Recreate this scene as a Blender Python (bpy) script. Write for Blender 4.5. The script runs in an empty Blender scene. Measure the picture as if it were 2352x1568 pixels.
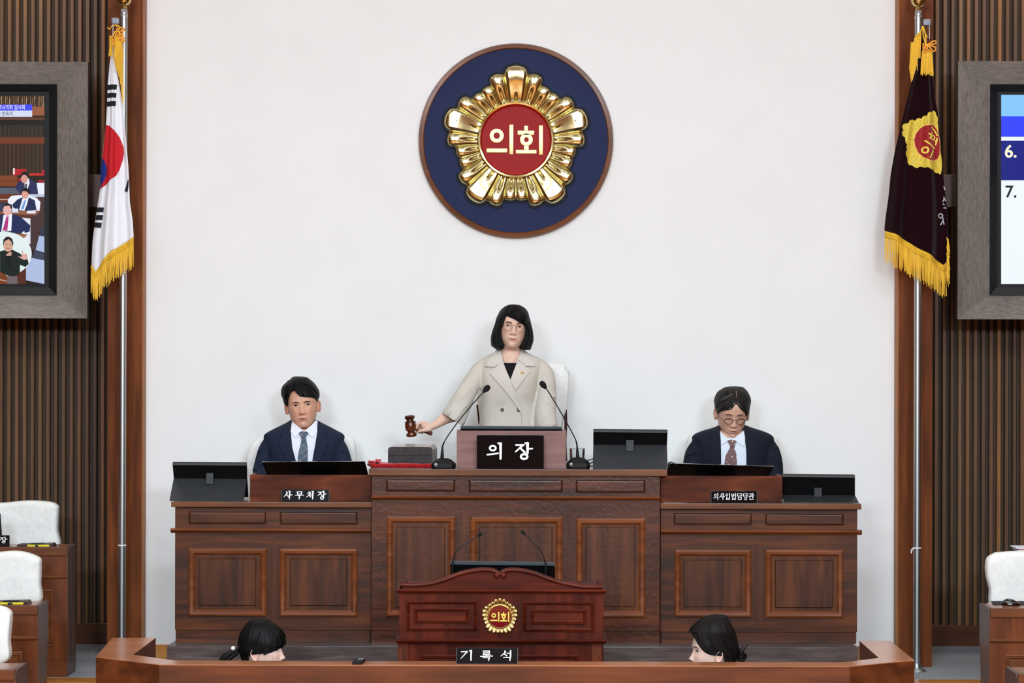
import bpy, bmesh, math, random
from math import sin, cos, pi, radians, sqrt, exp, atan2
from mathutils import Vector, Matrix, noise
from mathutils.bvhtree import BVHTree
from mathutils.geometry import delaunay_2d_cdt
random.seed(7)
SC = bpy.context.scene
COL = SC.collection
# ------------------------------------------------------------------ camera
F = 5400.0          # focal length in pixels of the 2352 px wide frame
CZ = 2.30           # camera height above the lower hall floor
ROLL = 0.0022
HX, HY = 1176.0, 800.0
cam_d = bpy.data.cameras.new('camera'); cam = bpy.data.objects.new('camera', cam_d); COL.objects.link(cam)
cam_d.sensor_width = 36.0; cam_d.sensor_fit = 'HORIZONTAL'
cam_d.lens = F * 36.0 / 2352.0
cam_d.shift_y = -(784.0 - HY) / 2352.0
cam_d.clip_end = 100
_r = Vector((cos(ROLL), 0, sin(ROLL))); _u = Vector((-sin(ROLL), 0, cos(ROLL))); _b = Vector((0, -1, 0))
cam.matrix_world = Matrix(((_r.x, _u.x, _b.x, 0), (_r.y, _u.y, _b.y, 0), (_r.z, _u.z, _b.z, CZ), (0, 0, 0, 1)))
SC.camera = cam
# ------------------------------------------------------------------ world, lights, exposure
SC.view_settings.view_transform = 'Standard'; SC.view_settings.look = 'None'
SC.view_settings.gamma = 1; SC.view_settings.use_curve_mapping = False
SC.view_settings.exposure = 0.0
w = bpy.data.worlds.new('world'); SC.world = w; w.use_nodes = True
w.node_tree.nodes['Background'].inputs[0].default_value = (0.9, 0.95, 1.0, 1)
w.node_tree.nodes['Background'].inputs[1].default_value = 0.25

def area(x, y, z, sx, sy, e, rot=(0, 0, 0), col=(0.76, 0.89, 1.0)):
    l = bpy.data.lights.new('hall_area_light', 'AREA'); l.shape = 'RECTANGLE'; l.size = sx; l.size_y = sy
    l.energy = e; l.color = col
    o = bpy.data.objects.new('hall_area_light', l); COL.objects.link(o); o.location = (x, y, z); o.rotation_euler = rot
    return o
LE = 0.605
for lx in (-3.6, -1.2, 1.2, 3.6):
    area(lx, 10.9, 5.85, 1.5, 0.5, 12 * LE)
    area(lx, 8.3, 5.85, 1.5, 0.5, 40 * LE)
    area(lx, 5.4, 5.85, 1.5, 0.5, 95 * LE)
    area(lx, 2.0, 5.85, 1.5, 0.5, 140 * LE)
    area(lx, -1.4, 5.85, 1.5, 0.5, 120 * LE)
for lx in (-2.4, 0.0, 2.4):                      # stage spotlights row on the ceiling, aimed at the dais wall
    area(lx, 5.0, 5.7, 0.7, 0.35, 90 * LE, rot=(radians(62), 0, 0))
for lx, lz in ((-2.2, 4.6), (2.4, 4.4)): area(lx, -2.7, lz, 1.6, 0.7, 860 * LE, rot=(radians(72), 0, 0))   # unseen floodlights added at the rear to brighten the lower wall
for lx in (-3.2, 3.2): area(lx, 13.3, 5.85, 1.6, 0.3, 62 * LE, col=(1, .95, .85))   # cove light over the slatted walls
# ------------------------------------------------------------------ pixel / space helpers
def pt(px, py, d):
    u, v = px - HX, py - HY
    c, s = cos(ROLL), sin(ROLL)
    x = u * c + v * s; y = -u * s + v * c
    return Vector((x * d / F, d, CZ - y * d / F))
def on_z(px, py, z):
    p = pt(px, py, 1.0)
    d = (z - CZ) / (p.z - CZ)
    return Vector((p.x * d, d, z))
def X(px, py, d): return pt(px, py, d).x
def Z(px, py, d): return pt(px, py, d).z

def lin(c):
    if isinstance(c, str): c = [int(c[i:i + 2], 16) for i in (0, 2, 4)]
    r = []
    for k in c[:3]:
        k = k / 255.0
        r.append(k / 12.92 if k <= 0.04045 else ((k + 0.055) / 1.055) ** 2.4)
    return (*r, 1.0)
# ------------------------------------------------------------------ materials
MATS = {}
def _nt(name):
    m = bpy.data.materials.new(name); m.use_nodes = True
    nt = m.node_tree; return m, nt, nt.nodes['Principled BSDF']
def mat(name, col, rough=0.5, metal=0.0, coat=0.0, spec=0.5, nscale=0, namp=0.12, bump=0.0, bscale=60, sheen=0, trans=0, ior=1.45, emis=None, es=1.0, sss=0):
    if name in MATS: return MATS[name]
    m, nt, b = _nt(name)
    c = lin(col)
    b.inputs['Base Color'].default_value = c
    b.inputs['Roughness'].default_value = rough; b.inputs['Metallic'].default_value = metal
    b.inputs['Coat Weight'].default_value = coat; b.inputs['Coat Roughness'].default_value = 0.15
    b.inputs['Specular IOR Level'].default_value = spec
    b.inputs['Transmission Weight'].default_value = trans; b.inputs['IOR'].default_value = ior
    if sheen: b.inputs['Sheen Weight'].default_value = sheen; b.inputs['Sheen Roughness'].default_value = 0.4
    if sss:
        b.inputs['Subsurface Weight'].default_value = sss; b.inputs['Subsurface Scale'].default_value = 0.006
        b.inputs['Subsurface Radius'].default_value = (1, .35, .2)
    if emis is not None:
        b.inputs['Emission Color'].default_value = lin(emis); b.inputs['Emission Strength'].default_value = es
    tc = nt.nodes.new('ShaderNodeTexCoord')
    if nscale:
        n = nt.nodes.new('ShaderNodeTexNoise'); n.inputs['Scale'].default_value = nscale; n.inputs['Detail'].default_value = 5
        nt.links.new(tc.outputs['Object'], n.inputs['Vector'])
        r = nt.nodes.new('ShaderNodeValToRGB'); e = r.color_ramp.elements
        e[0].position = 0.3; e[1].position = 0.7
        e[0].color = tuple(k * (1 - namp) for k in c[:3]) + (1,); e[1].color = tuple(min(1, k * (1 + namp)) for k in c[:3]) + (1,)
        nt.links.new(n.outputs['Fac'], r.inputs['Fac']); nt.links.new(r.outputs['Color'], b.inputs['Base Color'])
    if bump:
        n2 = nt.nodes.new('ShaderNodeTexNoise'); n2.inputs['Scale'].default_value = bscale; n2.inputs['Detail'].default_value = 3
        nt.links.new(tc.outputs['Object'], n2.inputs['Vector'])
        bp = nt.nodes.new('ShaderNodeBump'); bp.inputs['Strength'].default_value = bump; bp.inputs['Distance'].default_value = 0.004
        nt.links.new(n2.outputs['Fac'], bp.inputs['Height']); nt.links.new(bp.outputs['Normal'], b.inputs['Normal'])
    MATS[name] = m; return m
def wood(name, dark, mid, light, axis='x', scale=9.0, stretch=14.0, rough=0.42, coat=0.08, bump=0.08, bscale=1.0, gloss_bump=0.0, spec=0.25):
    """board wood: stretched noise grain along an axis"""
    if name in MATS: return MATS[name]
    if max(mid) - min(mid) > 44: dark, mid, light = [(q[0], q[1] * .945, q[2] * .73) for q in (dark, mid, light)]
    m, nt, b = _nt(name); N = nt.nodes; Lk = nt.links
    tc = N.new('ShaderNodeTexCoord'); mp = N.new('ShaderNodeMapping'); Lk.new(tc.outputs['Object'], mp.inputs['Vector'])
    s = [stretch, stretch, stretch]; s['xyz'.index(axis)] = 1.0
    mp.inputs['Scale'].default_value = s
    n1 = N.new('ShaderNodeTexNoise'); n1.inputs['Scale'].default_value = scale * 0.35; n1.inputs['Detail'].default_value = 6; n1.inputs['Distortion'].default_value = 0.6
    Lk.new(mp.outputs['Vector'], n1.inputs['Vector'])
    n3 = N.new('ShaderNodeTexNoise'); n3.inputs['Scale'].default_value = 1.7; n3.inputs['Detail'].default_value = 3
    Lk.new(tc.outputs['Object'], n3.inputs['Vector'])
    mx = N.new('ShaderNodeMix'); mx.data_type = 'FLOAT'; mx.inputs[0].default_value = 0.35
    Lk.new(n1.outputs['Fac'], mx.inputs[2]); Lk.new(n3.outputs['Fac'], mx.inputs[3])
    r = N.new('ShaderNodeValToRGB'); e = r.color_ramp.elements
    e[0].position = 0.38; e[0].color = lin(dark); e[1].position = 0.62; e[1].color = lin(light)
    k = e.new(0.5); k.color = lin(mid)
    Lk.new(mx.outputs[0], r.inputs['Fac']); Lk.new(r.outputs['Color'], b.inputs['Base Color'])
    b.inputs['Roughness'].default_value = rough; b.inputs['Coat Weight'].default_value = coat; b.inputs['Coat Roughness'].default_value = 0.22
    b.inputs['Specular IOR Level'].default_value = spec
    bp = N.new('ShaderNodeBump'); bp.inputs['Strength'].default_value = bump; bp.inputs['Distance'].default_value = 0.003
    Lk.new(n1.outputs['Fac'], bp.inputs['Height'])
    last = bp.outputs['Normal']
    if gloss_bump:
        n4 = N.new('ShaderNodeTexNoise'); n4.inputs['Scale'].default_value = 42; n4.inputs['Detail'].default_value = 4
        Lk.new(tc.outputs['Object'], n4.inputs['Vector'])
        b2 = N.new('ShaderNodeBump'); b2.inputs['Strength'].default_value = gloss_bump; b2.inputs['Distance'].default_value = 0.004
        Lk.new(n4.outputs['Fac'], b2.inputs['Height']); Lk.new(last, b2.inputs['Normal']); last = b2.outputs['Normal']
        Lk.new(last, b.inputs['Coat Normal'])
    Lk.new(last, b.inputs['Normal'])
    MATS[name] = m; return m
# ------------------------------------------------------------------ mesh builder
class MB:
    def __init__(s): s.v = []; s.f = []; s.uv = {}
    def add(s, vs, fs):
        o = len(s.v); s.v += [tuple(v) for v in vs]; s.f += [tuple(i + o for i in f) for f in fs]; return o
    def box(s, x0, x1, y0, y1, z0, z1):
        x0, x1 = sorted((x0, x1)); y0, y1 = sorted((y0, y1)); z0, z1 = sorted((z0, z1))
        s.add([(x0, y0, z0), (x1, y0, z0), (x1, y1, z0), (x0, y1, z0), (x0, y0, z1), (x1, y0, z1), (x1, y1, z1), (x0, y1, z1)],
              [(0, 3, 2, 1), (4, 5, 6, 7), (0, 1, 5, 4), (1, 2, 6, 5), (2, 3, 7, 6), (3, 0, 4, 7)]); return s
    def prism(s, poly, y0, y1, axis='y'):
        """poly: list of 2-D points; axis y -> (x,z), z -> (x,y), x -> (y,z)"""
        n = len(poly)
        def P(p, t): return (p[0], t, p[1]) if axis == 'y' else ((p[0], p[1], t) if axis == 'z' else (t, p[0], p[1]))
        vs = [P(p, y0) for p in poly] + [P(p, y1) for p in poly]
        fs = [tuple(range(n)), tuple(range(2 * n - 1, n - 1, -1))] + [(i, n + i, n + (i + 1) % n, (i + 1) % n) for i in range(n)]
        s.add(vs, fs); return s
    def hexa(s, a, b):
        """frustum between two quads (lists of 4 points)"""
        s.add(list(a) + list(b), [(0, 1, 2, 3), (7, 6, 5, 4), (0, 4, 5, 1), (1, 5, 6, 2), (2, 6, 7, 3), (3, 7, 4, 0)]); return s
    def grid(s, P, cu=False, cv=False):
        nu, nv = len(P), len(P[0]); vs = [p for r in P for p in r]; fs = []
        for i in range(nu if cu else nu - 1):
            for j in range(nv if cv else nv - 1):
                fs.append((i * nv + j, i * nv + (j + 1) % nv, ((i + 1) % nu) * nv + (j + 1) % nv, ((i + 1) % nu) * nv + j))
        s.add(vs, fs); return s
    def rings(s, R, cap=True):
        """closed rings of equal length joined, ends capped"""
        o = len(s.v); n = len(R[0]); s.grid(R, cv=True)
        if cap: s.f.append(tuple(o + i for i in range(n))[::-1]); s.f.append(tuple(o + (len(R) - 1) * n + i for i in range(n)))
        return s
    def tube(s, pts, rad, n=8, flat=None, up=None):
        pts = [Vector(p) for p in pts]; R = []
        if not hasattr(rad, '__len__'): rad = [rad] * len(pts)
        pu = Vector(up) if up else None
        for i, p in enumerate(pts):
            t = (pts[min(i + 1, len(pts) - 1)] - pts[max(i - 1, 0)])
            t = t.normalized() if t.length > 1e-9 else Vector((0, 0, 1))
            if pu is None:
                pu = Vector((0, 0, 1)) if abs(t.z) < 0.9 else Vector((1, 0, 0))
            a = t.cross(pu); a = a.normalized() if a.length > 1e-6 else t.orthogonal().normalized()
            b = a.cross(t).normalized(); pu = b
            r = rad[i]; fl = flat if flat else 1.0
            R.append([p + a * (cos(2 * pi * k / n) * r) + b * (sin(2 * pi * k / n) * r * fl) for k in range(n)])
        s.rings(R); return s
    def lathe(s, prof, c, n=24, ax=(0, 0, 1)):
        ax = Vector(ax).normalized(); a = ax.orthogonal().normalized(); b = ax.cross(a); c = Vector(c)
        s.rings([[c + ax * z + (a * cos(2 * pi * k / n) + b * sin(2 * pi * k / n)) * max(r, 1e-5) for k in range(n)] for r, z in prof]); return s
    def ell(s, c, r, n=20, m=12, rot=None):
        c = Vector(c); R = []
        if not hasattr(r, '__len__'): r = (r, r, r)
        for i in range(m + 1):
            t = -pi / 2 + pi * i / m; cr = max(cos(t), 1e-4); row = []
            for k in range(n):
                q = Vector((r[0] * cr * cos(2 * pi * k / n), r[1] * cr * sin(2 * pi * k / n), r[2] * sin(t)))
                if rot is not None: q = rot @ q
                row.append(c + q)
            R.append(row)
        s.rings(R); return s
    def panel(s, x0, x1, z0, z1, y, prof, fill=True):
        """mitred rectangle rings; prof = [(inset, out)], out towards the camera"""
        R = [[(x0 + i, y - o, z0 + i), (x1 - i, y - o, z0 + i), (x1 - i, y - o, z1 - i), (x0 + i, y - o, z1 - i)] for i, o in prof]
        off = len(s.v); s.grid(R, cv=True)
        if fill: k = off + 4 * (len(R) - 1); s.f.append((k, k + 1, k + 2, k + 3))
        return s
    def build(s, name, m, parent=None, smooth=True, bevel=0.0, seg=2, ang=35, sub=0):
        off = wloc(parent) if parent is not None else Vector((0, 0, 0))
        me = bpy.data.meshes.new(name); me.from_pydata([(v[0] - off.x, v[1] - off.y, v[2] - off.z) for v in s.v], [], s.f); me.validate()
        bm = bmesh.new(); bm.from_mesh(me)
        bmesh.ops.remove_doubles(bm, verts=bm.verts, dist=1e-6)
        bmesh.ops.recalc_face_normals(bm, faces=bm.faces)
        if bevel:
            ed = [e for e in bm.edges if len(e.link_faces) == 2 and e.calc_face_angle(0) > radians(40)]
            r_ = bmesh.ops.bevel(bm, geom=ed, offset=bevel, segments=seg, affect='EDGES', profile=0.6, clamp_overlap=True)
            new = set(r_['faces'])
            flat = [f.index for f in (bm.faces.index_update() or bm.faces) if f not in new] if smooth and len(s.f) < 60 else []
        else: flat = []
        bm.to_mesh(me); bm.free()
        o = link(name, me, m, parent, smooth, ang, sub)
        for i in flat: me.polygons[i].use_smooth = False
        return o
def link(name, me, m, parent=None, smooth=True, ang=35, sub=0):
    if smooth:
        me.polygons.foreach_set('use_smooth', [True] * len(me.polygons)); me.set_sharp_from_angle(angle=radians(ang))
    if isinstance(m, (list, tuple)):
        for k in m: me.materials.append(k)
    elif m is not None: me.materials.append(m)
    o = bpy.data.objects.new(name, me); COL.objects.link(o)
    if parent is not None: o.parent = parent
    if sub:
        md = o.modifiers.new('sub', 'SUBSURF'); md.levels = sub; md.render_levels = sub
    return o
def wloc(o):
    l = Vector((0, 0, 0))
    while o is not None: l += Vector(o.location); o = o.parent
    return l
def thing(name, label, cat, loc, group=None):
    o = bpy.data.objects.new(name, None); COL.objects.link(o); o.location = loc; o.empty_display_size = 0.05
    return tag(o, label, cat, group)
def tag(o, label, cat, group=None):
    o['label'] = label; o['category'] = cat
    if group: o['group'] = group
    return o
def struct(o): o['kind'] = 'structure'; return o
def ss(a, b, x):
    t = max(0.0, min(1.0, (x - a) / (b - a) if b != a else 0.0)); return t * t * (3 - 2 * t)
def lerp(a, b, t): return a + (b - a) * t
def interp(tab, x):
    """piecewise-linear table [(x, y...)], ascending x, returns list of y"""
    if x <= tab[0][0]: return list(tab[0][1:])
    for a, b in zip(tab, tab[1:]):
        if x <= b[0]:
            t = (x - a[0]) / (b[0] - a[0]) if b[0] > a[0] else 0
            t2 = t
            return [lerp(p, q, t2) for p, q in zip(a[1:], b[1:])]
    return list(tab[-1][1:])
def smooth_tab(tab, n=80):
    """Catmull-Rom resample of a table"""
    out = []
    for i in range(n + 1):
        u = i / n * (len(tab) - 1); k = min(int(u), len(tab) - 2); t = u - k
        p0, p1, p2, p3 = tab[max(k - 1, 0)], tab[k], tab[k + 1], tab[min(k + 2, len(tab) - 1)]
        out.append(tuple(0.5 * ((2 * b) + (c - a) * t + (2 * a - 5 * b + 4 * c - d) * t * t + (-a + 3 * b - 3 * c + d) * t ** 3) for a, b, c, d in zip(p0, p1, p2, p3)))
    return out
def spline(pts, n=24): return [Vector(p) for p in smooth_tab([tuple(p) for p in pts], n)]
def pip(x, y, poly):
    c = False; j = len(poly) - 1
    for i in range(len(poly)):
        xi, yi = poly[i]; xj, yj = poly[j]
        if (yi > y) != (yj > y) and x < (xj - xi) * (y - yi) / (yj - yi) + xi: c = not c
        j = i
    return c
def pdist(x, y, poly, closed=True):
    d = 1e9; n = len(poly)
    for i in range(n if closed else n - 1):
        ax, ay = poly[i]; bx, by = poly[(i + 1) % n]
        dx, dy = bx - ax, by - ay; L = dx * dx + dy * dy
        t = max(0, min(1, ((x - ax) * dx + (y - ay) * dy) / L)) if L > 0 else 0
        d = min(d, math.hypot(x - ax - t * dx, y - ay - t * dy))
    return d
def drape(mb, poly, surf, off=0.002, th=0.003, step=0.02, holes=()):
    """lay a flat outline (x,z points in metres) on the surface y = surf(x,z), as a sheet of real thickness"""
    pts = []; faces = []
    for ring in (poly, *holes):
        o = len(pts); n = 0
        for i, a in enumerate(ring):
            b = ring[(i + 1) % len(ring)]; L = math.hypot(b[0] - a[0], b[1] - a[1]); k = max(1, int(L / step))
            for j in range(k): pts.append((lerp(a[0], b[0], j / k), lerp(a[1], b[1], j / k))); n += 1
        faces.append(list(range(o, o + n)))
    outer = [pts[i] for i in faces[0]]; hh = [[pts[i] for i in f] for f in faces[1:]]
    edges = [(f[i], f[(i + 1) % len(f)]) for f in faces for i in range(len(f))]
    x0, x1 = min(p[0] for p in outer), max(p[0] for p in outer); z0, z1 = min(p[1] for p in outer), max(p[1] for p in outer)
    nx, nz = int((x1 - x0) / step) + 1, int((z1 - z0) / step) + 1
    if nx * nz > 4000: nx, nz = min(nx, 60), min(nz, 60)
    for i in range(1, nx):
        for j in range(1, nz):
            p = (x0 + (x1 - x0) * (i + 0.5 * (j % 2)) / nx, z0 + (z1 - z0) * j / nz)
            if pip(*p, outer) and pdist(*p, outer) > step * 0.35 and not any(pip(*p, h) or pdist(*p, h) < step * 0.35 for h in hh): pts.append(p)
    vs, es, fs, *_ = delaunay_2d_cdt([Vector(p) for p in pts], edges, [], 0, 1e-7)
    tri = []
    for f in fs:
        cx = sum(vs[i].x for i in f) / len(f); cz = sum(vs[i].y for i in f) / len(f)
        if pip(cx, cz, outer) and not any(pip(cx, cz, h) for h in hh): tri.append(tuple(f))
    yy = []
    for v in vs:
        y = surf(v.x, v.y); yy.append(y)
    known = [y for y in yy if y is not None]
    dy = sum(known) / len(known) if known else 0
    for i, y in enumerate(yy):
        if y is None:
            best = min(((vs[i] - vs[k]).length, yy[k]) for k in range(len(vs)) if yy[k] is not None)[1] if known else dy
            yy[i] = best
    front = [(v.x, yy[i] - off - th, v.y) for i, v in enumerate(vs)]; back = [(v.x, yy[i] - off, v.y) for i, v in enumerate(vs)]
    n = len(vs); cnt = {}
    for t in tri:
        for i in range(len(t)):
            e = (t[i], t[(i + 1) % len(t)]); cnt[e] = 1
    side = [(a, b, b + n, a + n) for (a, b) in cnt if (b, a) not in cnt]
    mb.add(front + back, tri + [tuple(i + n for i in t)[::-1] for t in tri] + side)
    return mb
def ribbon(pts, w):
    """outline of a stroke: pts [(x,z)], half width w (number or list)"""
    n = len(pts); L = []; R = []
    if not hasattr(w, '__len__'): w = [w] * n
    for i in range(n):
        a = pts[max(i - 1, 0)]; b = pts[min(i + 1, n - 1)]; dx, dz = b[0] - a[0], b[1] - a[1]; l = math.hypot(dx, dz) or 1
        nx, nz = -dz / l, dx / l
        L.append((pts[i][0] + nx * w[i], pts[i][1] + nz * w[i])); R.append((pts[i][0] - nx * w[i], pts[i][1] - nz * w[i]))
    return L + R[::-1]
def circ(cx, cz, rx, rz=None, n=24, rot=0):
    rz = rx if rz is None else rz
    return [(cx + rx * cos(2 * pi * k / n) * cos(rot) - rz * sin(2 * pi * k / n) * sin(rot), cz + rx * cos(2 * pi * k / n) * sin(rot) + rz * sin(2 * pi * k / n) * cos(rot)) for k in range(n)]
# ------------------------------------------------------------------ lettering: brush strokes per syllable in a unit square (x right, z up)
def _bx(x0, z0, x1, z1, w0=.055, w1=None): return ('l', x0, z0, x1, z1, w0, w1 if w1 else w0)
GL = {
 '의': [('o', .34, .68, .2, .17, .07), _bx(.02, .27, .66, .36, .045), _bx(.80, .97, .80, .02, .075, .06), _bx(.66, .99, .80, .93, .05)],
 '장': [_bx(.04, .88, .50, .88, .05), _bx(.46, .88, .02, .46, .055, .04), _bx(.28, .70, .56, .42, .05, .06), _bx(.72, .99, .72, .36, .08, .06), _bx(.58, 1.0, .72, .94, .045), _bx(.72, .64, 1.0, .66, .045), ('o', .52, .16, .22, .18, .08)],
 '사': [_bx(.34, .90, .40, .74, .07), _bx(.42, .76, .02, .32, .06, .035), _bx(.30, .56, .56, .34, .06), _bx(.72, .98, .66, .04, .08, .06), _bx(.56, 1.0, .72, .94, .045), _bx(.70, .50, .98, .54, .05)],
 '무': [_bx(.22, .92, .28, .60, .06), _bx(.20, .92, .80, .92, .045), _bx(.78, .92, .70, .62, .06), _bx(.26, .64, .74, .64, .045), _bx(.02, .48, .98, .50, .045), _bx(.50, .46, .44, .04, .075, .06)],
 '처': [_bx(.26, .88, .52, .84, .055), _bx(.14, .68, .56, .68, .045), _bx(.54, .68, .02, .26, .055, .035), _bx(.32, .50, .54, .28, .055), _bx(.82, .98, .76, .04, .08, .06), _bx(.66, 1.0, .82, .94, .045), _bx(.52, .52, .78, .50, .045)],
 '입': [('o', .30, .74, .2, .18, .07), _bx(.80, 1.0, .80, .48, .07), _bx(.26, .42, .26, .04, .06), _bx(.78, .42, .78, .04, .06), _bx(.26, .25, .78, .25, .045), _bx(.24, .06, .80, .06, .045)],
 '법': [_bx(.12, .92, .14, .54, .06), _bx(.50, .92, .50, .54, .06), _bx(.12, .74, .50, .74, .045), _bx(.12, .56, .50, .56, .045), _bx(.54, .72, .80, .72, .045), _bx(.82, 1.0, .82, .48, .07), _bx(.26, .40, .26, .04, .06), _bx(.80, .40, .80, .04, .06), _bx(.26, .24, .80, .24, .04), _bx(.24, .06, .82, .06, .045)],
 '담': [_bx(.06, .92, .52, .92, .045), _bx(.10, .92, .12, .56, .06), _bx(.12, .56, .58, .60, .045), _bx(.76, 1.0, .76, .48, .07), _bx(.76, .74, 1.0, .76, .045), _bx(.24, .40, .26, .04, .06), _bx(.80, .40, .78, .04, .06), _bx(.24, .38, .80, .38, .045), _bx(.24, .06, .80, .06, .045)],
 '당': [_bx(.06, .92, .52, .92, .045), _bx(.10, .92, .12, .56, .06), _bx(.12, .56, .58, .60, .045), _bx(.76, 1.0, .76, .44, .07), _bx(.76, .72, 1.0, .74, .045), ('o', .52, .20, .24, .19, .075)],
 '관': [_bx(.06, .92, .52, .92, .045), _bx(.52, .92, .46, .66, .06), _bx(.28, .74, .28, .54, .055), _bx(.02, .50, .62, .54, .045), _bx(.78, 1.0, .78, .28, .07), _bx(.78, .64, 1.0, .66, .045), _bx(.24, .34, .24, .06, .06), _bx(.22, .07, .92, .09, .05)],
 '기': [_bx(.04, .88, .56, .90, .055), _bx(.54, .90, .0, .20, .065, .03), _bx(.88, 1.0, .86, .02, .085, .06), _bx(.72, 1.0, .88, .94, .045)],
 '록': [_bx(.2, .96, .76, .96, .045), _bx(.74, .96, .72, .78, .055), _bx(.24, .78, .76, .78, .045), _bx(.24, .78, .24, .60, .055), _bx(.22, .60, .80, .61, .045), _bx(.50, .58, .50, .46, .06), _bx(.0, .42, 1.0, .46, .05), _bx(.2, .28, .76, .28, .045), _bx(.74, .28, .66, .0, .07, .05)],
 '석': [_bx(.34, .96, .38, .84, .07), _bx(.40, .86, .0, .46, .06, .035), _bx(.28, .68, .50, .48, .06), _bx(.52, .74, .78, .74, .045), _bx(.82, 1.0, .82, .42, .075), _bx(.22, .32, .80, .32, .045), _bx(.80, .32, .76, .0, .075, .05)],
}
def glyph_polys(ch, x0, z0, w, h, bold=1.0):
    out = []
    for s in GL[ch]:
        if s[0] == 'l':
            _, a, b, c, d, w0, w1 = s; k = min(w, h) * bold
            ax, az, cx, cz = x0 + a * w, z0 + b * h, x0 + c * w, z0 + d * h
            L = math.hypot(cx - ax, cz - az); ux, uz = (cx - ax) / L, (cz - az) / L
            r0, r1 = w0 * k, w1 * k
            P = []
            for t in (90, 130, 180, 230, 270): P.append((ax + r0 * (ux * cos(radians(t)) - uz * sin(radians(t))), az + r0 * (uz * cos(radians(t)) + ux * sin(radians(t)))))
            for t in (-90, -45, 0, 45, 90): P.append((cx + r1 * (ux * cos(radians(t)) - uz * sin(radians(t))), cz + r1 * (uz * cos(radians(t)) + ux * sin(radians(t)))))
            out.append((P, None))
        else:
            _, a, b, rx, rz, t = s; k = min(w, h) * bold
            cx, cz = x0 + a * w, z0 + b * h
            out.append((circ(cx, cz, rx * w + t * k * .4, rz * h + t * k * .4, 28), circ(cx, cz, rx * w - t * k * 1.1, rz * h - t * k * 1.1, 28)))
    return out
def sign_text(name, m, parent, items, y, dy=0.0, th=0.0012, bold=1.0, sl=0.0, zb=0.0):
    """items: (char, x0, z0, w, h); plate front at y, sheared by sl with height above zb (leaning plate)"""
    mb = MB(); k = 0
    for it in items:
        for P, H in glyph_polys(*it, bold=bold):
            k += 1; e = th + k % 4 * 0.00008
            yy = lambda z: y + (z - zb) * sl
            if H is None:
                n = len(P); mb.add([(p[0], yy(p[1]) - e, p[1]) for p in P] + [(p[0], yy(p[1]), p[1]) for p in P],
                                   [tuple(range(n)), tuple(range(2 * n - 1, n - 1, -1))] + [(i, n + i, n + (i + 1) % n, (i + 1) % n) for i in range(n)])
            else:
                mb.grid([[(p[0], yy(p[1]) - q, p[1]) for p in R] for R, q in ((P, 0), (P, e), (H, e), (H, 0))], cv=True)
    return mb.build(name, m, parent, smooth=False)
# ================================================================== materials used by the room
M_WALL = mat('white_wall_paper', (236, 235, 232), .9, nscale=3, namp=.015, bump=.05, bscale=220)
M_CEIL = mat('ceiling_board', (225, 225, 222), .9)
M_CARP = mat('grey_carpet', (142, 145, 150), .95, nscale=160, namp=.35, bump=.5, bscale=220)
M_FLOOR = wood('oak_floor', (160, 105, 60), (186, 128, 75), (205, 148, 92), 'x', 5, 10, .35, .3)
M_TRIM = wood('trim_wood', (86, 46, 25), (106, 58, 32), (124, 70, 39), 'z', 5, 14, .55, .0, spec=.12)
M_TRIML = wood('trim_edge_wood', (140, 85, 45), (155, 98, 55), (165, 106, 60), 'z', 5, 14, .5, .04)
M_BASE = wood('baseboard_wood', (62, 36, 26), (78, 46, 32), (92, 54, 36), 'x', 5, 14, .45, .2)
M_GREYW = wood('grey_frame_wood_horizontal', (104, 96, 89), (122, 113, 105), (136, 126, 117), 'x', 60, 7, .6, .0, .1)
M_GREYV = wood('grey_frame_wood_vertical', (104, 96, 89), (122, 113, 105), (136, 126, 117), 'z', 60, 7, .6, .0, .1)
M_BLACKF = mat('black_bezel', (24, 26, 28), .5, spec=.35)
M_BLACK = mat('black_plastic', (12, 13, 14), .5, spec=.3)
M_STEEL = mat('brushed_steel', (176, 178, 178), .4, metal=1.0)
M_GOLD = mat('polished_brass', (222, 212, 160), .15, metal=1.0)
M_GOLD2 = mat('satin_gold', (226, 200, 136), .3, metal=1.0)
M_BRASS = mat('finial_brass', (198, 176, 116), .1, metal=1.0)
M_WHITE = mat('white_paint', (240, 240, 238), .6)
M_YEL = mat('yellow_fringe_thread', (242, 192, 58), .75, nscale=300, namp=.15, sheen=.3)
M_YEL2 = mat('yellow_fringe_braid', (238, 182, 46), .8, nscale=400, namp=.3, bump=.8, bscale=300)
M_ORC = mat('orange_cord', (244, 170, 60), .6)

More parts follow.
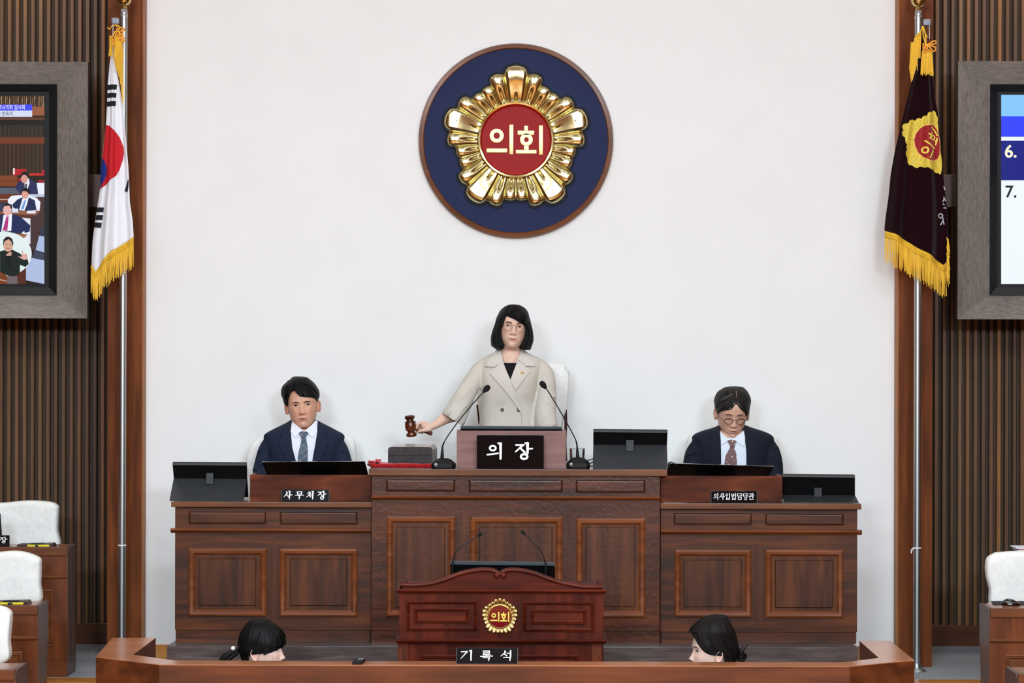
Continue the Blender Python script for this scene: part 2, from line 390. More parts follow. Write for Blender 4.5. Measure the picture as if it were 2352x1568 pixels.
def slat_material():
    m, nt, b = _nt('slat_wood'); N = nt.nodes; Lk = nt.links
    tc = N.new('ShaderNodeTexCoord'); sx = N.new('ShaderNodeSeparateXYZ'); Lk.new(tc.outputs['Object'], sx.inputs[0])
    dv = N.new('ShaderNodeMath'); dv.operation = 'DIVIDE'; dv.inputs[1].default_value = PITCH; Lk.new(sx.outputs['X'], dv.inputs[0])
    fl = N.new('ShaderNodeMath'); fl.operation = 'FLOOR'; Lk.new(dv.outputs[0], fl.inputs[0])
    wn = N.new('ShaderNodeTexWhiteNoise'); wn.noise_dimensions = '1D'; Lk.new(fl.outputs[0], wn.inputs['W'])
    r = N.new('ShaderNodeValToRGB'); e = r.color_ramp.elements
    e[0].position = 0; e[0].color = lin((92, 64, 42)); e[1].position = 1; e[1].color = lin((160, 108, 58))
    for p, c in ((.35, (118, 82, 52)), (.6, (132, 98, 62)), (.8, (120, 78, 52))): k = e.new(p); k.color = lin(c)
    Lk.new(wn.outputs['Value'], r.inputs['Fac'])
    mp = N.new('ShaderNodeMapping'); mp.inputs['Scale'].default_value = (60, 60, 2.5); Lk.new(tc.outputs['Object'], mp.inputs['Vector'])
    n = N.new('ShaderNodeTexNoise'); n.inputs['Scale'].default_value = 1.6; n.inputs['Detail'].default_value = 6; Lk.new(mp.outputs[0], n.inputs['Vector'])
    mx = N.new('ShaderNodeMix'); mx.data_type = 'RGBA'; mx.blend_type = 'MULTIPLY'; mx.inputs[0].default_value = .6
    r2 = N.new('ShaderNodeValToRGB'); r2.color_ramp.elements[0].position = .3; r2.color_ramp.elements[0].color = (.5, .5, .5, 1); r2.color_ramp.elements[1].position = .65
    Lk.new(n.outputs['Fac'], r2.inputs['Fac']); Lk.new(r.outputs['Color'], mx.inputs[6]); Lk.new(r2.outputs['Color'], mx.inputs[7]); Lk.new(mx.outputs[2], b.inputs['Base Color'])
    b.inputs['Roughness'].default_value = .42; b.inputs['Specular IOR Level'].default_value = .3; b.inputs['Coat Weight'].default_value = .08; b.inputs['Coat Roughness'].default_value = .2
    return m
DW, DS, DT = 13.28, 14.12, 13.18       # depth of white wall, slat wall front, trim front
PITCH = 17.95 * DS / F
ZF = 0.52                               # dais-side carpet level
TOP = 5.95
M_SLAT = slat_material(); M_SLATB = mat('slat_backing', (70, 56, 46), .7)
# white wall
xl, xr = X(328, 800, DT), X(2062, 800, DT)
o = MB().box(xl - .02, xr + .02, DW, DW + .12, Z(1176, 1481, DW), TOP).build('wall_back', M_WALL, smooth=False); struct(o)
o = MB().box(xl, xr, DW - .012, DW + .1, ZF, Z(1176, 1481, DW)).build('baseboard_back', M_FLOOR, smooth=False, bevel=.003); struct(o)
# trims (wooden pilasters) and slat walls
for side in ('left', 'right'):
    L = side == 'left'
    a, b = (X(247, 800, DT), xl) if L else (xr, X(2142, 800, DT))
    mb = MB(); mb.box(a, b, DT, DS + .1, ZF, TOP); o = mb.build('trim_1' if L else 'trim_2', M_TRIM, bevel=.002); struct(o)
    e = MB(); (e.box(b - .004, b + .003, DT - .001, DW, ZF, TOP) if L else e.box(a - .003, a + .004, DT - .001, DW, ZF, TOP)); e.build('edge_strip', M_TRIML, o, smooth=False)
    zb = Z(1176, 1432, DS)
    lo, hi = (-4.3, a + .02) if L else (b - .02, 4.3)
    o = MB().box(lo, hi, DS + .045, DS + .12, ZF, TOP).build('wall_left' if L else 'wall_right', M_SLATB, smooth=False); struct(o)
    mb = MB(); wd = 9.8 * DS / F
    px0 = 20.0 if L else 2169.5
    k0 = X(px0, 800, DS)
    # slats sit on an exact pitch so that each takes one tint
    n = -40
    while n < 140:
        cx = k0 + n * PITCH if not L else k0 - (n - 15) * PITCH
        n += 1
        if cx - wd / 2 < lo or cx + wd / 2 > hi: continue
        h = wd / 2; c = .006
        prof = [(cx - h, DS + .045), (cx - h, DS + c), (cx - h + c * .7, DS), (cx + h - c * .7, DS), (cx + h, DS + c), (cx + h, DS + .045)]
        mb.prism(prof, zb, TOP, 'z')
    mb.build('slats', M_SLAT, o, ang=20)
    o = MB().box(lo, hi, DS - .01, DS + .05, ZF, zb).build('baseboard_left' if L else 'baseboard_right', M_BASE, bevel=.003); struct(o)
# floors
dc = 12.70
for i, (x0, x1) in enumerate(((-4.4, 4.4),)):
    struct(MB().box(x0, x1, dc, DS + .3, ZF - .3, ZF).build('floor_carpet', M_CARP, smooth=False))
for side, (x0, x1) in (('left', (-4.4, -1.98)), ('right', (1.98, 4.4))):
    struct(MB().box(x0, x1, 12.5, dc, ZF - .3, ZF - .001).build('floor_' + side, M_FLOOR, smooth=False, bevel=.004))
    struct(MB().box(x0, x1, 11.2, 12.5, 0, ZF - .22).build('floor_step_' + side, M_FLOOR, smooth=False, bevel=.004))
    struct(MB().box(x0, x1, 9.6, 11.2, 0, ZF - .37).build('floor_low_step_' + side, M_FLOOR, smooth=False, bevel=.004))
struct(MB().box(-4.6, 4.6, -3.2, 14.5, -.1, 0).build('floor', M_FLOOR, smooth=False))
M_SIDE = wood('side_wall_wood', (84, 52, 32), (104, 66, 40), (122, 78, 48), 'z', 5, 14, .6, .1)
struct(MB().box(-4.75, -4.6, -3.2, 14.5, 0, 6).build('wall_far_left', M_SIDE, smooth=False))
struct(MB().box(4.6, 4.75, -3.2, 14.5, 0, 6).build('wall_far_right', M_SIDE, smooth=False))
struct(MB().box(-4.75, 4.75, -3.35, -3.2, 0, 6).build('wall_front', M_SIDE, smooth=False))
struct(MB().box(-4.75, 4.75, -3.35, 14.6, 5.95, 6.1).build('ceiling', M_CEIL, smooth=False))

# ================================================================== television frames
EM = {}
def emat(c, s=1.0):
    k = 'lit_%02x%02x%02x' % tuple(c)
    if k not in EM:
        m = mat(k, (0, 0, 0), .25, spec=.2, emis=c, es=s); EM[k] = m
    return EM[k]
def picture(name, parent, y, layers):
    """flat lit screen picture: layers of (polygon in px, colour), each its own thin layer"""
    ms = []; vs = []; fs = []; mi = []; off = wloc(parent)
    i = 0
    for it in layers:
        poly, c = it[:2]; i += 0 if len(it) > 2 else 1
        m = emat(c)
        if m not in ms: ms.append(m)
        n0 = len(vs)
        for p in poly:
            q = pt(p[0], p[1], y); vs.append((q.x - off.x, y - i * .00003 - off.y, q.z - off.z))
        fs.append(tuple(range(n0, n0 + len(poly)))); mi.append(ms.index(m))
    me = bpy.data.meshes.new(name); me.from_pydata(vs, [], fs); me.polygons.foreach_set('material_index', mi)
    return link(name, me, ms, parent, smooth=False)
def R4(a, b, c, d): return [(a, b), (c, b), (c, d), (a, d)]
def text_mesh(name, body, m, parent, px, py, d, hpx, align='LEFT', bold=0.0, y=None, sx=1.0):
    """lettering from the built-in typeface, baseline at py, height of a capital about hpx"""
    c = bpy.data.curves.new(name, 'FONT'); c.body = body; c.size = hpx * d / F / 0.72; c.align_x = align; c.offset = bold; c.resolution_u = 5
    t = bpy.data.objects.new(name, c); COL.objects.link(t); bpy.context.view_layer.update()
    me = bpy.data.meshes.new_from_object(t); bpy.data.objects.remove(t)
    q = pt(px, py, d); off = wloc(parent); yy = d if y is None else y
    for v in me.vertices: v.co = Vector((q.x + v.co.x * sx - off.x, yy - off.y, q.z + v.co.y - off.z))
    me.materials.clear()
    return link(name, me, m, parent, smooth=False)
def tv(label, L):
    d = 13.6
    if L: ox0, oy0, ox1, oy1 = -769, 143, 202.5, 731; bx0, bx1 = -693, 129.5; sx0, sx1 = -666, 102; ix0, ix1 = -675, 111
    else: ox0, oy0, ox1, oy1 = 2198.5, 141, 3170, 733; bx0, bx1 = 2275, 3095; sx0, sx1 = 2299.6, 3068; ix0, ix1 = 2292, 3077
    by0, by1, iy0, iy1, sy0, sy1 = 193.5, 677, 207, 659, 219, 652
    t = thing('television_screen', label, 'screen', pt((ox0 + ox1) / 2, oy1, d))
    cx = (ox0 + ox1) / 2; cy = 437
    def r(x0, x1, y0, y1, dd, s=0):
        A = (X(x0, cy, d), X(x1, cy, d), Z(cx if abs(cx) < 1 else (130 if L else 2270), y1, d), Z(130 if L else 2270, y0, d)); return A
    o0 = r(ox0, ox1, oy0, oy1, d); b0 = r(bx0, bx1, by0, by1, d); i0 = r(ix0, ix1, iy0, iy1, d); s0 = r(sx0, sx1, sy0, sy1, d)
    # four mitred boards, horizontal and vertical grain apart; the face slopes inwards
    yo, yi, yb = d - .02, d + .02, d + .045
    A = [(o0[0], o0[2]), (o0[1], o0[2]), (o0[1], o0[3]), (o0[0], o0[3])]; B = [(b0[0], b0[2]), (b0[1], b0[2]), (b0[1], b0[3]), (b0[0], b0[3])]
    for k, (nm, m) in enumerate((('frame_rail', M_GREYW), ('frame_stile', M_GREYV), ('frame_rail', M_GREYW), ('frame_stile', M_GREYV))):
        p, q = A[k], A[(k + 1) % 4]; p2, q2 = B[k], B[(k + 1) % 4]
        MB().hexa([(p[0], yo, p[1]), (q[0], yo, q[1]), (q2[0], yi, q2[1]), (p2[0], yi, p2[1])],
                  [(p[0], yb, p[1]), (q[0], yb, q[1]), (q2[0], yb, q2[1]), (p2[0], yb, p2[1])]).build(nm, m, t, smooth=False)
    MB().box(o0[0] + .25, o0[1] - .25, d + .125, DS - .002, o0[2] + .2, o0[3] - .2).build('wall_housing', M_BLACK, t, smooth=False)
    mb = MB(); R = []
    for (q, yy) in ((b0, yi + .01), (b0, yi - .022), (i0, yi + .005), (i0, yi + .04)):
        R.append([(q[0], yy, q[2]), (q[1], yy, q[2]), (q[1], yy, q[3]), (q[0], yy, q[3])])
    mb.grid(R, cv=True); mb.build('bezel', M_BLACKF, t, smooth=False)
    mb = MB().box(i0[0], i0[1], yi + .03, yi + .09, i0[2], i0[3]); mb.build('display_housing', M_BLACK, t, smooth=False)
    return t, yi + .029
tvl, ys = tv('grey wood framed wall screen showing a council session, beside the white flag', True)
D = ys
W1 = (58, 38, 24)
lay = [(R4(-666, 219, 102, 652), (38, 24, 16))]
for i in range(-138, 21):
    x = 2 + i * 4.8; c = ((196, 160, 122), (150, 116, 86), (178, 138, 100), (112, 84, 66))[(i * 7) % 4]
    lay.append((R4(x, 221, x + 2.4, 245), c, 1))
lay += [(R4(-666, 245, 102, 265), (150, 88, 56)), (R4(-666, 265, 102, 271), (60, 34, 22)), (R4(-666, 271, 102, 275), (108, 62, 42)), (R4(-666, 275, 102, 287), (26, 18, 14))]
for i in range(-218, 33): x = i * 3.05; lay.append((R4(x, 287, x + 1.1, 315), (58, 50, 42) if i % 3 else (84, 74, 60), 1))
lay += [(R4(-666, 315, 102, 330), (112, 56, 28))]
for i in range(-218, 33): x = i * 3.05; lay.append((R4(x, 331, x + 1.2, 403), (92, 64, 38) if i % 3 else (64, 44, 30), 1))
lay += [(R4(-666, 403, 0, 430), (128, 64, 30)), (R4(-666, 430, 0, 446), (86, 92, 108)), (R4(-666, 446, 0, 500), (104, 50, 30)), (R4(-666, 500, 0, 560), (150, 160, 190)), (R4(-666, 560, 0, 652), (92, 46, 28)), (R4(-666, 555, 0, 562), (150, 96, 72))]
lay += [([(30, 388), (60, 388), (63, 401), (28, 403)], (180, 30, 40)), (R4(66, 398, 96, 403), (206, 46, 38)), (R4(96, 390, 102, 403), (176, 30, 44)), (R4(30, 386, 34, 400), (235, 225, 225)),
        (R4(42, 409, 50, 425), (176, 30, 44)), (R4(88, 413, 102, 420), (160, 30, 40)),
        (R4(0, 403, 40, 428), (128, 64, 30)), (R4(0, 415, 38, 416), (70, 34, 20)), ([(0, 427), (34, 429), (34, 431), (0, 430)], (40, 30, 26)), (R4(0, 431, 60, 446), (86, 92, 108)),
        ([(84, 420), (102, 420), (102, 452), (88, 452)], (232, 238, 252)),
        ([(34, 431), (44, 416), (58, 410), (70, 412), (84, 420), (88, 446), (50, 450)], (46, 46, 88)),
        ([(56, 414), (66, 409), (68, 420), (62, 438), (57, 430)], (235, 235, 245)), ([(58, 422), (62, 422), (61, 440), (58, 436)], (32, 22, 32)),
        (circ(56, 411, 8, 9.5), (214, 152, 136)), ([(47, 408), (50, 396), (58, 393), (66, 397), (68, 408), (63, 405), (60, 402), (52, 401)], (24, 20, 24)),
        (R4(0, 445, 52, 465), (104, 50, 30)), (R4(0, 457, 20, 459), (210, 180, 170)), (R4(0, 466, 40, 486), (50, 60, 84)),
        (R4(66, 446, 102, 452), (190, 200, 222)), (R4(84, 452, 102, 530), (74, 50, 50)),
        ([(18, 475), (18, 458), (26, 450), (40, 448), (66, 448), (84, 454), (93, 464), (91, 484), (18, 480)], (236, 240, 250)),
        ([(28, 470), (40, 458), (52, 453), (68, 454), (80, 460), (84, 482), (44, 484), (30, 476)], (34, 42, 82)),
        ([(52, 455), (66, 453), (62, 470), (56, 484), (44, 482)], (232, 236, 248)), ([(56, 460), (60, 460), (54, 481), (48, 480)], (110, 158, 216)),
        (circ(58, 446, 8, 10), (222, 158, 140)), ([(50, 444), (51, 434), (58, 431), (66, 434), (70, 442), (67, 446), (62, 440), (53, 438)], (20, 18, 22)),
        ([(0, 486), (40, 484), (92, 485), (82, 494), (0, 490)], (150, 94, 74)), ([(0, 490), (82, 494), (80, 510), (0, 505)], (92, 50, 34)), (R4(62, 484, 82, 490), (230, 232, 240)), (R4(28, 479, 42, 488), (216, 226, 246)),
        ([(82, 494), (92, 485), (90, 560), (80, 574), (68, 570), (70, 508)], (70, 50, 50)), ([(102, 518), (92, 525), (92, 541), (102, 543)], (50, 56, 76)), ([(90, 541), (102, 543), (102, 580), (82, 574)], (170, 186, 222)), ([(80, 574), (102, 582), (102, 598), (73, 592)], (60, 66, 88)), ([(73, 592), (102, 598), (102, 652), (52, 642), (60, 610)], (176, 190, 226)),
        ([(50, 500), (70, 502), (70, 560), (56, 560)], (226, 230, 240)),
        ([(0, 494), (16, 490), (34, 492), (50, 500), (70, 518), (68, 532), (52, 536), (0, 534)], (30, 40, 86)), ([(8, 494), (28, 490), (26, 530), (3, 532)], (240, 240, 250)), ([(15, 497), (20, 497), (17, 530), (6, 529)], (176, 52, 124)), ([(50, 534), (56, 530), (57, 536), (50, 537)], (226, 220, 230)),
        (circ(17, 482, 10, 13.5), (228, 174, 172)), ([(7, 480), (9, 470), (18, 466), (27, 470), (29, 480), (25, 479), (22, 472), (10, 473)], (30, 24, 28)), ([(0, 534), (64, 538), (56, 546), (0, 546)], (156, 100, 76)),
        (R4(0, 600, 60, 652), (86, 44, 28)), (R4(17, 634, 40, 652), (112, 98, 104)), (circ(10, 583, 63, 51, 48), (226, 240, 240)), ([(0, 620), (17, 634), (17, 652), (0, 652)], (120, 62, 30)), ([(0, 641), (16, 645), (16, 646), (0, 643)], (220, 200, 190)),
        ([(0, 577), (12, 574), (28, 573), (46, 582), (56, 592), (64, 596), (66, 606), (58, 613), (46, 608), (46, 628), (34, 634), (18, 633), (0, 624)], (22, 34, 28)), ([(14, 585), (20, 580), (27, 578), (26, 589), (16, 589)], (206, 160, 140)), ([(13, 588), (27, 587), (22, 620)], (14, 20, 18)), ([(42, 588), (50, 590), (50, 576), (52, 574), (54, 584), (62, 582), (64, 594), (56, 597), (46, 592)], (222, 172, 160)),
        (circ(19, 563, 11, 15), (214, 166, 146)), ([(7, 566), (8, 550), (14, 544), (20, 543), (28, 548), (31, 558), (30, 566), (27, 556), (20, 549), (11, 554)], (28, 28, 30)), (R4(13, 560, 17, 561.5), (60, 40, 36)), (R4(22, 560, 26, 561.5), (60, 40, 36)), (R4(15, 569.5, 23, 571), (150, 70, 70)),
        (R4(-300, 240, 74, 254), (62, 72, 240)), (R4(-300, 254, 74, 268.5), (214, 220, 244))]
picture('screen_picture', tvl, D, lay)
text_mesh('caption', '광역시의회 임시회', emat((240, 240, 250)), tvl, 58.5, 251, D, 8.6, 'RIGHT', .00025, y=D - .0078, sx=.78)
text_mesh('subtitle', '차 본회의', emat((40, 46, 60)), tvl, 30.5, 265.5, D, 8.6, 'RIGHT', .0001, y=D - .0078, sx=.78)
tvr, ys = tv('grey wood framed wall screen showing numbered agenda items, beside the maroon banner', False)
D = ys
picture('screen_picture', tvr, D, [(R4(2299.6, 217.6, 3068, 652), (240, 250, 255)), (R4(2299.6, 217.6, 3068, 267), (134, 200, 255)), (R4(2299.6, 267, 3068, 314), (50, 68, 252)), (R4(2299.6, 323, 3068, 414), (17, 24, 130))])
text_mesh('agenda_number', '6.', emat((252, 252, 214)), tvr, 2307, 361, D, 29, 'LEFT', .0022, y=D - .0012)
text_mesh('agenda_number', '7.', emat((30, 32, 40)), tvr, 2308, 453, D, 28, 'LEFT', .0016, y=D - .0012)
M_BRK = mat('bracket_wood', (92, 66, 56), .5)
for t, a, b in ((tvl, 150, 246), (tvr, 2143, 2230)):
    q0 = pt(a, 400, 13.8); q1 = pt(b, 476, 13.8)
    MB().box(q0.x, q1.x, 13.8, 13.95, q1.z, q0.z).build('mounting_bracket', M_BRK, t, bevel=.004)

# ================================================================== wall emblem
def petal_outline(a, kind):
    """a: angle from a star tip in degrees (0..72)"""
    return 0
def emblem(t, cx, cy, d, ppx, big, mr, gold, red, lobes, rin, depth):
    """gadrooned brass rosette: polar height field. ppx scales design pixels to photo pixels"""
    c = pt(cx, cy, d); s = ppx * d / F
    NT = 1440; NR = 26; rows = []
    def field(a):
        best = (0, 0, 1, 0)
        for (pa, pr, hw, hh) in lobes:
            for base in range(-72, 433, 72):
                u = (a - base - pa) / hw
                if abs(u) <= 1.25:
                    # round-ended petal
                    cap = hw * pi / 180 * pr * .95
                    off = abs(u) * hw * pi / 180 * pr
                    if off < cap:
                        R = pr - cap * .85 + sqrt(max(cap * cap - off * off, 0)) * .85
                        if R > best[0]: best = (R, u, hh, hw)
        return best
    for j in range(NR + 1):
        row = []
        t_ = j / NR
        for i in range(NT):
            a = 360.0 * i / NT
            R, u, hh, hw = FC[i]
            r = lerp(rin, R, t_)
            prof = sqrt(max(0, 1 - min(1, abs(u)) ** 2.2))
            end = sqrt(max(0, 1 - ss(.72, 1.0, t_) ** 2 * .98)) if t_ < 1 else 0
            rise = lerp(.55, 1.0, ss(0, .7, t_))
            h = depth * hh * (.38 + .62 * prof) * end * rise
            if hw > 8:      # large petals: a flatter raised trapezoid with a centre crease at its root
                h = depth * hh * (.42 + .58 * min(1, prof * 1.25)) * end * rise
                h -= depth * .22 * exp(-(u / .12) ** 2) * (1 - ss(.12, .3, t_))
            elif t_ < .62: h -= depth * .2 * exp(-(u / .2) ** 2) * (1 - ss(.3, .6, t_)) * ss(.02, .15, t_)
            ar = radians(a)
            row.append(Vector((c.x + sin(ar) * r * s, d - h * s, c.z + cos(ar) * r * s)))
        rows.append(row)
    rows.insert(0, [Vector((v.x, d, v.z)) for v in rows[0]]); rows.append([Vector((v.x, d, v.z)) for v in rows[-1]])
    mb = MB(); mb.grid(rows, cv=True)
    return mb, c, s
def lobe_field(lobes, NT=1440):
    out = []
    for i in range(NT):
        a = 360.0 * i / NT; best = (0, 1, 1, 1)
        for (pa, pr, hw, hh) in lobes:
            for base in range(-72, 433, 72):
                da = a - base - pa; rr = radians(hw) * pr
                off = abs(radians(da)) * pr
                if off < rr:
                    R = pr - rr * .5 + sqrt(rr * rr - off * off) * .5
                    if R > best[0]: best = (R, da / hw, hh, hw)
        if best[0] == 0: best = (min(l[1] for l in lobes) * .93, 1, .8, 6)
        out.append(best)
    return out
cx, cy = 1185, 322.5; dE = DW - .045
E_ = thing('council_emblem', 'large round navy wall emblem with gold rosette and red centre', 'emblem', pt(cx, cy + 222, DW))
c = pt(cx, cy, DW - .04)
s = (DW - .04) / F
disk = MB().lathe([(0, -.0), (223 * s, 0), (223 * s, .034), (220 * s, .040), (212 * s, .042), (211.5 * s, .036)], c + Vector((0, .04, 0)), 128, (0, -1, 0))
mb = MB(); mb.rings([[Vector((c.x + cos(2 * pi * k / 128) * r * s, y, c.z + sin(2 * pi * k / 128) * r * s)) for k in range(128)] for r, y in
    ((211, DW - .0008), (222.5, DW - .0008), (223.5, DW - .03), (221, DW - .040), (213, DW - .043), (211, DW - .036), (211, DW - .030))], cap=False)
mb.build('wooden_rim', wood('rim_wood', (88, 50, 26), (104, 60, 32), (122, 74, 42), 'x', 4, 6, .25, .5), E_)
MB().lathe([(0, 0), (211.5 * s, 0), (211.5 * s, .031), (0, .031)], Vector((c.x, DW - .0008, c.z)), 128, (0, -1, 0)).build('navy_backing', mat('navy_felt', (28, 38, 76), .85, nscale=500, namp=.12, bump=.2, bscale=600), E_)
FC = lobe_field([(0, 179, 11, 1.0), (17.5, 165, 7.6, .88), (54.5, 165, 7.6, .88), (30, 146, 7.2, .76), (42, 146, 7.2, .76)])
mb, c2, s2 = emblem(E_, cx, cy, DW - .031, 1.0, 1, 1, None, None, [], 84, 26)
mb.build('gold_rosette', M_GOLD, E_, ang=60)
def ringlathe(prof, c, s, y, n=96):
    return MB().rings([[Vector((c.x + cos(2 * pi * k / n) * r * s, y - h * s, c.z + sin(2 * pi * k / n) * r * s)) for k in range(n)] for r, h in prof], cap=False)
ringlathe([(78, 0), (79, 14), (82, 19), (86, 20), (89, 15), (90, 8)], c2, s2, DW - .031).build('gold_ring', M_GOLD, E_)
M_REDEN = mat('red_enamel', (150, 10, 8), .45, coat=.0, spec=.15, nscale=90, namp=.06, bump=.12, bscale=90)
MB().lathe([(0, 0), (80 * s2, 0), (80 * s2, 7 * s2), (0, 7 * s2)], Vector((c2.x, DW - .031, c2.z)), 96, (0, -1, 0)).build('red_disc', M_REDEN, E_)
# raised word on the red disc, measured on the emblem
def emb_word(t, S, ox, oy, d, y, th, m, k=3.2):
    def q(x, yy): v = pt(ox + x / k, oy + yy / k, d); return (v.x, v.z)
    mb = MB()
    def bar(x0, y0, x1, y1):
        mb.box(q(x0, 0)[0], q(x1, 0)[0], y - th, y, q(0, y1)[1], q(0, y0)[1])
    def ring(x, yy, ro, ri):
        cx_, cz_ = q(x, yy); kk = d / F / k
        mb.rings([[Vector((cx_ + cos(2 * pi * j / 32) * r * kk, y - h, cz_ + sin(2 * pi * j / 32) * r * kk)) for j in range(32)] for r, h in ((ri, 0), (ri, th), (ro, th), (ro, 0))], cap=False)
    ring(643, 743, 52, 23); bar(570, 835, 722, 865); bar(738, 660, 767, 878)
    bar(846, 668, 874, 706); bar(798, 703, 920, 735); ring(861, 772, 47, 17); bar(845, 815, 880, 848); bar(785, 845, 937, 872); bar(955, 665, 984, 880)
    return mb.build('word_lettering', m, t, bevel=.0008)
emb_word(E_, 1, 940, 80, DW - .04, DW - .031 - 7 * s2, .006, mat('satin_brass_letters', (190, 172, 118), .38, metal=1.0))
mb = MB()
for k in range(5):       # small raised triangles on the five large petals
    mb = MB()
    a = radians(72 * k); rr = 143 * s2
    px_, pz_ = c2.x + sin(a) * rr, c2.z + cos(a) * rr; h = 7 * s2; y0 = DW - .031 - 24 * s2
    mb.add([(px_ - h, y0, pz_ - h * .8), (px_ + h, y0, pz_ - h * .8), (px_, y0, pz_ + h), (px_, y0 - .006, pz_ - h * .1)], [(0, 1, 3), (1, 2, 3), (2, 0, 3), (0, 2, 1)])
    mb.build('triangle_mark', M_GOLD, E_, smooth=False)

# ================================================================== flags and poles
def bvh_of(v, f): return BVHTree.FromPolygons([Vector(p) for p in v], f)
def surf_of(bvh, y0=-1.0, off=Vector((0, 0, 0))):
    def s(x, z):
        h = bvh.ray_cast(Vector((x, y0, z)), Vector((0, 1, 0)))
        return h[0].y if h[0] is not None else None
    return s
def pole(label, top, bot, side, group=None):
    d = 13.0; r = .0195
    T = pt(*top, d); B = pt(*bot, d); B.z = ZF
    t = thing('flag_pole', label, 'flag pole', B)
    MB().tube([B + Vector((0, 0, .03)), T - Vector((0, 0, .06))], r, 20).build('shaft', M_STEEL, t)
    MB().lathe([(0, 0), (.052, 0), (.052, .006), (.04, .014), (.026, .02), (.023, .045), (0, .045)], B, 28).build('base_plate', M_STEEL, t)
    MB().lathe([(.0, -.012), (r * 1.1, -.012), (r * 1.12, 0), (r * 1.0, .004), (r * .95, .03), (r * .8, .034), (0, .034)], T - Vector((0, 0, .075)), 24).build('collar', M_STEEL, t)
    MB().lathe([(0, 0), (.017, 0), (.014, .016), (.0, .016)], T - Vector((0, 0, .04)), 20).build('finial_neck', M_BRASS, t)
    MB().ell(T + Vector((0, 0, .013)), .0405, 32, 20).build('finial_ball', M_BRASS, t)
    sx = -1 if side == 'l' else 1
    p = T + Vector((sx * .047, 0, -.108))
    MB().box(p.x - .022, p.x + .022, p.y - .012, p.y + .012, p.z - .018, p.z + .018).build('pulley', mat('grey_pulley', (120, 124, 130), .4, metal=.3), t, bevel=.008, seg=3)
    MB().tube([p + Vector((sx * .012, -.008, -.015)), p + Vector((sx * .013, -.01, -.09))], .0018, 6).build('halyard', M_WHITE, t)
    q = pt(lerp(top[0], bot[0], .82), 1252 if side == 'l' else 1258, d)
    mb = MB(); mb.rings([[q + Vector((cos(a) * R, sin(a) * R, h)) for a in [2 * pi * k / 20 for k in range(20)]] for R, h in ((r, -.003), (r + .004, -.002), (r + .004, .003), (r, .004))], cap=False)
    if side == 'r': mb.tube(spline([q + Vector((-.02, -.015, 0)), q + Vector((-.034, -.02, -.006)), q + Vector((-.036, -.02, -.028)), q + Vector((-.03, -.02, -.012)), q + Vector((-.02, -.016, 0))]), .0018, 6)
    mb.build('cord_tie', M_WHITE, t)
    return t
pole('steel flag pole with gold ball finial carrying the white flag', (285, 4), (279.5, 1528), 'l')
pole('steel flag pole with a gold ball finial carrying the maroon velvet banner', (2109.5, 7), (2105.5, 1528), 'r')

def flag_cloth(Le, Re, ybot, ytop, d, folds, nu=60, nv=90, amp=.03):
    def P(u, v):
        y = lerp(ytop, interp(ybot, u)[0], v); y2 = min(y, Le[-1][0])
        xl_ = interp(Le, y)[0]; xr_ = interp(Re, y)[0]
        q = pt(lerp(xl_, xr_, u), y, d)
        wv = sum(a * sin(2 * pi * (f * u + p + .12 * v)) for f, a, p in folds) * amp * (.15 + .85 * v)
        q.y = d + wv + .03 * (2 * u - 1) ** 2 * (.3 + .7 * v); return q
    return [[P(i / nu, j / nv) for j in range(nv + 1)] for i in range(nu + 1)], P
def flagset(name, label, cat, Le, Re, yb, yt, d, folds, m, amp=.03):
    t = thing(name, label, cat, pt(sum(e[1] for e in Le) / len(Le), yt, d))
    G, P = flag_cloth(Le, Re, yb, yt, d, folds, amp=amp)
    mb = MB().grid(G); bv = bvh_of(mb.v, mb.f)
    o = mb.build('cloth', m, t, ang=180); md = o.modifiers.new('thickness', 'SOLIDIFY'); md.thickness = .002; md.offset = 1
    return t, P, surf_of(bv, 11.0)
Le = [(108, 256), (143, 251), (194, 246), (245, 243.6), (286, 241), (357, 233), (433, 227), (464, 222), (522, 213), (553, 209), (607, 206), (640, 205)]
Re = [(108, 261), (143, 264), (178, 271), (242, 282), (306, 288), (383, 295), (425, 297), (464, 298.5), (507, 305), (544, 307.5), (640, 308)]
yb = [(0, 607), (.12, 624), (.3, 598), (.5, 575), (.75, 560), (1, 544)]
M_FW = mat('white_flag_cloth', (232, 233, 238), .8, sheen=.2)
fl, PF, SF = flagset('national_flag', 'white flag with red and blue circle and black bars, hanging folded', 'flag', Le, Re, yb, 108, 12.93, [(1.6, .6, .1), (3.3, .35, .4)], M_FW, .035)
def fpoly(raw, d, ox=0, oy=0, k=1.0): return [(lambda q: (q.x, q.z))(pt(ox + a / k, oy + b / k, d)) for a, b in raw]
def fdrape(name, polys, m, parent, S, d, off, th=.0006, step=.012, **kw):
    mb = MB()
    for p in polys: drape(mb, fpoly(p, d, **kw), S, off, th, step)
    return mb.build(name, m, parent, ang=50)
M_FK = mat('black_cloth', (18, 20, 24), .8); M_FR = mat('red_cloth', (196, 14, 30), .75); M_FB = mat('blue_cloth', (16, 38, 120), .75)
for nm, bars in (('black_bars', [[(246, 194.5), (268.5, 194), (267.5, 205.5), (245.5, 206)], [(245, 213.5), (267.5, 213), (266.5, 224), (244.5, 224.5)], [(244.5, 233), (266.5, 232), (265, 243.5), (244.3, 244)]]),
                 ('black_bars', [[(221, 475.5), (238, 476), (236.5, 487), (219, 486)], [(218.5, 493), (236, 493.5), (234, 505), (216.5, 504)], [(215.5, 510), (233, 511), (231, 523), (213.5, 521)]]),
                 ('black_bars', [[(294.6, 411.5), (296, 415), (295.5, 430), (293, 442), (285, 438)]])):
    fdrape(nm, bars, M_FK, fl, SF, 12.93, .004, step=.006)
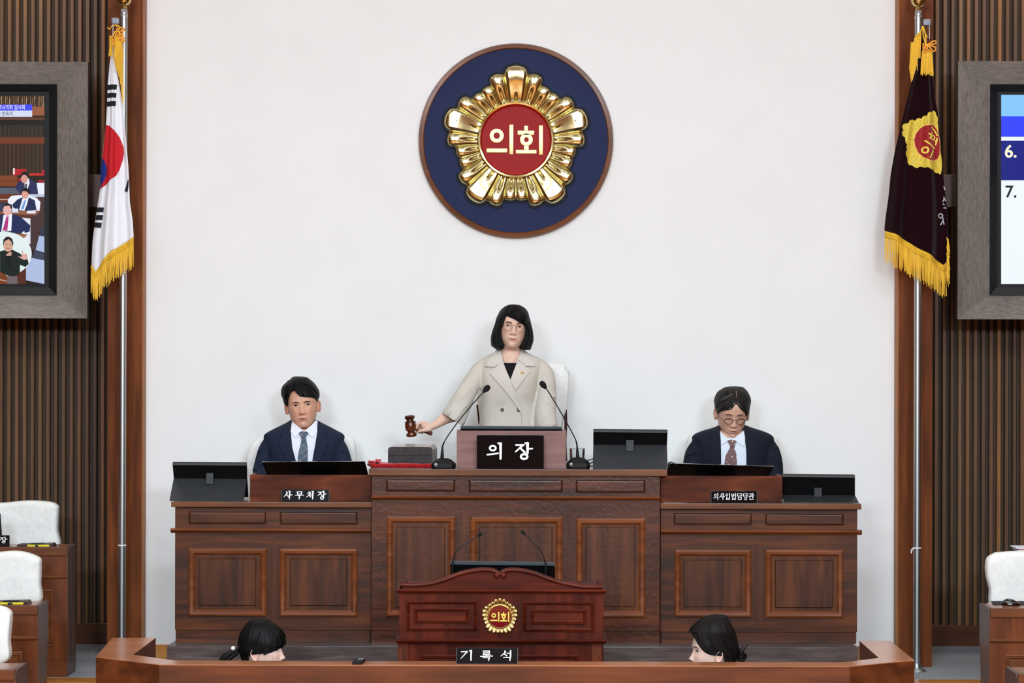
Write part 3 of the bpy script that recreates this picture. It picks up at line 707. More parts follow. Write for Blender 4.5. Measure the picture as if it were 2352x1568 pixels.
fdrape('red_half_circle', [[(241.5, 286), (250, 288), (262, 298), (275, 316), (283, 338), (284, 352), (281, 368), (275, 388), (266, 403), (252, 416), (240, 426), (228, 433), (232, 425), (240, 412), (244.5, 396), (245, 385), (240, 370), (233.5, 361)]], M_FR, fl, SF, 12.93, .004, step=.007)
fdrape('blue_half_circle', [[(233.5, 361), (240, 370), (245, 385), (244.5, 396), (240, 412), (232, 425), (228, 433), (229.5, 400), (231.5, 375)]], M_FB, fl, SF, 12.93, .0045, step=.007)
def fringe(parent, P, S, d, u0, u1, n, hb, ln, rad=.0019, sway=.004):
    """braided header band plus hanging threads along the lower hem"""
    mb = MB(); rows = []
    for j in range(4):
        rows.append([P(lerp(u0, u1, i / 60), 1.0) + Vector((0, -.004 - .002 * (j in (1, 2)), -hb * j / 3)) for i in range(61)])
    mb.grid(rows)
    for i in range(60):
        for k in (0, 1):
            p = P(lerp(u0, u1, (i + .5 * k) / 60), 1.0); mb.ell(p + Vector((0, -.007, -hb * (.35 + .4 * k))), (.0035, .002, .003), 8, 5)
    o1 = mb.build('fringe_braid', M_YEL2, parent); md = o1.modifiers.new('thickness', 'SOLIDIFY'); md.thickness = .003
    mb = MB()
    for i in range(n):
        u = lerp(u0, u1, (i + random.random() * .5) / n); p = P(min(1, u), 1.0)
        L = ln * random.uniform(.86, 1.06); dx = random.uniform(-sway, sway); dy = random.uniform(-.008, .004)
        q = p + Vector((0, -.004 + random.uniform(-.004, .004), -hb * .9))
        mb.tube([q, q + Vector((dx * .3, dy * .4, -L * .35)), q + Vector((dx, dy, -L * .7)), q + Vector((dx * 1.2, dy, -L))], [rad, rad * 1.1, rad, rad * .8], 5)
    mb.build('fringe_threads', M_YEL, parent)
fringe(fl, PF, SF, 12.93, .0, 1.0, 88, .035, .135)
def threads(parent, name, items, d, m=None, rad=.0019, ox=0, oy=0, k=1.0):
    mb = MB()
    for (x0, y0, x1, y1) in items:
        a = pt(ox + x0 / k, oy + y0 / k, d); b = pt(ox + x1 / k, oy + y1 / k, d)
        a.y += random.uniform(-.006, .006); b.y = a.y + random.uniform(-.004, .004)
        mid = (a + b) / 2 + Vector((random.uniform(-.002, .002), 0, 0))
        mb.tube([a, mid, b], [rad, rad, rad * .8], 5)
    return mb.build(name, m or M_YEL, parent)
it = [(random.uniform(252, 260), 82, x, random.uniform(122, 131)) for x in [249 + i * .9 for i in range(11)]]
env = [(261, 146), (266, 160), (271, 173), (275, 187), (278, 203), (280, 225), (282, 242)]
for i in range(46):
    x = 261.5 + 23 * i / 45
    lo = interp([(p[0], p[1]) for p in env], x)[0] if x < 282 else 236
    it.append((lerp(x, 272, .35), random.uniform(74, 92), x, min(lo, random.uniform(118, 140)) if i % 2 else lo - random.uniform(0, 10)))
threads(fl, 'top_fringe', it, 12.885)
def cords(parent, name, paths, d, m, rad=.0028, ox=0, oy=0, k=1.0, dy=0):
    mb = MB()
    for P in paths:
        q = [pt(ox + a / k, oy + b / k, d) + Vector((0, .008 * sin(i * 2.1) + dy, 0)) for i, (a, b) in enumerate(P)]
        mb.tube(spline(q, 8 * len(q)), rad, 8)
    return mb.build(name, m, parent)
cords(fl, 'tassel_cord', [[(120, 165), (150, 188), (205, 140), (285, 128), (318, 165), (300, 215), (262, 260), (228, 345)], [(262, 205), (285, 170), (270, 140)]], 12.865, M_YEL, .0028, 230, 40, 7.125)
cords(fl, 'tassel_knot', [[(300, 200), (330, 165), (390, 180), (398, 210), (350, 215), (320, 240), (340, 280), (368, 270), (372, 235), (350, 200)], [(235, 240), (270, 225), (310, 240), (320, 290), (290, 300)], [(360, 300), (400, 350), (395, 400), (370, 385), (345, 340), (310, 360), (330, 320), (370, 330)], [(215, 350), (215, 400), (212, 450), (206, 480), (202, 420), (205, 370)], [(240, 235), (215, 285), (200, 330)]], 12.86, M_ORC, .0042, 230, 40, 7.125)

Le = [(88, 2118), (94, 2116.5), (153, 2107.6), (191, 2095), (230, 2084.7), (275, 2074), (347, 2058), (398, 2049), (451, 2044), (497, 2037.5), (522, 2035), (620, 2035.4)]
Re = [(88, 2126), (94, 2128), (173, 2142), (222, 2148.5), (255, 2155), (319, 2160), (383, 2167.5), (425, 2171.4), (464, 2176.5), (502, 2179), (553, 2179.5), (575, 2178), (620, 2177)]
yb = [(0, 529), (.2, 541), (.5, 568), (.75, 589), (.95, 608), (1, 600)]
M_VEL = mat('maroon_velvet', (27, 4, 10), .85, sheen=.12, spec=.08)
fr, PR, SR = flagset('velvet_banner', 'dark maroon velvet banner with a gold and red badge and yellow fringe', 'flag', Le, Re, yb, 88, 12.93, [(1.9, .7, .35), (3.7, .3, .1)], M_VEL, .04)
K = dict(ox=2030, oy=240, k=9.224)
outl = [(1070, 125), (1110, 160), (1118, 215), (1150, 260), (1155, 320), (1150, 390), (1165, 440), (1168, 520), (1175, 640), (1200, 780), (1215, 900), (1215, 1000), (1235, 1100), (1245, 1200), (1250, 1300), (1238, 1400), (1220, 1478), (1190, 1470), (1165, 1435), (1130, 1455), (1080, 1430), (1040, 1375), (990, 1375), (920, 1330), (860, 1342), (775, 1310), (710, 1345), (650, 1325), (595, 1280), (550, 1285), (505, 1230), (498, 1140), (460, 1070), (455, 1000), (485, 960), (462, 900), (480, 850), (445, 800), (445, 710), (400, 660), (392, 590), (420, 530), (400, 480), (415, 420), (460, 398), (508, 405), (540, 340), (600, 320), (668, 345), (700, 300), (760, 285), (800, 305), (830, 250), (880, 235), (910, 240), (925, 180), (975, 158), (1020, 175), (1035, 140)]
outl = [(a + 1 * (0 if i % 2 else 0), b) for i, (a, b) in enumerate(outl)]
M_EMB = mat('gold_embroidery', (226, 200, 70), .6, nscale=260, namp=.25, bump=.6, bscale=260)
badge = fdrape('gold_badge', [outl], M_EMB, fr, SR, 12.93, .004, .002, .008, **K)
mb = MB(); ctr = (930, 800)
for i in range(0, len(outl), 2):
    a, b = outl[i]; mb2 = [(lerp(ctr[0], a, t), lerp(ctr[1], b, t)) for t in (.62, .9)]
    rb = ribbon([(x, y) for x, y in mb2], [4, 2]); drape(mb, fpoly(rb, 12.93, **K), SR, .0062, .0008, .01)
mb.build('petal_stitching', mat('dark_gold_thread', (186, 140, 52), .7), badge, smooth=False)
rell = [(990, 430), (1060, 440), (1130, 520), (1170, 640), (1195, 800), (1200, 950), (1190, 1060), (1150, 1140), (1060, 1185), (980, 1180), (860, 1130), (740, 1020), (670, 880), (645, 740), (680, 620), (780, 500), (880, 445)]
rbig = [(930 + (a - 930) * 1.045, 800 + (b - 800) * 1.035) for a, b in rell]
fdrape('badge_border', [rbig], mat('peach_thread', (244, 190, 104), .7), badge, SR, 12.93, .0066, .0008, .01, **K)
fdrape('red_badge_centre', [rell], mat('red_velvet', (150, 8, 18), .7, sheen=.4), badge, SR, 12.93, .0075, .0008, .01, **K)
M_WY = mat('pale_yellow_thread', (240, 216, 90), .6)
mb = MB()
for st in ([(1010, 475), (1090, 560), (1148, 660)], [(1018, 590), (957, 732)], [(935, 615), (990, 655)], [(1085, 760), (1115, 778)], [(1136, 700), (1130, 770), (1102, 862)], [(855, 765), (1085, 935)], [(1050, 970), (962, 1138)]):
    drape(mb, fpoly(ribbon(st, 16), 12.93, **K), SR, .0086, .0012, .008)
for (a, b, ro, ri) in ((1043, 700, 56, 28), (867, 968, 76, 40)):
    O = fpoly(circ(a, b, ro, ro), 12.93, **K); H = fpoly(circ(a, b, ri, ri), 12.93, **K)
    drape(mb, O, SR, .0086, .0012, .008, holes=(H,))
mb.build('badge_lettering', M_WY, badge, smooth=False)
mb = MB(); K4 = dict(ox=1952, oy=400, k=3.92)
drape(mb, fpoly(circ(825, 372, 24), 12.93, **K4), SR, .004, .001, .006, holes=(fpoly(circ(825, 372, 13), 12.93, **K4),))
for st in ([(850, 390), (845, 420), (825, 455)], [(846, 405), (858, 450)], [(852, 200), (872, 240)], [(845, 262), (862, 275)], [(852, 300), (880, 302)], [(855, 105), (864, 140)], [(862, 205), (846, 245)]):
    drape(mb, fpoly(ribbon(st, 5), 12.93, **K4), SR, .004, .001, .006)
mb.build('silver_lettering', mat('silver_thread', (170, 168, 176), .5), fr, smooth=False)
fringe(fr, PR, SR, 12.93, .0, 1.0, 96, .04, .145)
it = [(2176 + random.uniform(-1.5, 3), y, 2178 + random.uniform(-2, 4.5), y + random.uniform(18, 40)) for y in [545 + i * 1.6 for i in range(50)]]
threads(fr, 'side_fringe', it, 12.90)
it = []
for i in range(26): x = 430 + 225 * i / 25; it.append((lerp(x, 545, .25), 915, x + random.uniform(-4, 4), random.uniform(1290, 1375)))
threads(fr, 'tassel', it + [(a + 3, b, c_ + 3, d_) for a, b, c_, d_ in it], 12.86, None, .0024, 2060, 0, 7.84)
it = []
for i in range(30): x = 262 + 165 * i / 29; it.append((lerp(x, 440, .3), 700 - 150 * i / 29 + random.uniform(-20, 20), x - 8, 1060 - random.uniform(0, 40)))
for i in range(26): x = 228 + 130 * i / 25; it.append((x + 30, 760, x, min(1500, 1500 - (x - 262) * 3.4 + random.uniform(-30, 10)) if x > 262 else 1250 + (x - 228) * 7))
it.append((370, 1000, 376, 1270))
threads(fr, 'top_fringe', it, 12.875, None, .0022, 2060, 0, 7.84)
cords(fr, 'tassel_cord', [[(462, 470), (478, 600), (500, 760), (530, 830)], [(470, 470), (500, 560), (545, 680)], [(460, 470), (430, 560), (340, 650)], [(480, 480), (520, 640), (520, 820)]], 12.86, M_YEL, .003, 2060, 0, 7.84)
cords(fr, 'bow_knot', [[(540, 850), (580, 790), (650, 745), (700, 745), (705, 785), (650, 795), (590, 800)], [(560, 830), (620, 820), (680, 850), (695, 895), (660, 925), (610, 880), (570, 830)], [(500, 800), (540, 860), (500, 880), (520, 820), (560, 800), (540, 870), (580, 920), (620, 930)], [(475, 775), (480, 850), (478, 920), (540, 930)], [(500, 900), (550, 915), (600, 905)]], 12.85, M_ORC, .0042, 2060, 0, 7.84)
# ================================================================== dais and desks
DK = ((50, 27, 15), (76, 40, 22), (100, 54, 29))
M_DX = wood('desk_wood_horizontal', *DK, 'x', 5, 12, .42, .10, .08, gloss_bump=.10)
M_DZ = wood('desk_wood_vertical', (54, 28, 16), (76, 41, 23), (94, 52, 29), 'z', 5, 12, .42, .10, .08, gloss_bump=.10)
M_DV = wood('centre_desk_wood_horizontal', (52, 28, 20), (74, 39, 28), (94, 50, 35), 'x', 5, 12, .32, .40, .1, gloss_bump=.35)
M_DVZ = wood('centre_desk_wood_vertical', (56, 29, 18), (78, 42, 26), (98, 54, 33), 'z', 5, 12, .36, .25, .1, gloss_bump=.22)
M_MO = wood('moulding_wood', (94, 48, 26), (112, 60, 33), (130, 72, 41), 'x', 6, 12, .36, .25, .06)
M_TOPW = wood('worktop_wood', (84, 50, 36), (100, 62, 46), (118, 76, 58), 'x', 5, 12, .3, .4, .06, gloss_bump=.06)
M_PLI = wood('plinth_wood', (66, 54, 52), (84, 70, 66), (104, 88, 82), 'x', 12, 10, .4, .2, .05)
M_HUT = wood('pine_board', (54, 24, 17), (94, 46, 31), (134, 76, 48), 'x', 5, 6, .5, .0, .06, spec=.12)
M_ROSE = wood('rose_brown_board', (122, 88, 84), (134, 98, 92), (146, 108, 100), 'x', 14, 6, .5, .05, .05)
M_BLK2 = mat('matte_dark_plastic', (42, 44, 46), .55, bump=.1, bscale=500)
M_BLKG = mat('gloss_black', (6, 6, 7), .12, coat=.6)
M_SCR = mat('dark_monitor_glass', (10, 11, 13), .2)
ZP = Z(1176, 1484, 11.92)          # top of the plinth
pl = MB()
fl_, fr_ = on_z(380, 1485, ZP), on_z(1976, 1489, ZP); bl_, br_ = on_z(402, 1466, ZP), on_z(1962, 1470, ZP)
YF = 11.92
poly = [(fl_.x, YF), (fr_.x, YF), (fr_.x - .02, 12.3), (fr_.x - .02, DW - .015), (fl_.x + .02, DW - .015), (fl_.x + .02, 12.3)]
pl.prism(poly, 0, ZP, 'z'); p = pl.build('dais_plinth', M_PLI, bevel=.004)
tag(p, 'long low grey-brown wooden platform carrying the three panelled desks', 'platform')
p['kind'] = 'thing'
BIG = [(0, 0), (0, .011), (.009, .016), (.022, .014), (.030, .006), (.034, .003)]
def px_panel(mb, x0, y0, x1, y1, d, prof, fill=True):
    cx, cy = (x0 + x1) / 2, (y0 + y1) / 2; c = pt(cx, cy, d); s = d / F
    mb.panel(c.x - (x1 - x0) / 2 * s, c.x + (x1 - x0) / 2 * s, c.z - (y1 - y0) / 2 * s, c.z + (y1 - y0) / 2 * s, d, prof, fill)
def desk(label, df, bx0, bx1, tx0, tx1, ty0, ty1, small, mo, big, inner, basey, top_y, hx, hz, back=.45, mx0=None, mx1=None, baseinset=0.0, stiles=()):
    cx = (bx0 + bx1) / 2; x0, x1 = X(bx0, 1300, df), X(bx1, 1300, df)
    t = thing('panelled_desk', label, 'desk', Vector(((x0 + x1) / 2, df, ZP)))
    zt, zt0 = Z(cx, ty0, df - .03), Z(cx, ty1, df - .03); zm1, zm0 = Z(cx, mo[0], df), Z(cx, mo[1], df); zb = Z(cx, basey, df)
    MB().box(x0, x1, df, df + .03, zb, zt0).build('front_board', hx, t, smooth=False, bevel=.001)
    m = MB(); m.box(x0, x0 + .03, df + .03, df + back, ZP, zt0); m.box(x1 - .03, x1, df + .03, df + back, ZP, zt0)
    for a in (x0, x1 - .03):
        MB().box(a, a + .03, df + .03, df + back, ZP, zt0).build('side_board', hz, t, bevel=.001)
    MB().box(x0 + baseinset, x1 - baseinset, df + .006, df + .036, ZP, zb).build('base_board', hx, t, bevel=.001)
    MB().box(X(tx0, ty0, df - .03), X(tx1, ty0, df - .03), df - .03, df + back + .02, zt0, zt).build('worktop', top_y, t, bevel=.003)
    # waist moulding: half-round
    h = zm1 - zm0; a, b = X(mx0 or bx0, 1200, df), X(mx1 or bx1, 1200, df)
    prof = [(df + .002, zm0), (df - .010, zm0 + h * .1), (df - .012, zm0 + h * .28), (df - .021, zm0 + h * .38), (df - .026, zm0 + h * .62), (df - .021, zm0 + h * .86), (df - .008, zm1), (df + .002, zm1)]
    MB().prism(prof, a, b, 'x').build('waist_moulding', M_MO, t)
    for (q0, q1, q2, q3) in small:
        mb = MB(); px_panel(mb, q0, q1, q2, q3, df, [(0, -.001), (0, .002), (.003, -.0), (.004, .0), (.006, .005), (.010, .006)]); mb.build('upper_panel', hx, t, smooth=False)
        g = MB(); px_panel(g, q0 - 1, q1 - 1, q2 + 1, q3 + 1, df, [(0, .0005), (.003, .0012), (.004, .0004)], False); g.build('panel_groove', M_GRV, t, smooth=False)
    for (q, r_) in zip(big, inner):
        mb = MB(); px_panel(mb, *q, df, BIG, False); mb.build('panel_moulding', M_MO, t, ang=20)
        mb = MB(); s = df / F
        # raised field: recessed border, bevel, flat centre
        c = pt((q[0] + q[2]) / 2, (q[1] + q[3]) / 2, df); w_, h_ = (q[2] - q[0]) * s, (q[3] - q[1]) * s
        iw, ih = (r_[2] - r_[0]) * s, (r_[3] - r_[1]) * s
        def ring(w__, h__, o_, cc): return [(cc.x - w__ / 2, df - o_, cc.z - h__ / 2), (cc.x + w__ / 2, df - o_, cc.z - h__ / 2), (cc.x + w__ / 2, df - o_, cc.z + h__ / 2), (cc.x - w__ / 2, df - o_, cc.z + h__ / 2)]
        c2_ = pt((r_[0] + r_[2]) / 2, (r_[1] + r_[3]) / 2, df)
        R = [ring(w_ - .05, h_ - .05, .001, c), ring(w_ - .06, h_ - .06, .0035, c), ring(iw + .008, ih + .008, .0035, c2_), ring(iw, ih, .011, c2_)]
        mb.grid(R, cv=True); k = 12; mb.f.append((k, k + 1, k + 2, k + 3)); mb.build('raised_panel', hz, t, smooth=False)
    for (sx, y0, y1, w__) in stiles:
        c = pt(sx, (y0 + y1) / 2, df); s = df / F; hw = w__ / 2 * s; hh = (y1 - y0) / 2 * s
        MB().prism([(c.x - hw, c.z - hh + hw), (c.x, c.z - hh), (c.x + hw, c.z - hh + hw), (c.x + hw, c.z + hh - hw), (c.x, c.z + hh), (c.x - hw, c.z + hh - hw)], df - .0012, df + .01).build('pointed_stile', hz, t, smooth=False)
    return t, zt
M_GRV = mat('dark_groove', (38, 18, 12), .5)
DC, DD = 12.00, 12.05
dL, ZSL = desk('dark brown panelled side desk at the left, carrying the four-letter nameplate', DD, 402, 853, 393, 854, 1152.5, 1165, [(434, 1174, 611, 1203), (643.5, 1174.5, 821, 1204)], (1212.5, 1224),
     [(434, 1259, 612, 1414), (643, 1260, 821, 1415)], [(458.5, 1283.5, 587, 1388.5), (668, 1284, 796, 1389)], 1446.5, M_TOPW, M_DX, M_DZ, mx0=393, baseinset=.006, stiles=[(627.5, 1243, 1432, 30)])
dR, ZSR = desk('dark brown panelled side desk at the right, seven-letter nameplate on its hutch', DD, 1517, 1969, 1517, 1978.5, 1156, 1169.5, [(1548, 1178, 1726.5, 1205), (1758, 1179, 1937, 1206)], (1215.5, 1228),
     [(1549.5, 1262, 1725, 1416), (1758, 1262.5, 1936, 1417.5)], [(1571.5, 1286.5, 1701.5, 1392), (1781.5, 1287.5, 1911, 1393.5)], 1451, M_TOPW, M_DX, M_DZ, mx1=1978.5, baseinset=.006, stiles=[(1741, 1247, 1432, 31)])
dM, ZC = desk('tall glossy brown panelled central desk where the standing woman presides', DC, 853.5, 1515.5, 847, 1533, 1077.5, 1092.5, [(887, 1100.5, 1045, 1128), (1077, 1101, 1292, 1129.5), (1323, 1102, 1481.5, 1131)], (1139, 1148.5),
     [(888.5, 1185.5, 1045, 1415), (1080.5, 1187, 1291, 1416), (1324, 1190, 1481.5, 1416.5)], [(911, 1211, 1020, 1393), (1101.6, 1211, 1267, 1392), (1346.5, 1211, 1457, 1391)], 1448, M_TOPW, M_DV, M_DVZ, mx0=853, mx1=1516, stiles=[(1063, 1172, 1430, 33), (1307.5, 1172, 1430, 31)])
# ------------------------------------------------------------------ hutch boards and monitors
def hutch(name, label, x0, y0, x1, y1, d, m, depth=.20):
    c = pt((x0 + x1) / 2, y1, d); s = d / F; zt = Z((x0 + x1) / 2, y0, d); w_ = (x1 - x0) / 2 * s; zb = ZC if m is M_ROSE else ZSL
    t = thing(name, label, 'monitor stand', Vector((c.x, d, zb)))
    MB().box(c.x - w_, c.x + w_, d, d + .018, zb, zt).build('front_board', m, t, bevel=.0015)
    for a in (-w_, w_ - .018): MB().box(c.x + a, c.x + a + .018, d + .018, d + depth, zb, zt).build('side_board', m, t, bevel=.001)
    return t
hutch('wooden_hutch', 'knotty reddish pine monitor hutch on the left desk', 574, 1090.5, 853, 1152, 12.055, M_HUT)
hR = hutch('wooden_hutch', 'knotty reddish pine monitor hutch on the right desk', 1517, 1092.5, 1797, 1155, 12.055, M_HUT)
hutch('wooden_hutch', 'rose-brown box around the central monitor, behind the large black nameplate', 1049, 989, 1300, 1076, 12.06, M_ROSE)
def monitor(label, q, d, lean=.10, m=M_SCR, band=0, gap=.0, foot=None, zb=ZSL):
    """desk monitor seen from behind/front edge: q = four px corners tl,tr,br,bl; top nearer the camera"""
    tl, tr, br, bl = [pt(*p, d) for p in q]
    for v in (tl, tr): v.y = d - lean * .5
    for v in (bl, br): v.y = d + lean * .5
    base = Vector(((bl.x + br.x) / 2, d + .03, zb))
    t = thing('desk_monitor', label, 'monitor', base)
    A = [tl, tr, br, bl]; B = [v + Vector((0, .03, .002)) for v in A]
    mb = MB(); mb.hexa(A, B); mb.build('display', m, t, bevel=.004)
    if band:
        h = band * d / F; e = Vector((0, -.0015, 0)); dn = (bl - tl).normalized() * h; dn2 = (br - tr).normalized() * h
        mb = MB(); mb.hexa([tl + e + Vector((0, -.002, 0)), tr + e + Vector((0, -.002, 0)), tr + dn2 + e, tl + dn + e], [tl + Vector((0, .01, .001)), tr + Vector((0, .01, .001)), tr + dn2 + Vector((0, .01, 0)), tl + dn + Vector((0, .01, 0))])
        mb.build('top_edge', mat('monitor_edge_grey', (84, 92, 98), .45), t, smooth=False)
    cx = base.x
    MB().box(cx - .03, cx + .03, d + lean * .3 + .02, d + lean * .3 + .05, zb + .01, (tl.z + bl.z) / 2).build('stand_neck', M_BLACK, t, bevel=.003)
    MB().box(cx - .1, cx + .1, d - .02 + lean * .3, d + .14 + lean * .3, zb, zb + .012).build('stand_foot', M_BLACK, t, bevel=.003)
    return t
monitor('wide black gloss monitor standing in front of the man with the plaid tie', [(603, 1060), (839, 1058.5), (845, 1093), (611, 1093)], 12.14, .08, M_BLKG)
monitor('wide black gloss monitor standing in front of the bespectacled man looking down', [(1536, 1063), (1776, 1070), (1768, 1096), (1530, 1094)], 12.14, .08, M_BLKG)
monitor('black monitor with a grey top edge in front of the standing woman', [(1058, 978), (1291, 979.5), (1291, 1050), (1058, 1050)], 12.13, .06, M_SCR, 6.0, zb=ZC)
def easel(label, tl, tr, cl, cr, bl, br, tab, d, zb, dark=M_BLACK):
    """touch screen seen from behind: overhanging back panel above, support plate flaring towards the camera below"""
    P = lambda p, dd: pt(p[0], p[1], dd)
    dt, dcx, df_ = d - .03, d + .05, d - .07
    a = [P(tl, dt), P(tr, dt), P(cr, dcx), P(cl, dcx)]; b = [P(cl, dcx), P(cr, dcx), P(br, df_), P(bl, df_)]
    zlow = (b[2].z + b[3].z) / 2
    for v in (b[2], b[3]): v.z += zb - zlow + .001
    t = thing('touch_screen', label, 'touch screen', Vector(((b[2].x + b[3].x) / 2, df_, zb)))
    up = Vector((0, .008, .004)); n = Vector((0, .022, .010))
    MB().hexa(a, [v + n for v in a]).build('back_panel', dark, t, smooth=False, bevel=.002)  # near-black colour carries the shade of the overhanging side
    # screen body continues down behind the plate
    c2 = [a[3] + Vector((0, .002, 0)), a[2] + Vector((0, .002, 0)), Vector((a[2].x, dcx + .055, zb + .012)), Vector((a[3].x, dcx + .055, zb + .012))]
    MB().hexa(c2, [v + Vector((0, .02, .006)) for v in c2]).build('screen_body', M_BLACK, t, smooth=False)
    MB().hexa(b, [v + Vector((0, .004, .004)) for v in b]).build('support_plate', M_BLK2, t, smooth=False, bevel=.001)  # paler grey carries the light on the upward-facing plate
    x0, y0, x1, y1 = tab
    f = (y0 - tl[1]) / max(1, (cl[1] - tl[1])); g = (y1 - cl[1]) / max(1, (bl[1] - cl[1]))
    mid = lambda A, B, k: A + (B - A) * k
    s0, s1 = pt(x0, y0, lerp(dt, dcx, max(0, min(1, f))) - .006), pt(x1, y0, lerp(dt, dcx, max(0, min(1, f))) - .006)
    s2, s3 = pt(x1, y1, lerp(dcx, df_, max(0, g)) - .004), pt(x0, y1, lerp(dcx, df_, max(0, g)) - .004)
    MB().hexa([s0, s1, s2, s3], [v + Vector((0, .012, .0)) for v in (s0, s1, s2, s3)]).build('hinge_tab', mat('hinge_dark', (24, 27, 31), .5), t, smooth=False, bevel=.0015)
    e = [a[0] + Vector((0, -.001, .0)), a[1] + Vector((0, -.001, 0))]
    k = [v + Vector((0, -.001, -.006)) for v in e]
    MB().hexa([e[0], e[1], k[1], k[0]], [v + Vector((0, .012, .006)) for v in (e[0], e[1], k[1], k[0])]).build('top_edge', M_BLK2, t, smooth=False)
    return t
easel('black easel-style touch screen on the left end of the left desk', (396, 1065), (566, 1066), (399, 1098), (567, 1100), (389, 1144), (560, 1145), (473, 1086, 490, 1112), 12.12, ZSL)
easel('black easel-style touch screen on the central desk, right of the nameplate', (1363, 989), (1533.5, 991), (1363, 1021), (1532, 1022), (1362, 1076), (1533.5, 1075.5), (1438, 1010, 1456, 1036), 12.06, ZC)
easel('black easel-style touch screen on the right end of the right desk', (1797, 1092), (1964, 1094), (1797, 1137), (1964, 1138), (1800, 1152), (1973, 1153), (1870, 1120, 1888, 1141), 12.12, ZSR)
# ------------------------------------------------------------------ nameplates
M_PLT = mat('black_nameplate', (10, 11, 13), .09, coat=.0); M_PLT2 = mat('satin_black_nameplate', (15, 17, 20), .22, spec=.25)
M_CLEAR = mat('clear_acrylic_edge', (120, 124, 126), .2, spec=.5)
def plate(label, x0, y0, x1, y1, d, zb, chars, cw, ch_, cy, m, lean=.25, bold=1.0, edge=True, cys=None):
    c = pt((x0 + x1) / 2, y1, d); s = d / F; w_ = (x1 - x0) / 2 * s; h = (y1 - y0) * s; zb0 = zb
    t = thing('nameplate', label, 'nameplate', Vector((c.x, d, zb0)))
    sl = lean; tk_ = .02 if d < 12 else .007
    z1 = zb0 + h
    # wedge: front face leans back with slope sl
    f0 = d; mb = MB()
    mb.hexa([(c.x - w_, f0, zb0), (c.x + w_, f0, zb0), (c.x + w_, f0 + sl * h, z1), (c.x - w_, f0 + sl * h, z1)], [(c.x - w_, f0 + sl * h + tk_, zb0), (c.x + w_, f0 + sl * h + tk_, zb0), (c.x + w_, f0 + sl * h + .004, z1), (c.x - w_, f0 + sl * h + .004, z1)])
    mb.build('plate', m, t, bevel=.001)
    if edge:
        for a in (-1, 1):
            xx = c.x + a * w_
            MB().hexa([(xx - .0007, f0 - .001, zb0), (xx + .0007, f0 - .001, zb0), (xx + .0007, f0 + sl * h - .001, z1), (xx - .0007, f0 + sl * h - .001, z1)], [(xx - .0007, f0 + .003, zb0), (xx + .0007, f0 + .003, zb0), (xx + .0007, f0 + sl * h + .003, z1), (xx - .0007, f0 + sl * h + .003, z1)]).build('side_edge', M_CLEAR, t, smooth=False)
    items = []
    for chx, px in chars:
        items.append((chx, c.x + (px - (x0 + x1) / 2) * s - cw / 2 * s, zb0 + (y1 - cy - ch_ / 2) * s, cw * s, ch_ * s))
    sign_text('lettering', M_LET, t, items, f0 - .0004, bold=bold, sl=sl, zb=zb0)
    return t
M_LET = mat('white_lettering', (245, 246, 248), .5)
plate('large black nameplate with two white characters on the central desk', 1095, 997, 1249, 1075, 11.99, ZC, [('의', 1138), ('장', 1203)], 39, 37, 1033.5, M_PLT, .0, 1.12, edge=False)
plate('black nameplate with four white characters on the left hutch', 646, 1124.5, 756, 1152.5, 12.033, ZSL, [('사', 661.5), ('무', 688), ('처', 713), ('장', 739.5)], 19, 18.5, 1137, M_PLT2, .03, 1.05)
plate('narrow black nameplate with seven crowded white characters on the right hutch', 1633, 1126, 1739, 1154.5, 12.033, ZSR, [(c_, 1645 + i * 13.45) for i, c_ in enumerate('의사입법담당관')], 12.6, 15.5, 1139, M_PLT, .04, .95)
# ------------------------------------------------------------------ microphones
M_FOAM = mat('black_foam', (14, 14, 15), .95, bump=.6, bscale=700); M_STEM = mat('black_metal_stem', (40, 42, 44), .35, metal=.6)
def gooseneck(label, path, d, foam_r, sleeve=None, base=None, zb=None, dpath=None, group=None, foot=None):
    q = [pt(a, b, d + (dpath[i] if dpath else 0)) for i, (a, b) in enumerate(path)]
    t = thing('gooseneck_microphone', label, 'microphone', Vector((q[0].x, d, zb if zb is not None else q[0].z)), group)
    sp = spline(q, 30); MB().tube(sp, [.0042 if i < 10 else .003 for i in range(len(sp))], 10).build('gooseneck', M_STEM, t)
    dr = (sp[-1] - sp[-3]).normalized()
    MB().lathe([(0, -.012), (foam_r * .45, -.010), (foam_r * .7, .0), (foam_r * .95, .008), (foam_r, foam_r * .9), (foam_r * .9, foam_r * 1.7), (foam_r * .5, foam_r * 2.2), (0, foam_r * 2.35)], sp[-1] - dr * .012, 20, dr).build('foam_windscreen', M_FOAM, t)
    if sleeve:
        a, b = q[0], q[0] + (q[1] - q[0]).normalized() * sleeve
        MB().tube([a, a + (b - a) * .1, a + (b - a) * .6, b], [.009, .0095, .007, .004], 14).build('sleeve', M_BLACK, t)
    if base:
        x0, x1, yt, ybm = base; zt = Z(x0, yt, d); c = pt((x0 + x1) / 2, yt, d); w_ = (x1 - x0) / 2 * d / F; h = zt - zb
        mb = MB(); yb_ = .045
        def oc(w1, y1, z, k=.4): return [(c.x + a * w1, d + b * y1, z) for a, b in ((-1, -k), (-1 + .28, -1), (1 - .28, -1), (1, -k), (1, k), (1 - .28, 1), (-1 + .28, 1), (-1, k))]
        mb.rings([oc(w_ * .96, yb_ * .96, zb), oc(w_, yb_, zb + h * .15), oc(w_, yb_, zb + h * .5), oc(w_ * .55, yb_ * .6, zb + h * .92), oc(w_ * .35, yb_ * .4, zb + h)]); mb.build('base', M_BLACK, t, bevel=.002)
        MB().lathe([(0, 0), (.010, 0), (.010, .006), (.006, .008), (0, .008)], (c.x - w_ * .62, d - yb_ - .001, zb + h * .4), 18, (0, -1, 0)).build('button', mat('grey_button', (120, 122, 124), .3, metal=.5), t)
    if foot: foot(t)
    return t
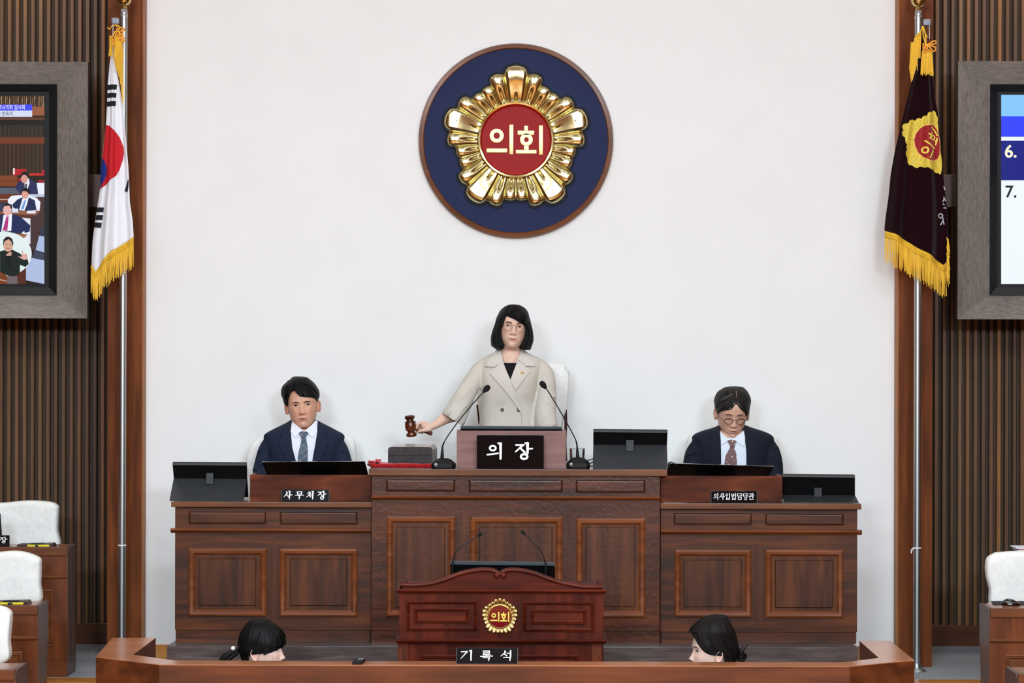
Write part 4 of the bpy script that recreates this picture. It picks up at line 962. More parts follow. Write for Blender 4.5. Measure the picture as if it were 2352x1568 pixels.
gooseneck('black gooseneck microphone left of the large nameplate, head before the woman', [(1015.5, 1052), (1016, 1028), (1026, 1005), (1060, 958), (1095, 917), (1117, 893)], 12.03, .0155, .062, (991, 1047, 1052, 1073), ZC, [0, 0, -.01, -.02, -.03, -.03])
gooseneck('black gooseneck microphone beside the water glass, right of the large nameplate', [(1327, 1052), (1325.5, 1024), (1319, 1003), (1290, 950), (1262, 903), (1248, 884)], 12.06, .0155, .062, (1301, 1355, 1050, 1074), ZC, [0, 0, -.01, -.02, -.03, -.03])
mb = MB()
for P in ([(994, 1066), (998, 1070), (1018, 1069), (1034, 1073)],): mb.tube(spline([pt(a, b, 11.99) + Vector((0, 0, .001)) for a, b in P], 20), .0022, 6)
c_ = mb.build('microphone_cable', M_BLACK); tag(c_, 'thin black cable curling over the left microphone base on the central desk', 'cable')
mb = MB()
for P in ([(1340, 1067), (1348, 1058), (1358, 1055), (1364, 1052)], [(1338, 1070), (1346, 1070), (1356, 1070), (1368, 1071)], [(1342, 1064), (1352, 1066), (1362, 1060)]): mb.tube(spline([pt(a, b, 12.02) for a, b in P], 16), .003, 6)
c_ = mb.build('cable_bundle', M_BLACK); tag(c_, 'tangle of black cables between the right microphone and the touch screen on the central desk', 'cable')
mb = MB(); mb.tube(spline([pt(a, b, 12.1) for a, b in ((1534, 1064), (1541, 1061), (1550, 1065), (1556, 1072))], 16), .003, 6); mb.ell(pt(1537, 1069, 12.1), (.008, .006, .012), 10, 8)
tag(mb.build('screen_cable', M_BLACK), 'short black cable plugged at the right side of the central touch screen', 'cable')
def thin_glass():
    m = bpy.data.materials.new('clear_glass'); m.use_nodes = True; nt = m.node_tree; N = nt.nodes; N.remove(N['Principled BSDF'])
    a = N.new('ShaderNodeBsdfTransparent'); a.inputs[0].default_value = (.96, .97, .97, 1); b = N.new('ShaderNodeBsdfGlossy'); b.inputs['Roughness'].default_value = .04; x = N.new('ShaderNodeMixShader')
    l = N.new('ShaderNodeLayerWeight'); l.inputs['Blend'].default_value = .25; nt.links.new(l.outputs['Fresnel'], x.inputs[0])
    nt.links.new(a.outputs[0], x.inputs[1]); nt.links.new(b.outputs[0], x.inputs[2]); nt.links.new(x.outputs[0], N['Material Output'].inputs['Surface']); return m
# ------------------------------------------------------------------ glass, sound block, cloth, gavel
gx = pt(1326, 1074, 12.16); M_GLS = thin_glass()
g = MB(); zt = Z(1326, 1030, 12.16); h = zt - ZC; ro, ri = .038, .035
g.rings([[Vector((gx.x + cos(2 * pi * k / 32) * r * (1 + .02 * cos(k * pi / 2)), 12.16 + sin(2 * pi * k / 32) * r, ZC + z)) for k in range(32)] for r, z in ((.001, .0005), (.033, 0.0005), (.036, .01), (.040, h), (.043, h), (.0375, h - .002), (.033, .014), (.001, .012))])
g_ = g.build('water_glass', M_GLS); tag(g_, 'clear ribbed drinking glass behind the right microphone on the central desk', 'glass')
# red cloth
M_RED = mat('red_satin', (192, 44, 58), .42, sheen=.3); M_RED2 = mat('red_satin_frill', (160, 12, 22), .45)
ct = thing('ruffled_cloth', 'crumpled red satin cloth with frilled hem under the dark sound block', 'cloth', Vector((X(945, 1072, 12.08), 12.08, ZC)))
mb = MB(); a0, a1 = X(860, 1060, 12.10), X(1003, 1060, 12.10); G = []
for i in range(90):
    u = i / 89; row = []
    for j in range(24):
        v = j / 23; x = lerp(a0, a1, u); y = 12.075 + .15 * v
        z = ZC + .019 + .003 * noise.noise(Vector((x * 40, y * 40, 1))) + .003 * noise.noise(Vector((x * 14, y * 14, 5)))
        if u < .09: z += .012 * sin(u / .09 * pi) + .006 * noise.noise(Vector((x * 60, y * 60, 3)))
        row.append((x, y, z))
    G.append(row)
mb.grid(G); o = mb.build('cloth_top', M_RED, ct, ang=180); md = o.modifiers.new('thickness', 'SOLIDIFY'); md.thickness = .004; md.offset = 1
mb = MB(); G = []
for i in range(260):
    u = i / 259; x = lerp(a0 - .012, a1 + .002, u); row = []
    for j in range(7):
        v = j / 6; y = 12.075 - .006 - .006 * v + .010 * sin(u * 150 + sin(u * 31) * 2) * v; z = ZC + .021 - .0195 * v + .003 * sin(u * 90) * v * (1 - v) * 2
        row.append((x, y, z))
    G.append(row)
mb.grid(G); o = mb.build('frilled_hem', M_RED2, ct, ang=180); md = o.modifiers.new('thickness', 'SOLIDIFY'); md.thickness = .0015
mb = MB()
for i in range(26):
    p = pt(random.uniform(846, 872), random.uniform(1056, 1069), 12.10 + random.uniform(0, .08)); r3 = Matrix.Rotation(random.uniform(-.5, .5), 3, 'Y')
    mb.ell(p, (random.uniform(.008, .018), random.uniform(.01, .02), random.uniform(.003, .006)), 12, 8, r3)
mb.build('gathered_corner', M_RED, ct)
# sound block: clipped-corner lid over a base
bt = thing('sound_block', 'dark marbled wooden gavel block with grey lid standing on red cloth', 'gavel block', Vector((X(947, 1057, 12.1), 12.1, ZC + .024)))
M_MARB = mat('dark_marbled_lacquer', (30, 28, 33), .25, coat=.4, nscale=34, namp=.8); M_GREYL = mat('grey_lacquer', (158, 155, 150), .3, coat=.4)
x0, x1 = X(891, 1040, 12.09), X(993, 1040, 12.09)
def octa(x0, x1, y0, y1, z, c): return [(x0 + c, y0, z), (x1 - c, y0, z), (x1, y0 + c * .8, z), (x1, y1 - c, z), (x1 - c, y1, z), (x0 + c, y1, z), (x0, y1 - c, z), (x0, y0 + c * .8, z)]
zb_, zm_, zt_ = ZC + .0265, Z(940, 1045.5, 12.09), Z(940, 1026, 12.09)
xe = X(1004, 1040, 12.2)
def slab(z0, z1, top_c, nm, m):
    mb = MB(); f = 12.09
    # front face in marbled lacquer, rounded upper corners
    mb.prism([(x0, z0), (x1, z0), (x1, z1 - top_c), (x1 - top_c * .4, z1 - top_c * .25), (x1 - top_c * 1.4, z1), (x0 + top_c * 1.4, z1), (x0 + top_c * .4, z1 - top_c * .25), (x0, z1 - top_c)], f, f + .006)
    mb.build(nm + '_front', M_MARB, bt)
    mb = MB(); q = 1.03
    A = [(x0, f + .006, z0), (x1, f + .006, z0), (x1, f + .006, z1 - top_c), (x1 - top_c * 1.4, f + .006, z1), (x0 + top_c * 1.4, f + .006, z1), (x0, f + .006, z1 - top_c)]
    B = [(x0 + (xe - x1) * .5, 12.2, z0), (xe, 12.2, z0), (xe, 12.2, z1 - top_c * .6), (xe - top_c, 12.2, z1 + .012), (x0 + top_c + .02, 12.2, z1 + .012), (x0 + (xe - x1) * .5, 12.2, z1 - top_c)]
    mb.rings([A, B]); mb.build(nm, m, bt, bevel=.001)
slab(zb_, zm_ - .001, .0005, 'block_base', M_GREYL); slab(zm_ + .001, zt_, .014, 'block_lid', M_GREYL)

# ================================================================== lectern in front
DP = 11.0; sP = DP / F
M_LX = wood('lectern_mahogany_horizontal', (56, 19, 14), (78, 28, 20), (98, 39, 27), 'x', 5, 10, .34, .08, .04, spec=.12)
M_LZ = wood('lectern_mahogany_vertical', (56, 19, 14), (76, 27, 20), (94, 37, 27), 'z', 5, 10, .34, .08, .04, spec=.12)
lt = thing('speaker_lectern', 'carved mahogany lectern with scrolled crest and gold badge in front of the central desk', 'lectern', Vector((X(1151, 1500, DP), DP, 0)))
def LP(px, py): q = pt(px, py, DP); return q.x, q.z
xa, _ = LP(917, 1420); xb, _ = LP(1386, 1420)
z_mt, z_mb = LP(1151, 1352)[1], LP(1151, 1363)[1]; z2t, z2b = LP(1151, 1467)[1], LP(1151, 1477)[1]
MB().box(xa, xb, DP, DP + .03, z2b, z_mb).build('front_board', M_LZ, lt, bevel=.001)
MB().box(xa + .002, xb - .002, DP + .012, DP + .04, 0, z2b).build('lower_front_board', M_LZ, lt, bevel=.001)
for nm, a in (('side_board', xa - .002), ('side_board', xb - .016)): MB().box(a, a + .018, DP + .03, DP + .45, 0, z_mt).build(nm, M_LZ, lt, bevel=.001)
MB().box(xa + .02, xb - .02, DP + .035, DP + .44, z_mt - .03, z_mt - .005).build('reading_shelf', M_LX, lt)
for z1, z0, nm in ((z_mt, z_mb, 'upper_moulding'), (z2t, z2b, 'lower_moulding')):
    h = z1 - z0; e = .010
    prof = [(0, z0), (-.008, z0), (-.010, z0 + h * .3), (-.018, z0 + h * .45), (-.02, z0 + h * .7), (-.014, z1 - .001), (-.006, z1), (0, z1)]
    mb = MB(); mb.prism([(DP + a, b) for a, b in prof], xa - .012, xb + .012, 'x')
    mb.box(xa - .014, xa - .001, DP - .01, DP + .46, z0 + h * .2, z1); mb.box(xb + .001, xb + .014, DP - .01, DP + .46, z0 + h * .2, z1)
    mb.build(nm, M_LX, lt, bevel=.001)
# crest: board with scrolled curved top and a rolled rail
cl = [(920, 1340), (950, 1341), (985, 1338), (1020, 1329), (1060, 1314), (1095, 1307), (1120, 1306), (1136, 1309), (1148, 1317)]
cr_ = [(1148, 1317), (1158, 1309), (1176, 1306), (1200, 1308), (1230, 1315), (1270, 1330), (1310, 1340), (1345, 1345), (1382, 1345)]
cpl = spline([(*LP(*p), 0) for p in cl], 40); cpr = spline([(*LP(*p), 0) for p in cr_], 40)
crest = [(p.x, p.y - .004) for p in cpl] + [(p.x, p.y - .004) for p in cpr[1:]] + [(xb - .004, z_mt), (xa + .004, z_mt)]
MB().prism(crest, DP + .004, DP + .024).build('crest_board', M_LX, lt)
mb = MB()
for cp in (cpl, cpr):
    mb.tube([Vector((p.x, DP + .006, p.y - .005)) for p in cp], .0115, 12)
for px in (1141, 1157): x_, z_ = LP(px, 1321); mb.ell((x_, DP - .002, z_), (.014, .012, .014), 20, 14)
mb.build('scrolled_rail', M_LX, lt)
for px0, px1 in ((919, 935), (1367, 1383)):
    x0_, _ = LP(px0, 1340); x1_, _ = LP(px1, 1340); zz = LP(px0, 1331)[1] - .009
    mb = MB(); (mb.box(x0_, x0_ + .012, DP + .004, DP + .10, z_mt, zz) if px0 < 1100 else mb.box(x1_ - .012, x1_, DP + .004, DP + .10, z_mt, zz - .004)); mb.build('crest_return', M_LX, lt, bevel=.001)
PR_ = [(0, 0), (0, .006), (.004, .009), (.007, .006), (.010, .010), (.014, .004), (.016, .003)]
def lpanel(x0, y0, x1, y1, nm, d=DP, fill=False):
    mb = MB(); px_panel(mb, x0, y0, x1, y1, d, PR_, fill); mb.build(nm, M_LX, lt, ang=15)
for q in ((934, 1379, 1096, 1448), (1201, 1381, 1365, 1450)): lpanel(*q, 'outer_panel_moulding')
for q in ((952, 1396, 1077, 1430), (1219, 1399, 1346, 1433)): lpanel(*q, 'inner_panel_moulding', fill=True)
lpanel(968, 1504, 1327, 1600, 'lower_panel_moulding', DP + .012)
M_CARV = wood('carved_post_wood', (70, 28, 15), (96, 42, 22), (116, 56, 30), 'z', 6, 10, .35, .4)
for px0, px1 in ((914, 938), (1358, 1384)):
    x0_, x1_ = LP(px0, 1500)[0], LP(px1, 1500)[0]
    pp = MB().box(x0_, x1_, DP + .0, DP + .03, 0, z2b).build('corner_post', M_LZ, lt, bevel=.001)
    mb = MB(); zt2, zb2 = LP(px0, 1484)[1], LP(px0, 1518)[1]; mb.panel(x0_ + .004, x1_ - .004, zb2, zt2, DP, [(0, .0), (0, .003), (.003, .003), (.004, .001)])
    for k in range(7):
        a = Vector(((x0_ + x1_) / 2 + random.uniform(-.008, .008), DP - .002, lerp(zb2, zt2, (k + .8) / 8))); mb.ell(a, (.007, .003, .0035), 10, 6, Matrix.Rotation(random.uniform(-1, 1), 3, 'Y'))
    mb.build('carved_tablet', M_CARV, pp)
lm = monitor('black monitor with a grey top edge standing on the lectern', [(1034, 1288), (1274, 1291), (1276, 1345), (1036, 1345)], DP + .14, .04, M_SCR, 7.5, zb=z_mt - .004)
gooseneck('thin gooseneck microphone rising at the left of the lectern, tip leaning right', [(1040, 1330), (1040, 1290), (1050, 1264), (1080, 1241), (1104, 1226)], DP + .09, .0085, None, None, z_mt - .004)
gooseneck('thin gooseneck microphone rising at the right of the lectern, tip leaning left', [(1253, 1332), (1253, 1293), (1242, 1265), (1222, 1243), (1200, 1221)], DP + .09, .0085, None, None, z_mt - .004)
for o_ in [o for o in COL.objects if o.name.startswith('gooseneck_microphone') and 'lectern' in o['label']]:
    l = o_.location; MB().lathe([(0, 0), (.018, 0), (.016, .008), (.006, .012), (0, .012)], (l.x, l.y, l.z), 16).build('foot', M_BLACK, o_)
# small badge
bd = thing('lectern_badge', 'small gold rosette badge with a red centre on the lectern front', 'emblem', pt(1148, 1460, DP))
cB, kB = (1148, 1415.5), .253
FC = lobe_field([(0, 178, 6.8, 1), (14.4, 172, 6.6, .95), (57.6, 172, 6.6, .95), (28.8, 160, 6.4, .88), (43.2, 160, 6.4, .88)])
FC = [(max(R, 150), u, h, w_) for R, u, h, w_ in FC]
mb, c2, s2 = emblem(bd, *cB, DP - .0008, kB, 1, 1, None, None, [], 100, 22)
mb.build('gold_rosette', M_GOLD2, bd, ang=70)
ringlathe([(98, 0), (100, 16), (106, 22), (112, 18), (114, 8)], c2, s2, DP - .0008).build('gold_ring', M_GOLD2, bd)
MB().lathe([(0, 0), (100 * s2, 0), (100 * s2, 12 * s2), (0, 12 * s2)], Vector((c2.x, DP - .0008, c2.z)), 64, (0, -1, 0)).build('red_disc', mat('dark_red_enamel', (112, 8, 12), .2, coat=.8), bd)
# word: same layout as the large badge, scaled to 41 px wide
emb_word(bd, 1, 1148 - (775 / 9.6), 1415.5 - (771 / 9.6), DP, DP - 11 * s2, .004, M_WY, k=9.6)

# ================================================================== recorders' bench
ZB = CZ - 1.40
M_BX = wood('bench_wood', (78, 42, 27), (97, 53, 34), (114, 65, 43), 'x', 4, 10, .4, .10, .04); M_BT = wood('bench_top_sheen_wood', (160, 104, 84), (182, 122, 100), (196, 136, 116), 'x', 4, 10, .22, .5, .03)
front = [(220, 1508), (366, 1525.5), (1951, 1529.5), (2100, 1515.5)]; rt = [(2045, 1471), (1974, 1471)]; lt2 = [(358, 1464), (258, 1464)]
inn = [(2019, 1510.5), (1935, 1520.5), (400, 1516), (305, 1503)]
P = [on_z(*p, ZB) for p in (front + rt + inn[:1] + inn[1:3] + inn[3:] + lt2)]
mb = MB(); mb.prism([(p.x, p.y) for p in P], 0.0, ZB - .0, 'z')
bn = thing('recorders_bench', 'low reddish wooden enclosure wall with angled ends around the two note takers', 'bench wall', Vector((P[1].x, P[1].y, 0)))
# the wall body and a thin cap whose paler colour holds the top's reflected light
mb.v = [(x, y, min(z, ZB - .003)) for x, y, z in mb.v]
mb.build('wall_body', M_BX, bn, bevel=.002)
mb = MB(); mb.prism([(p.x, p.y) for p in P], ZB - .003, ZB, 'z'); mb.build('cap_rail', M_BT, bn, smooth=False)
plate('black nameplate with three white characters standing on the bench rail', 1048, 1491.5, 1189, 1528, 10.44, ZB, [('기', 1072), ('록', 1117.5), ('석', 1164)], 27, 22.5, 1509, M_PLT2, .03, 1.0)
rc = thing('voice_recorder', 'small black voice recorder lying on the bench rail', 'recorder', on_z(823, 1524, ZB))
a, b, c_, d_ = [on_z(*p, ZB) for p in ((809, 1525.5), (830, 1525.8), (839, 1519), (818, 1518))]
U = Vector((0, 0, .014)); MB().rings([[a, b, c_, d_], [v + U for v in (a, b, c_, d_)]]).build('body', M_BLACK, rc, bevel=.002)
for px in (811.5, 826.5):
    q = on_z(px, 1525, ZB) + Vector((0, -.001, .007)); MB().lathe([(0, 0), (.0045, 0), (.0045, .002), (.0025, .002), (0, .001)], q, 14, (0, -1, 0)).build('microphone_capsule', M_STEEL, rc)
MB().box((a.x + b.x) / 2, c_.x - .006, (a.y + d_.y) / 2, d_.y - .004, ZB + .0142, ZB + .0148).build('display', mat('grey_lcd', (120, 130, 136), .2), rc, smooth=False)

# ================================================================== side rows of member desks and covered chairs
M_MX = wood('member_desk_wood', (92, 52, 34), (112, 66, 44), (130, 80, 56), 'x', 4, 10, .42, .06, .04); M_MZ = wood('member_desk_panel_wood', (84, 44, 26), (104, 56, 34), (122, 68, 42), 'z', 4, 10, .42, .06, .04)
M_MS = wood('member_desk_side_wood', (84, 66, 60), (98, 78, 70), (110, 88, 80), 'z', 8, 10, .42, .2, .03); M_MT = wood('member_desk_top', (122, 78, 56), (138, 90, 66), (152, 102, 76), 'x', 4, 10, .3, .4, .03)
def member_desk(label, px_in, top_y, d, side, floor_z, width=1.9, panel=True, group=None):
    """px_in: picture x of the inner front corner; side 'l' means the desk runs off to the left"""
    sg = -1 if side == 'l' else 1
    x0 = X(px_in, top_y, d); zt = Z(px_in, top_y, d); x1 = x0 + sg * width
    t = thing('member_desk', label, 'desk', Vector((x0, d, floor_z)), group)
    th = .044; dep = .26
    def bx(xa, xb, *r): m = MB(); m.box(min(xa, xb), max(xa, xb), *r); return m
    bx(x0 + sg * .003, x1, d, d + .03, zt - th, zt).build('worktop_edge', M_MX, t, bevel=.002)
    bx(x0 + sg * .004, x1, d + .012, d + dep, zt - .02, zt - .004).build('worktop', M_MT, t, bevel=.001)
    bx(x0 + sg * .0015, x1, d + .012, d + .04, floor_z, zt - th).build('front_board', M_MZ, t, bevel=.001)
    zm = zt - th - .125
    pr = [(d + .012, zm), (d + .004, zm), (d, zm + .008), (d + .004, zm + .014), (d + .012, zm + .018)]
    MB().prism(pr, min(x0 + sg * .002, x1), max(x0 + sg * .002, x1), 'x').build('waist_moulding', M_MX, t)
    # end panel with a wavy back edge
    S = MB(); wav = [(d + .016, floor_z), (d + .016, zt - .012), (d + .03, zt - .022), (d + .035, zt - .004), (d + dep, zt - .002)]
    zz = [(d + dep - .03 * sin(pi * min(1, max(0, (k - .25) / .6))) * (1 if .25 < k < .85 else 0), lerp(zt, floor_z, k)) for k in [i / 24 for i in range(1, 24)]] + [(d + dep - .012, floor_z)]
    S.prism(wav + zz, x0 - sg * .0, x0 + sg * .022, 'x'); S.build('end_panel', M_MS, t, smooth=False)
    bx(x0 + sg * .002, x1, d + .004, d + .03, floor_z, floor_z + .075).build('kick_board', M_MX, t, bevel=.001)
    if panel:
        pa, pb = x0 + sg * .078, x0 + sg * .95
        mb = MB(); mb.panel(min(pa, pb), max(pa, pb), floor_z + .165, zm - .06, d + .012, [(0, 0), (0, .006), (.006, .009), (.012, .005), (.016, .008), (.020, .001)]); mb.build('panel_moulding', M_MX, t, ang=15)
    return t, zt
m1, z1 = member_desk('wooden member desk at the far left, rearmost of the left row with the black nameplate', 154.5, 1256.5, 12.7, 'l', ZF)
m2, z2 = member_desk('wooden member desk in the middle of the left row, yellow-edged tray on top', 87, 1390.5, 11.65, 'l', ZF - .22)
m3, z3 = member_desk('wooden member desk at the bottom left corner, front of the left row', 34.5, 1538.5, 10.3, 'l', ZF - .37)
m4, z4 = member_desk('wooden member desk at the right edge with mouse on top', 2274, 1396.5, 11.55, 'r', ZF - .22)
m5, z5 = member_desk('wooden member desk at the bottom right corner, front of the right row', 2338, 1548, 10.3, 'r', ZF - .37, panel=False)
def damask():
    m, nt, b = _nt('white_damask'); N = nt.nodes; Lk = nt.links
    tc = N.new('ShaderNodeTexCoord'); v = N.new('ShaderNodeTexNoise'); v.inputs['Scale'].default_value = 16; v.inputs['Distortion'].default_value = 3.5; v.inputs['Detail'].default_value = 2
    Lk.new(tc.outputs['Object'], v.inputs['Vector']); r = N.new('ShaderNodeValToRGB'); e = r.color_ramp.elements; r.color_ramp.interpolation = 'EASE'
    e[0].position = .45; e[0].color = lin((237, 236, 231)); e[1].position = .56; e[1].color = lin((244, 242, 235))
    Lk.new(v.outputs['Fac'], r.inputs['Fac']); Lk.new(r.outputs['Color'], b.inputs['Base Color']); b.inputs['Roughness'].default_value = .7
    n = N.new('ShaderNodeTexNoise'); n.inputs['Scale'].default_value = 9; Lk.new(tc.outputs['Object'], n.inputs['Vector'])
    bp = N.new('ShaderNodeBump'); bp.inputs['Strength'].default_value = .5; bp.inputs['Distance'].default_value = .02; Lk.new(n.outputs['Fac'], bp.inputs['Height']); Lk.new(bp.outputs['Normal'], b.inputs['Normal'])
    return m
M_DAM = damask(); M_CHL = mat('dark_chair_wood', (60, 26, 18), .35, coat=.3); M_CHM = mat('chair_metal', (40, 42, 46), .35, metal=.8)
def covered_chair(label, outline, d, floor_z, seat_z=None, lean=.05, group=None, thick=.09, seatdir=-1, arms=False, ruffle=False, seatlen=.46):
    """outline: px polygon of the covered backrest; the back is a padded slab of that silhouette"""
    xs = [p[0] for p in outline]; ys = [p[1] for p in outline]
    c = pt((min(xs) + max(xs)) / 2, (min(ys) + max(ys)) / 2, d); sz = seat_z if seat_z is not None else floor_z + .46
    t = thing('covered_chair', label, 'chair', Vector((c.x, d, floor_z)), group)
    O = [pt(a, b, d) for a, b in outline]; n = len(O)
    O2 = spline([(p.x, p.z, 0) for p in O + [O[0]]], n * 6)[:-1]
    cx_, cz_ = sum(p.x for p in O2) / len(O2), sum(p.y for p in O2) / len(O2)
    R = []
    for k, y in ((.0, 0), (.72, 0), (.93, .002), (.985, .012), (1.0, .032), (1.0, .06), (.97, .078), (.9, .088), (.0, .09)):
        R.append([Vector((lerp(cx_, p.x, k) if k else cx_ + (p.x - cx_) * .02, d + y * thick / .09 + (.006 * noise.noise(Vector((p.x * 8, p.y * 8, y * 30))) if k > .3 else 0) + .008 * (1 - k) * -1 * (1 if y < .04 else -1), lerp(cz_, p.y, k) if k else cz_ + (p.y - cz_) * .02)) for p in O2])
    MB().rings(R).build('covered_backrest', M_DAM, t, ang=180)
    if ruffle:
        mb = MB()
        for i, p in enumerate(O2):
            if p.x > cx_ + .02 and p.y < max(q.y for q in O2) - .03: mb.ell((p.x - .016, d + .006, p.y), (.009, .006, .0026), 8, 6)
        mb.build('ruffled_edge', M_DAM, t)
    w_ = min(.25, (max(p.x for p in O) - min(p.x for p in O)) / 2)
    s0 = d + seatdir * .02; s1 = d + seatdir * seatlen
    mb = MB(); mb.box(c.x - w_, c.x + w_, min(s0, s1), max(s0, s1), sz - .08, sz); mb.build('seat', M_DAM, t, bevel=.025, seg=3)
    cq, lr = (.24, .25) if seatlen > .4 else (.11, .13)
    MB().tube([(c.x, d + seatdir * cq, floor_z + .06), (c.x, d + seatdir * cq, sz - .08)], .025, 16).build('gas_column', M_CHM, t)
    for k in range(5):
        a = 2 * pi * k / 5 + .3; e = Vector((c.x + cos(a) * lr, d + seatdir * cq + sin(a) * lr, floor_z + .055))
        lg = MB().tube([(c.x, d + seatdir * cq, floor_z + .09), e], [.02, .013], 8).build('leg', M_CHM, t)
        MB().lathe([(0, -.012), (.026, -.012), (.027, 0), (.026, .012), (0, .012)], e - Vector((0, 0, .028)), 12, (sin(a), -cos(a), 0)).build('caster', M_BLACK, lg)
    lo = min(p.z for p in O)
    MB().box(c.x - w_ * .3, c.x + w_ * .3, d + .03, d + .06, sz - .06, max(lo + .05, sz + .02)).build('back_support', M_CHL, t, bevel=.004)
    if arms:
        for a in (-1, 1):
            xx = c.x + a * (w_ + .035)
            mb = MB(); mb.tube(spline([(xx - a * .02, d + .05, sz + .30), (xx, d - .04, sz + .24), (xx, d - .30, sz + .22), (xx, d - .36, sz + .12), (xx - a * .02, d - .30, sz - .03)], 20), .016, 8)
            mb.build('armrest', M_CHL, t)
    return t
covered_chair('white damask covered chair back at the far left, beneath the slatted wall', [(-60, 1152), (0, 1155), (60, 1150), (112, 1153), (130, 1162), (132, 1175), (130, 1215), (128, 1262), (20, 1262), (-60, 1262)], 13.30, ZF, ZF + .45)
covered_chair('white damask covered chair back between the two rear left member desks', [(-80, 1275), (-20, 1270), (30, 1266), (62, 1271), (88, 1283), (91, 1300), (90, 1340), (88, 1385), (10, 1388), (-80, 1388)], 12.38, ZF - .22, ZF + .23)
covered_chair('white covered chair back cut off by the left picture edge, in front', [(-60, 1390), (-20, 1391), (6, 1396), (20, 1406), (22.5, 1420), (18, 1470), (14, 1520), (-60, 1524)], 11.03, ZF - .37, ZF + .08)
covered_chair('white damask covered chair back behind the right member desk', [(2290, 1270), (2330, 1267), (2400, 1265), (2440, 1270), (2440, 1395), (2290, 1395), (2276, 1384), (2276, 1355), (2268, 1320), (2270, 1285)], 12.28, ZF - .22, ZF + .23)
# things on the member desks
M_YLW = mat('yellow_tray_edge', (222, 206, 40), .4); M_BRN = mat('brown_tray_edge', (58, 34, 28), .4)
def tray(label, x0, x1, y0, y1, d, z, ya, yb):
    t = thing('pen_tray', label, 'tray', Vector((X((x0 + x1) / 2, y1, d), d, z)))
    A, B = X(x0, y1, d), X(x1, y1, d)
    MB().hexa([(A, d, z + .0005), (B, d, z + .0005), (B - .01, d, z + .018), (A + .008, d, z + .014)], [(A, d + .09, z + .0005), (B, d + .09, z + .0005), (B - .01, d + .09, z + .018), (A + .008, d + .09, z + .014)]).build('tray_body', M_BRN, t, bevel=.001)
    MB().box(X(ya, y1, d), X(yb, y1, d), d - .002, d + .08, z + .002, z + .013).build('yellow_insert', M_YLW, t, bevel=.001)
    MB().box(X(ya + 7, y1, d), X(yb - 13, y1, d), d - .001, d + .05, z + .0135, z + .0185).build('black_pad', M_BLACK, t, bevel=.001)
    MB().box(X(ya + 18, y1, d), X(yb - 25, y1, d), d - .004, d - .001, z + .002, z + .012).build('clip', M_BLK2, t)
tray('brown desk tray with a bright yellow insert on the rearmost left desk', 37.5, 124, 1243.5, 1251, 12.76, z1 - .004, 63, 113)
tray('brown desk tray with a bright yellow insert on the middle left desk', -16, 66, 1375, 1384, 11.72, z2 - .004, 0, 54)
t = thing('nameplate', 'black nameplate with white characters cut by the left picture edge', 'nameplate', pt(-25, 1252.5, 12.74))
q0, q1 = pt(-72, 1252.5, 12.74), pt(21.5, 1229, 12.74)
MB().box(q0.x, q1.x, 12.74, 12.76, z1 - .004, q1.z).build('plate', M_PLT, t, bevel=.001)
s = 12.74 / F; items = [('장', X(-1, 1240, 12.74), Z(0, 1246.5, 12.74), 18 * s, 13.5 * s), ('석', X(-20, 1240, 12.74), Z(0, 1246.5, 12.74), 18 * s, 13.5 * s)]
sign_text('lettering', M_LET, t, items, 12.7396)
t = thing('desk_monitor', 'sliver of black monitor edge beside the cut-off nameplate at the left edge', 'monitor', pt(-80, 1250, 12.83))
a = [pt(-200, 1180, 12.83), pt(-1, 1180, 12.83), pt(3, 1240, 12.86), pt(-200, 1240, 12.86)]
MB().hexa(a, [v + Vector((0, .03, 0)) for v in a]).build('display', M_BLACK, t, bevel=.002); MB().box(X(-110, 1240, 12.86), X(-90, 1240, 12.86), 12.86, 12.88, z1 - .004, pt(0, 1238, 12.86).z).build('stand_neck', M_BLACK, t)
# right: mouse pad, mouse, papers
mp_ = thing('mouse_pad', 'dark mouse pad on the right member desk under the mouse', 'mouse pad', on_z(2310, 1385, z4 - .004))
A = [on_z(*p, z4 - .003) for p in ((2281, 1388.5), (2460, 1389.5), (2460, 1381.5), (2276, 1381.5))]
MB().rings([A, [v + Vector((0, 0, .004)) for v in A]]).build('pad', mat('pad_cloth', (40, 43, 47), .8), mp_)
ms = thing('computer_mouse', 'black and silver computer mouse on the pad at the right edge', 'mouse', on_z(2322, 1387, z4 + .001))
c = on_z(2323, 1387, z4 + .001); G = []
for i in range(25):
    u = i / 24; x = lerp(-.046, .046, u); hgt = .034 * (sin(pi * min(1, u * 1.05 + .03)) ** .5) * (1.0 - .45 * u); wd_ = .03 * (sin(pi * min(.98, u + .01)) ** .45)
    G.append([(c.x + x, c.y + cos(a) * wd_, c.z + max(0, sin(a)) * max(hgt, .002)) for a in [2 * pi * k / 24 for k in range(24)]])
MB().rings(G).build('body', M_BLKG, ms)
mb = MB(); mb.tube(spline([(c.x - .044, c.y - .012, c.z + .008), (c.x - .03, c.y - .024, c.z + .014), (c.x, c.y - .031, c.z + .012), (c.x + .03, c.y - .025, c.z + .007), (c.x + .044, c.y - .01, c.z + .006)], 20), .002, 6); mb.build('silver_trim', M_STEEL, ms)
pp = thing('paper_pile', 'small pile of printed papers peeking above the right chair back', 'papers', pt(2352, 1266, 12.6))
for k, (c_, w0) in enumerate((((220, 222, 235), 2338), ((200, 96, 86), 2341), ((236, 238, 246), 2334))):
    q0, q1 = pt(w0, 1265 - k * 2.6, 12.6), pt(2420, 1262.6 - k * 2.6, 12.6); MB().box(q0.x, q1.x, 12.6, 12.75, q0.z, q0.z + .0055).build('sheet', mat('paper_%d' % k, c_, .7), pp)
member_desk('wooden member desk behind the right covered chair, mostly off the right picture edge', 2348, 1266, 12.58, 'r', ZF, panel=False)
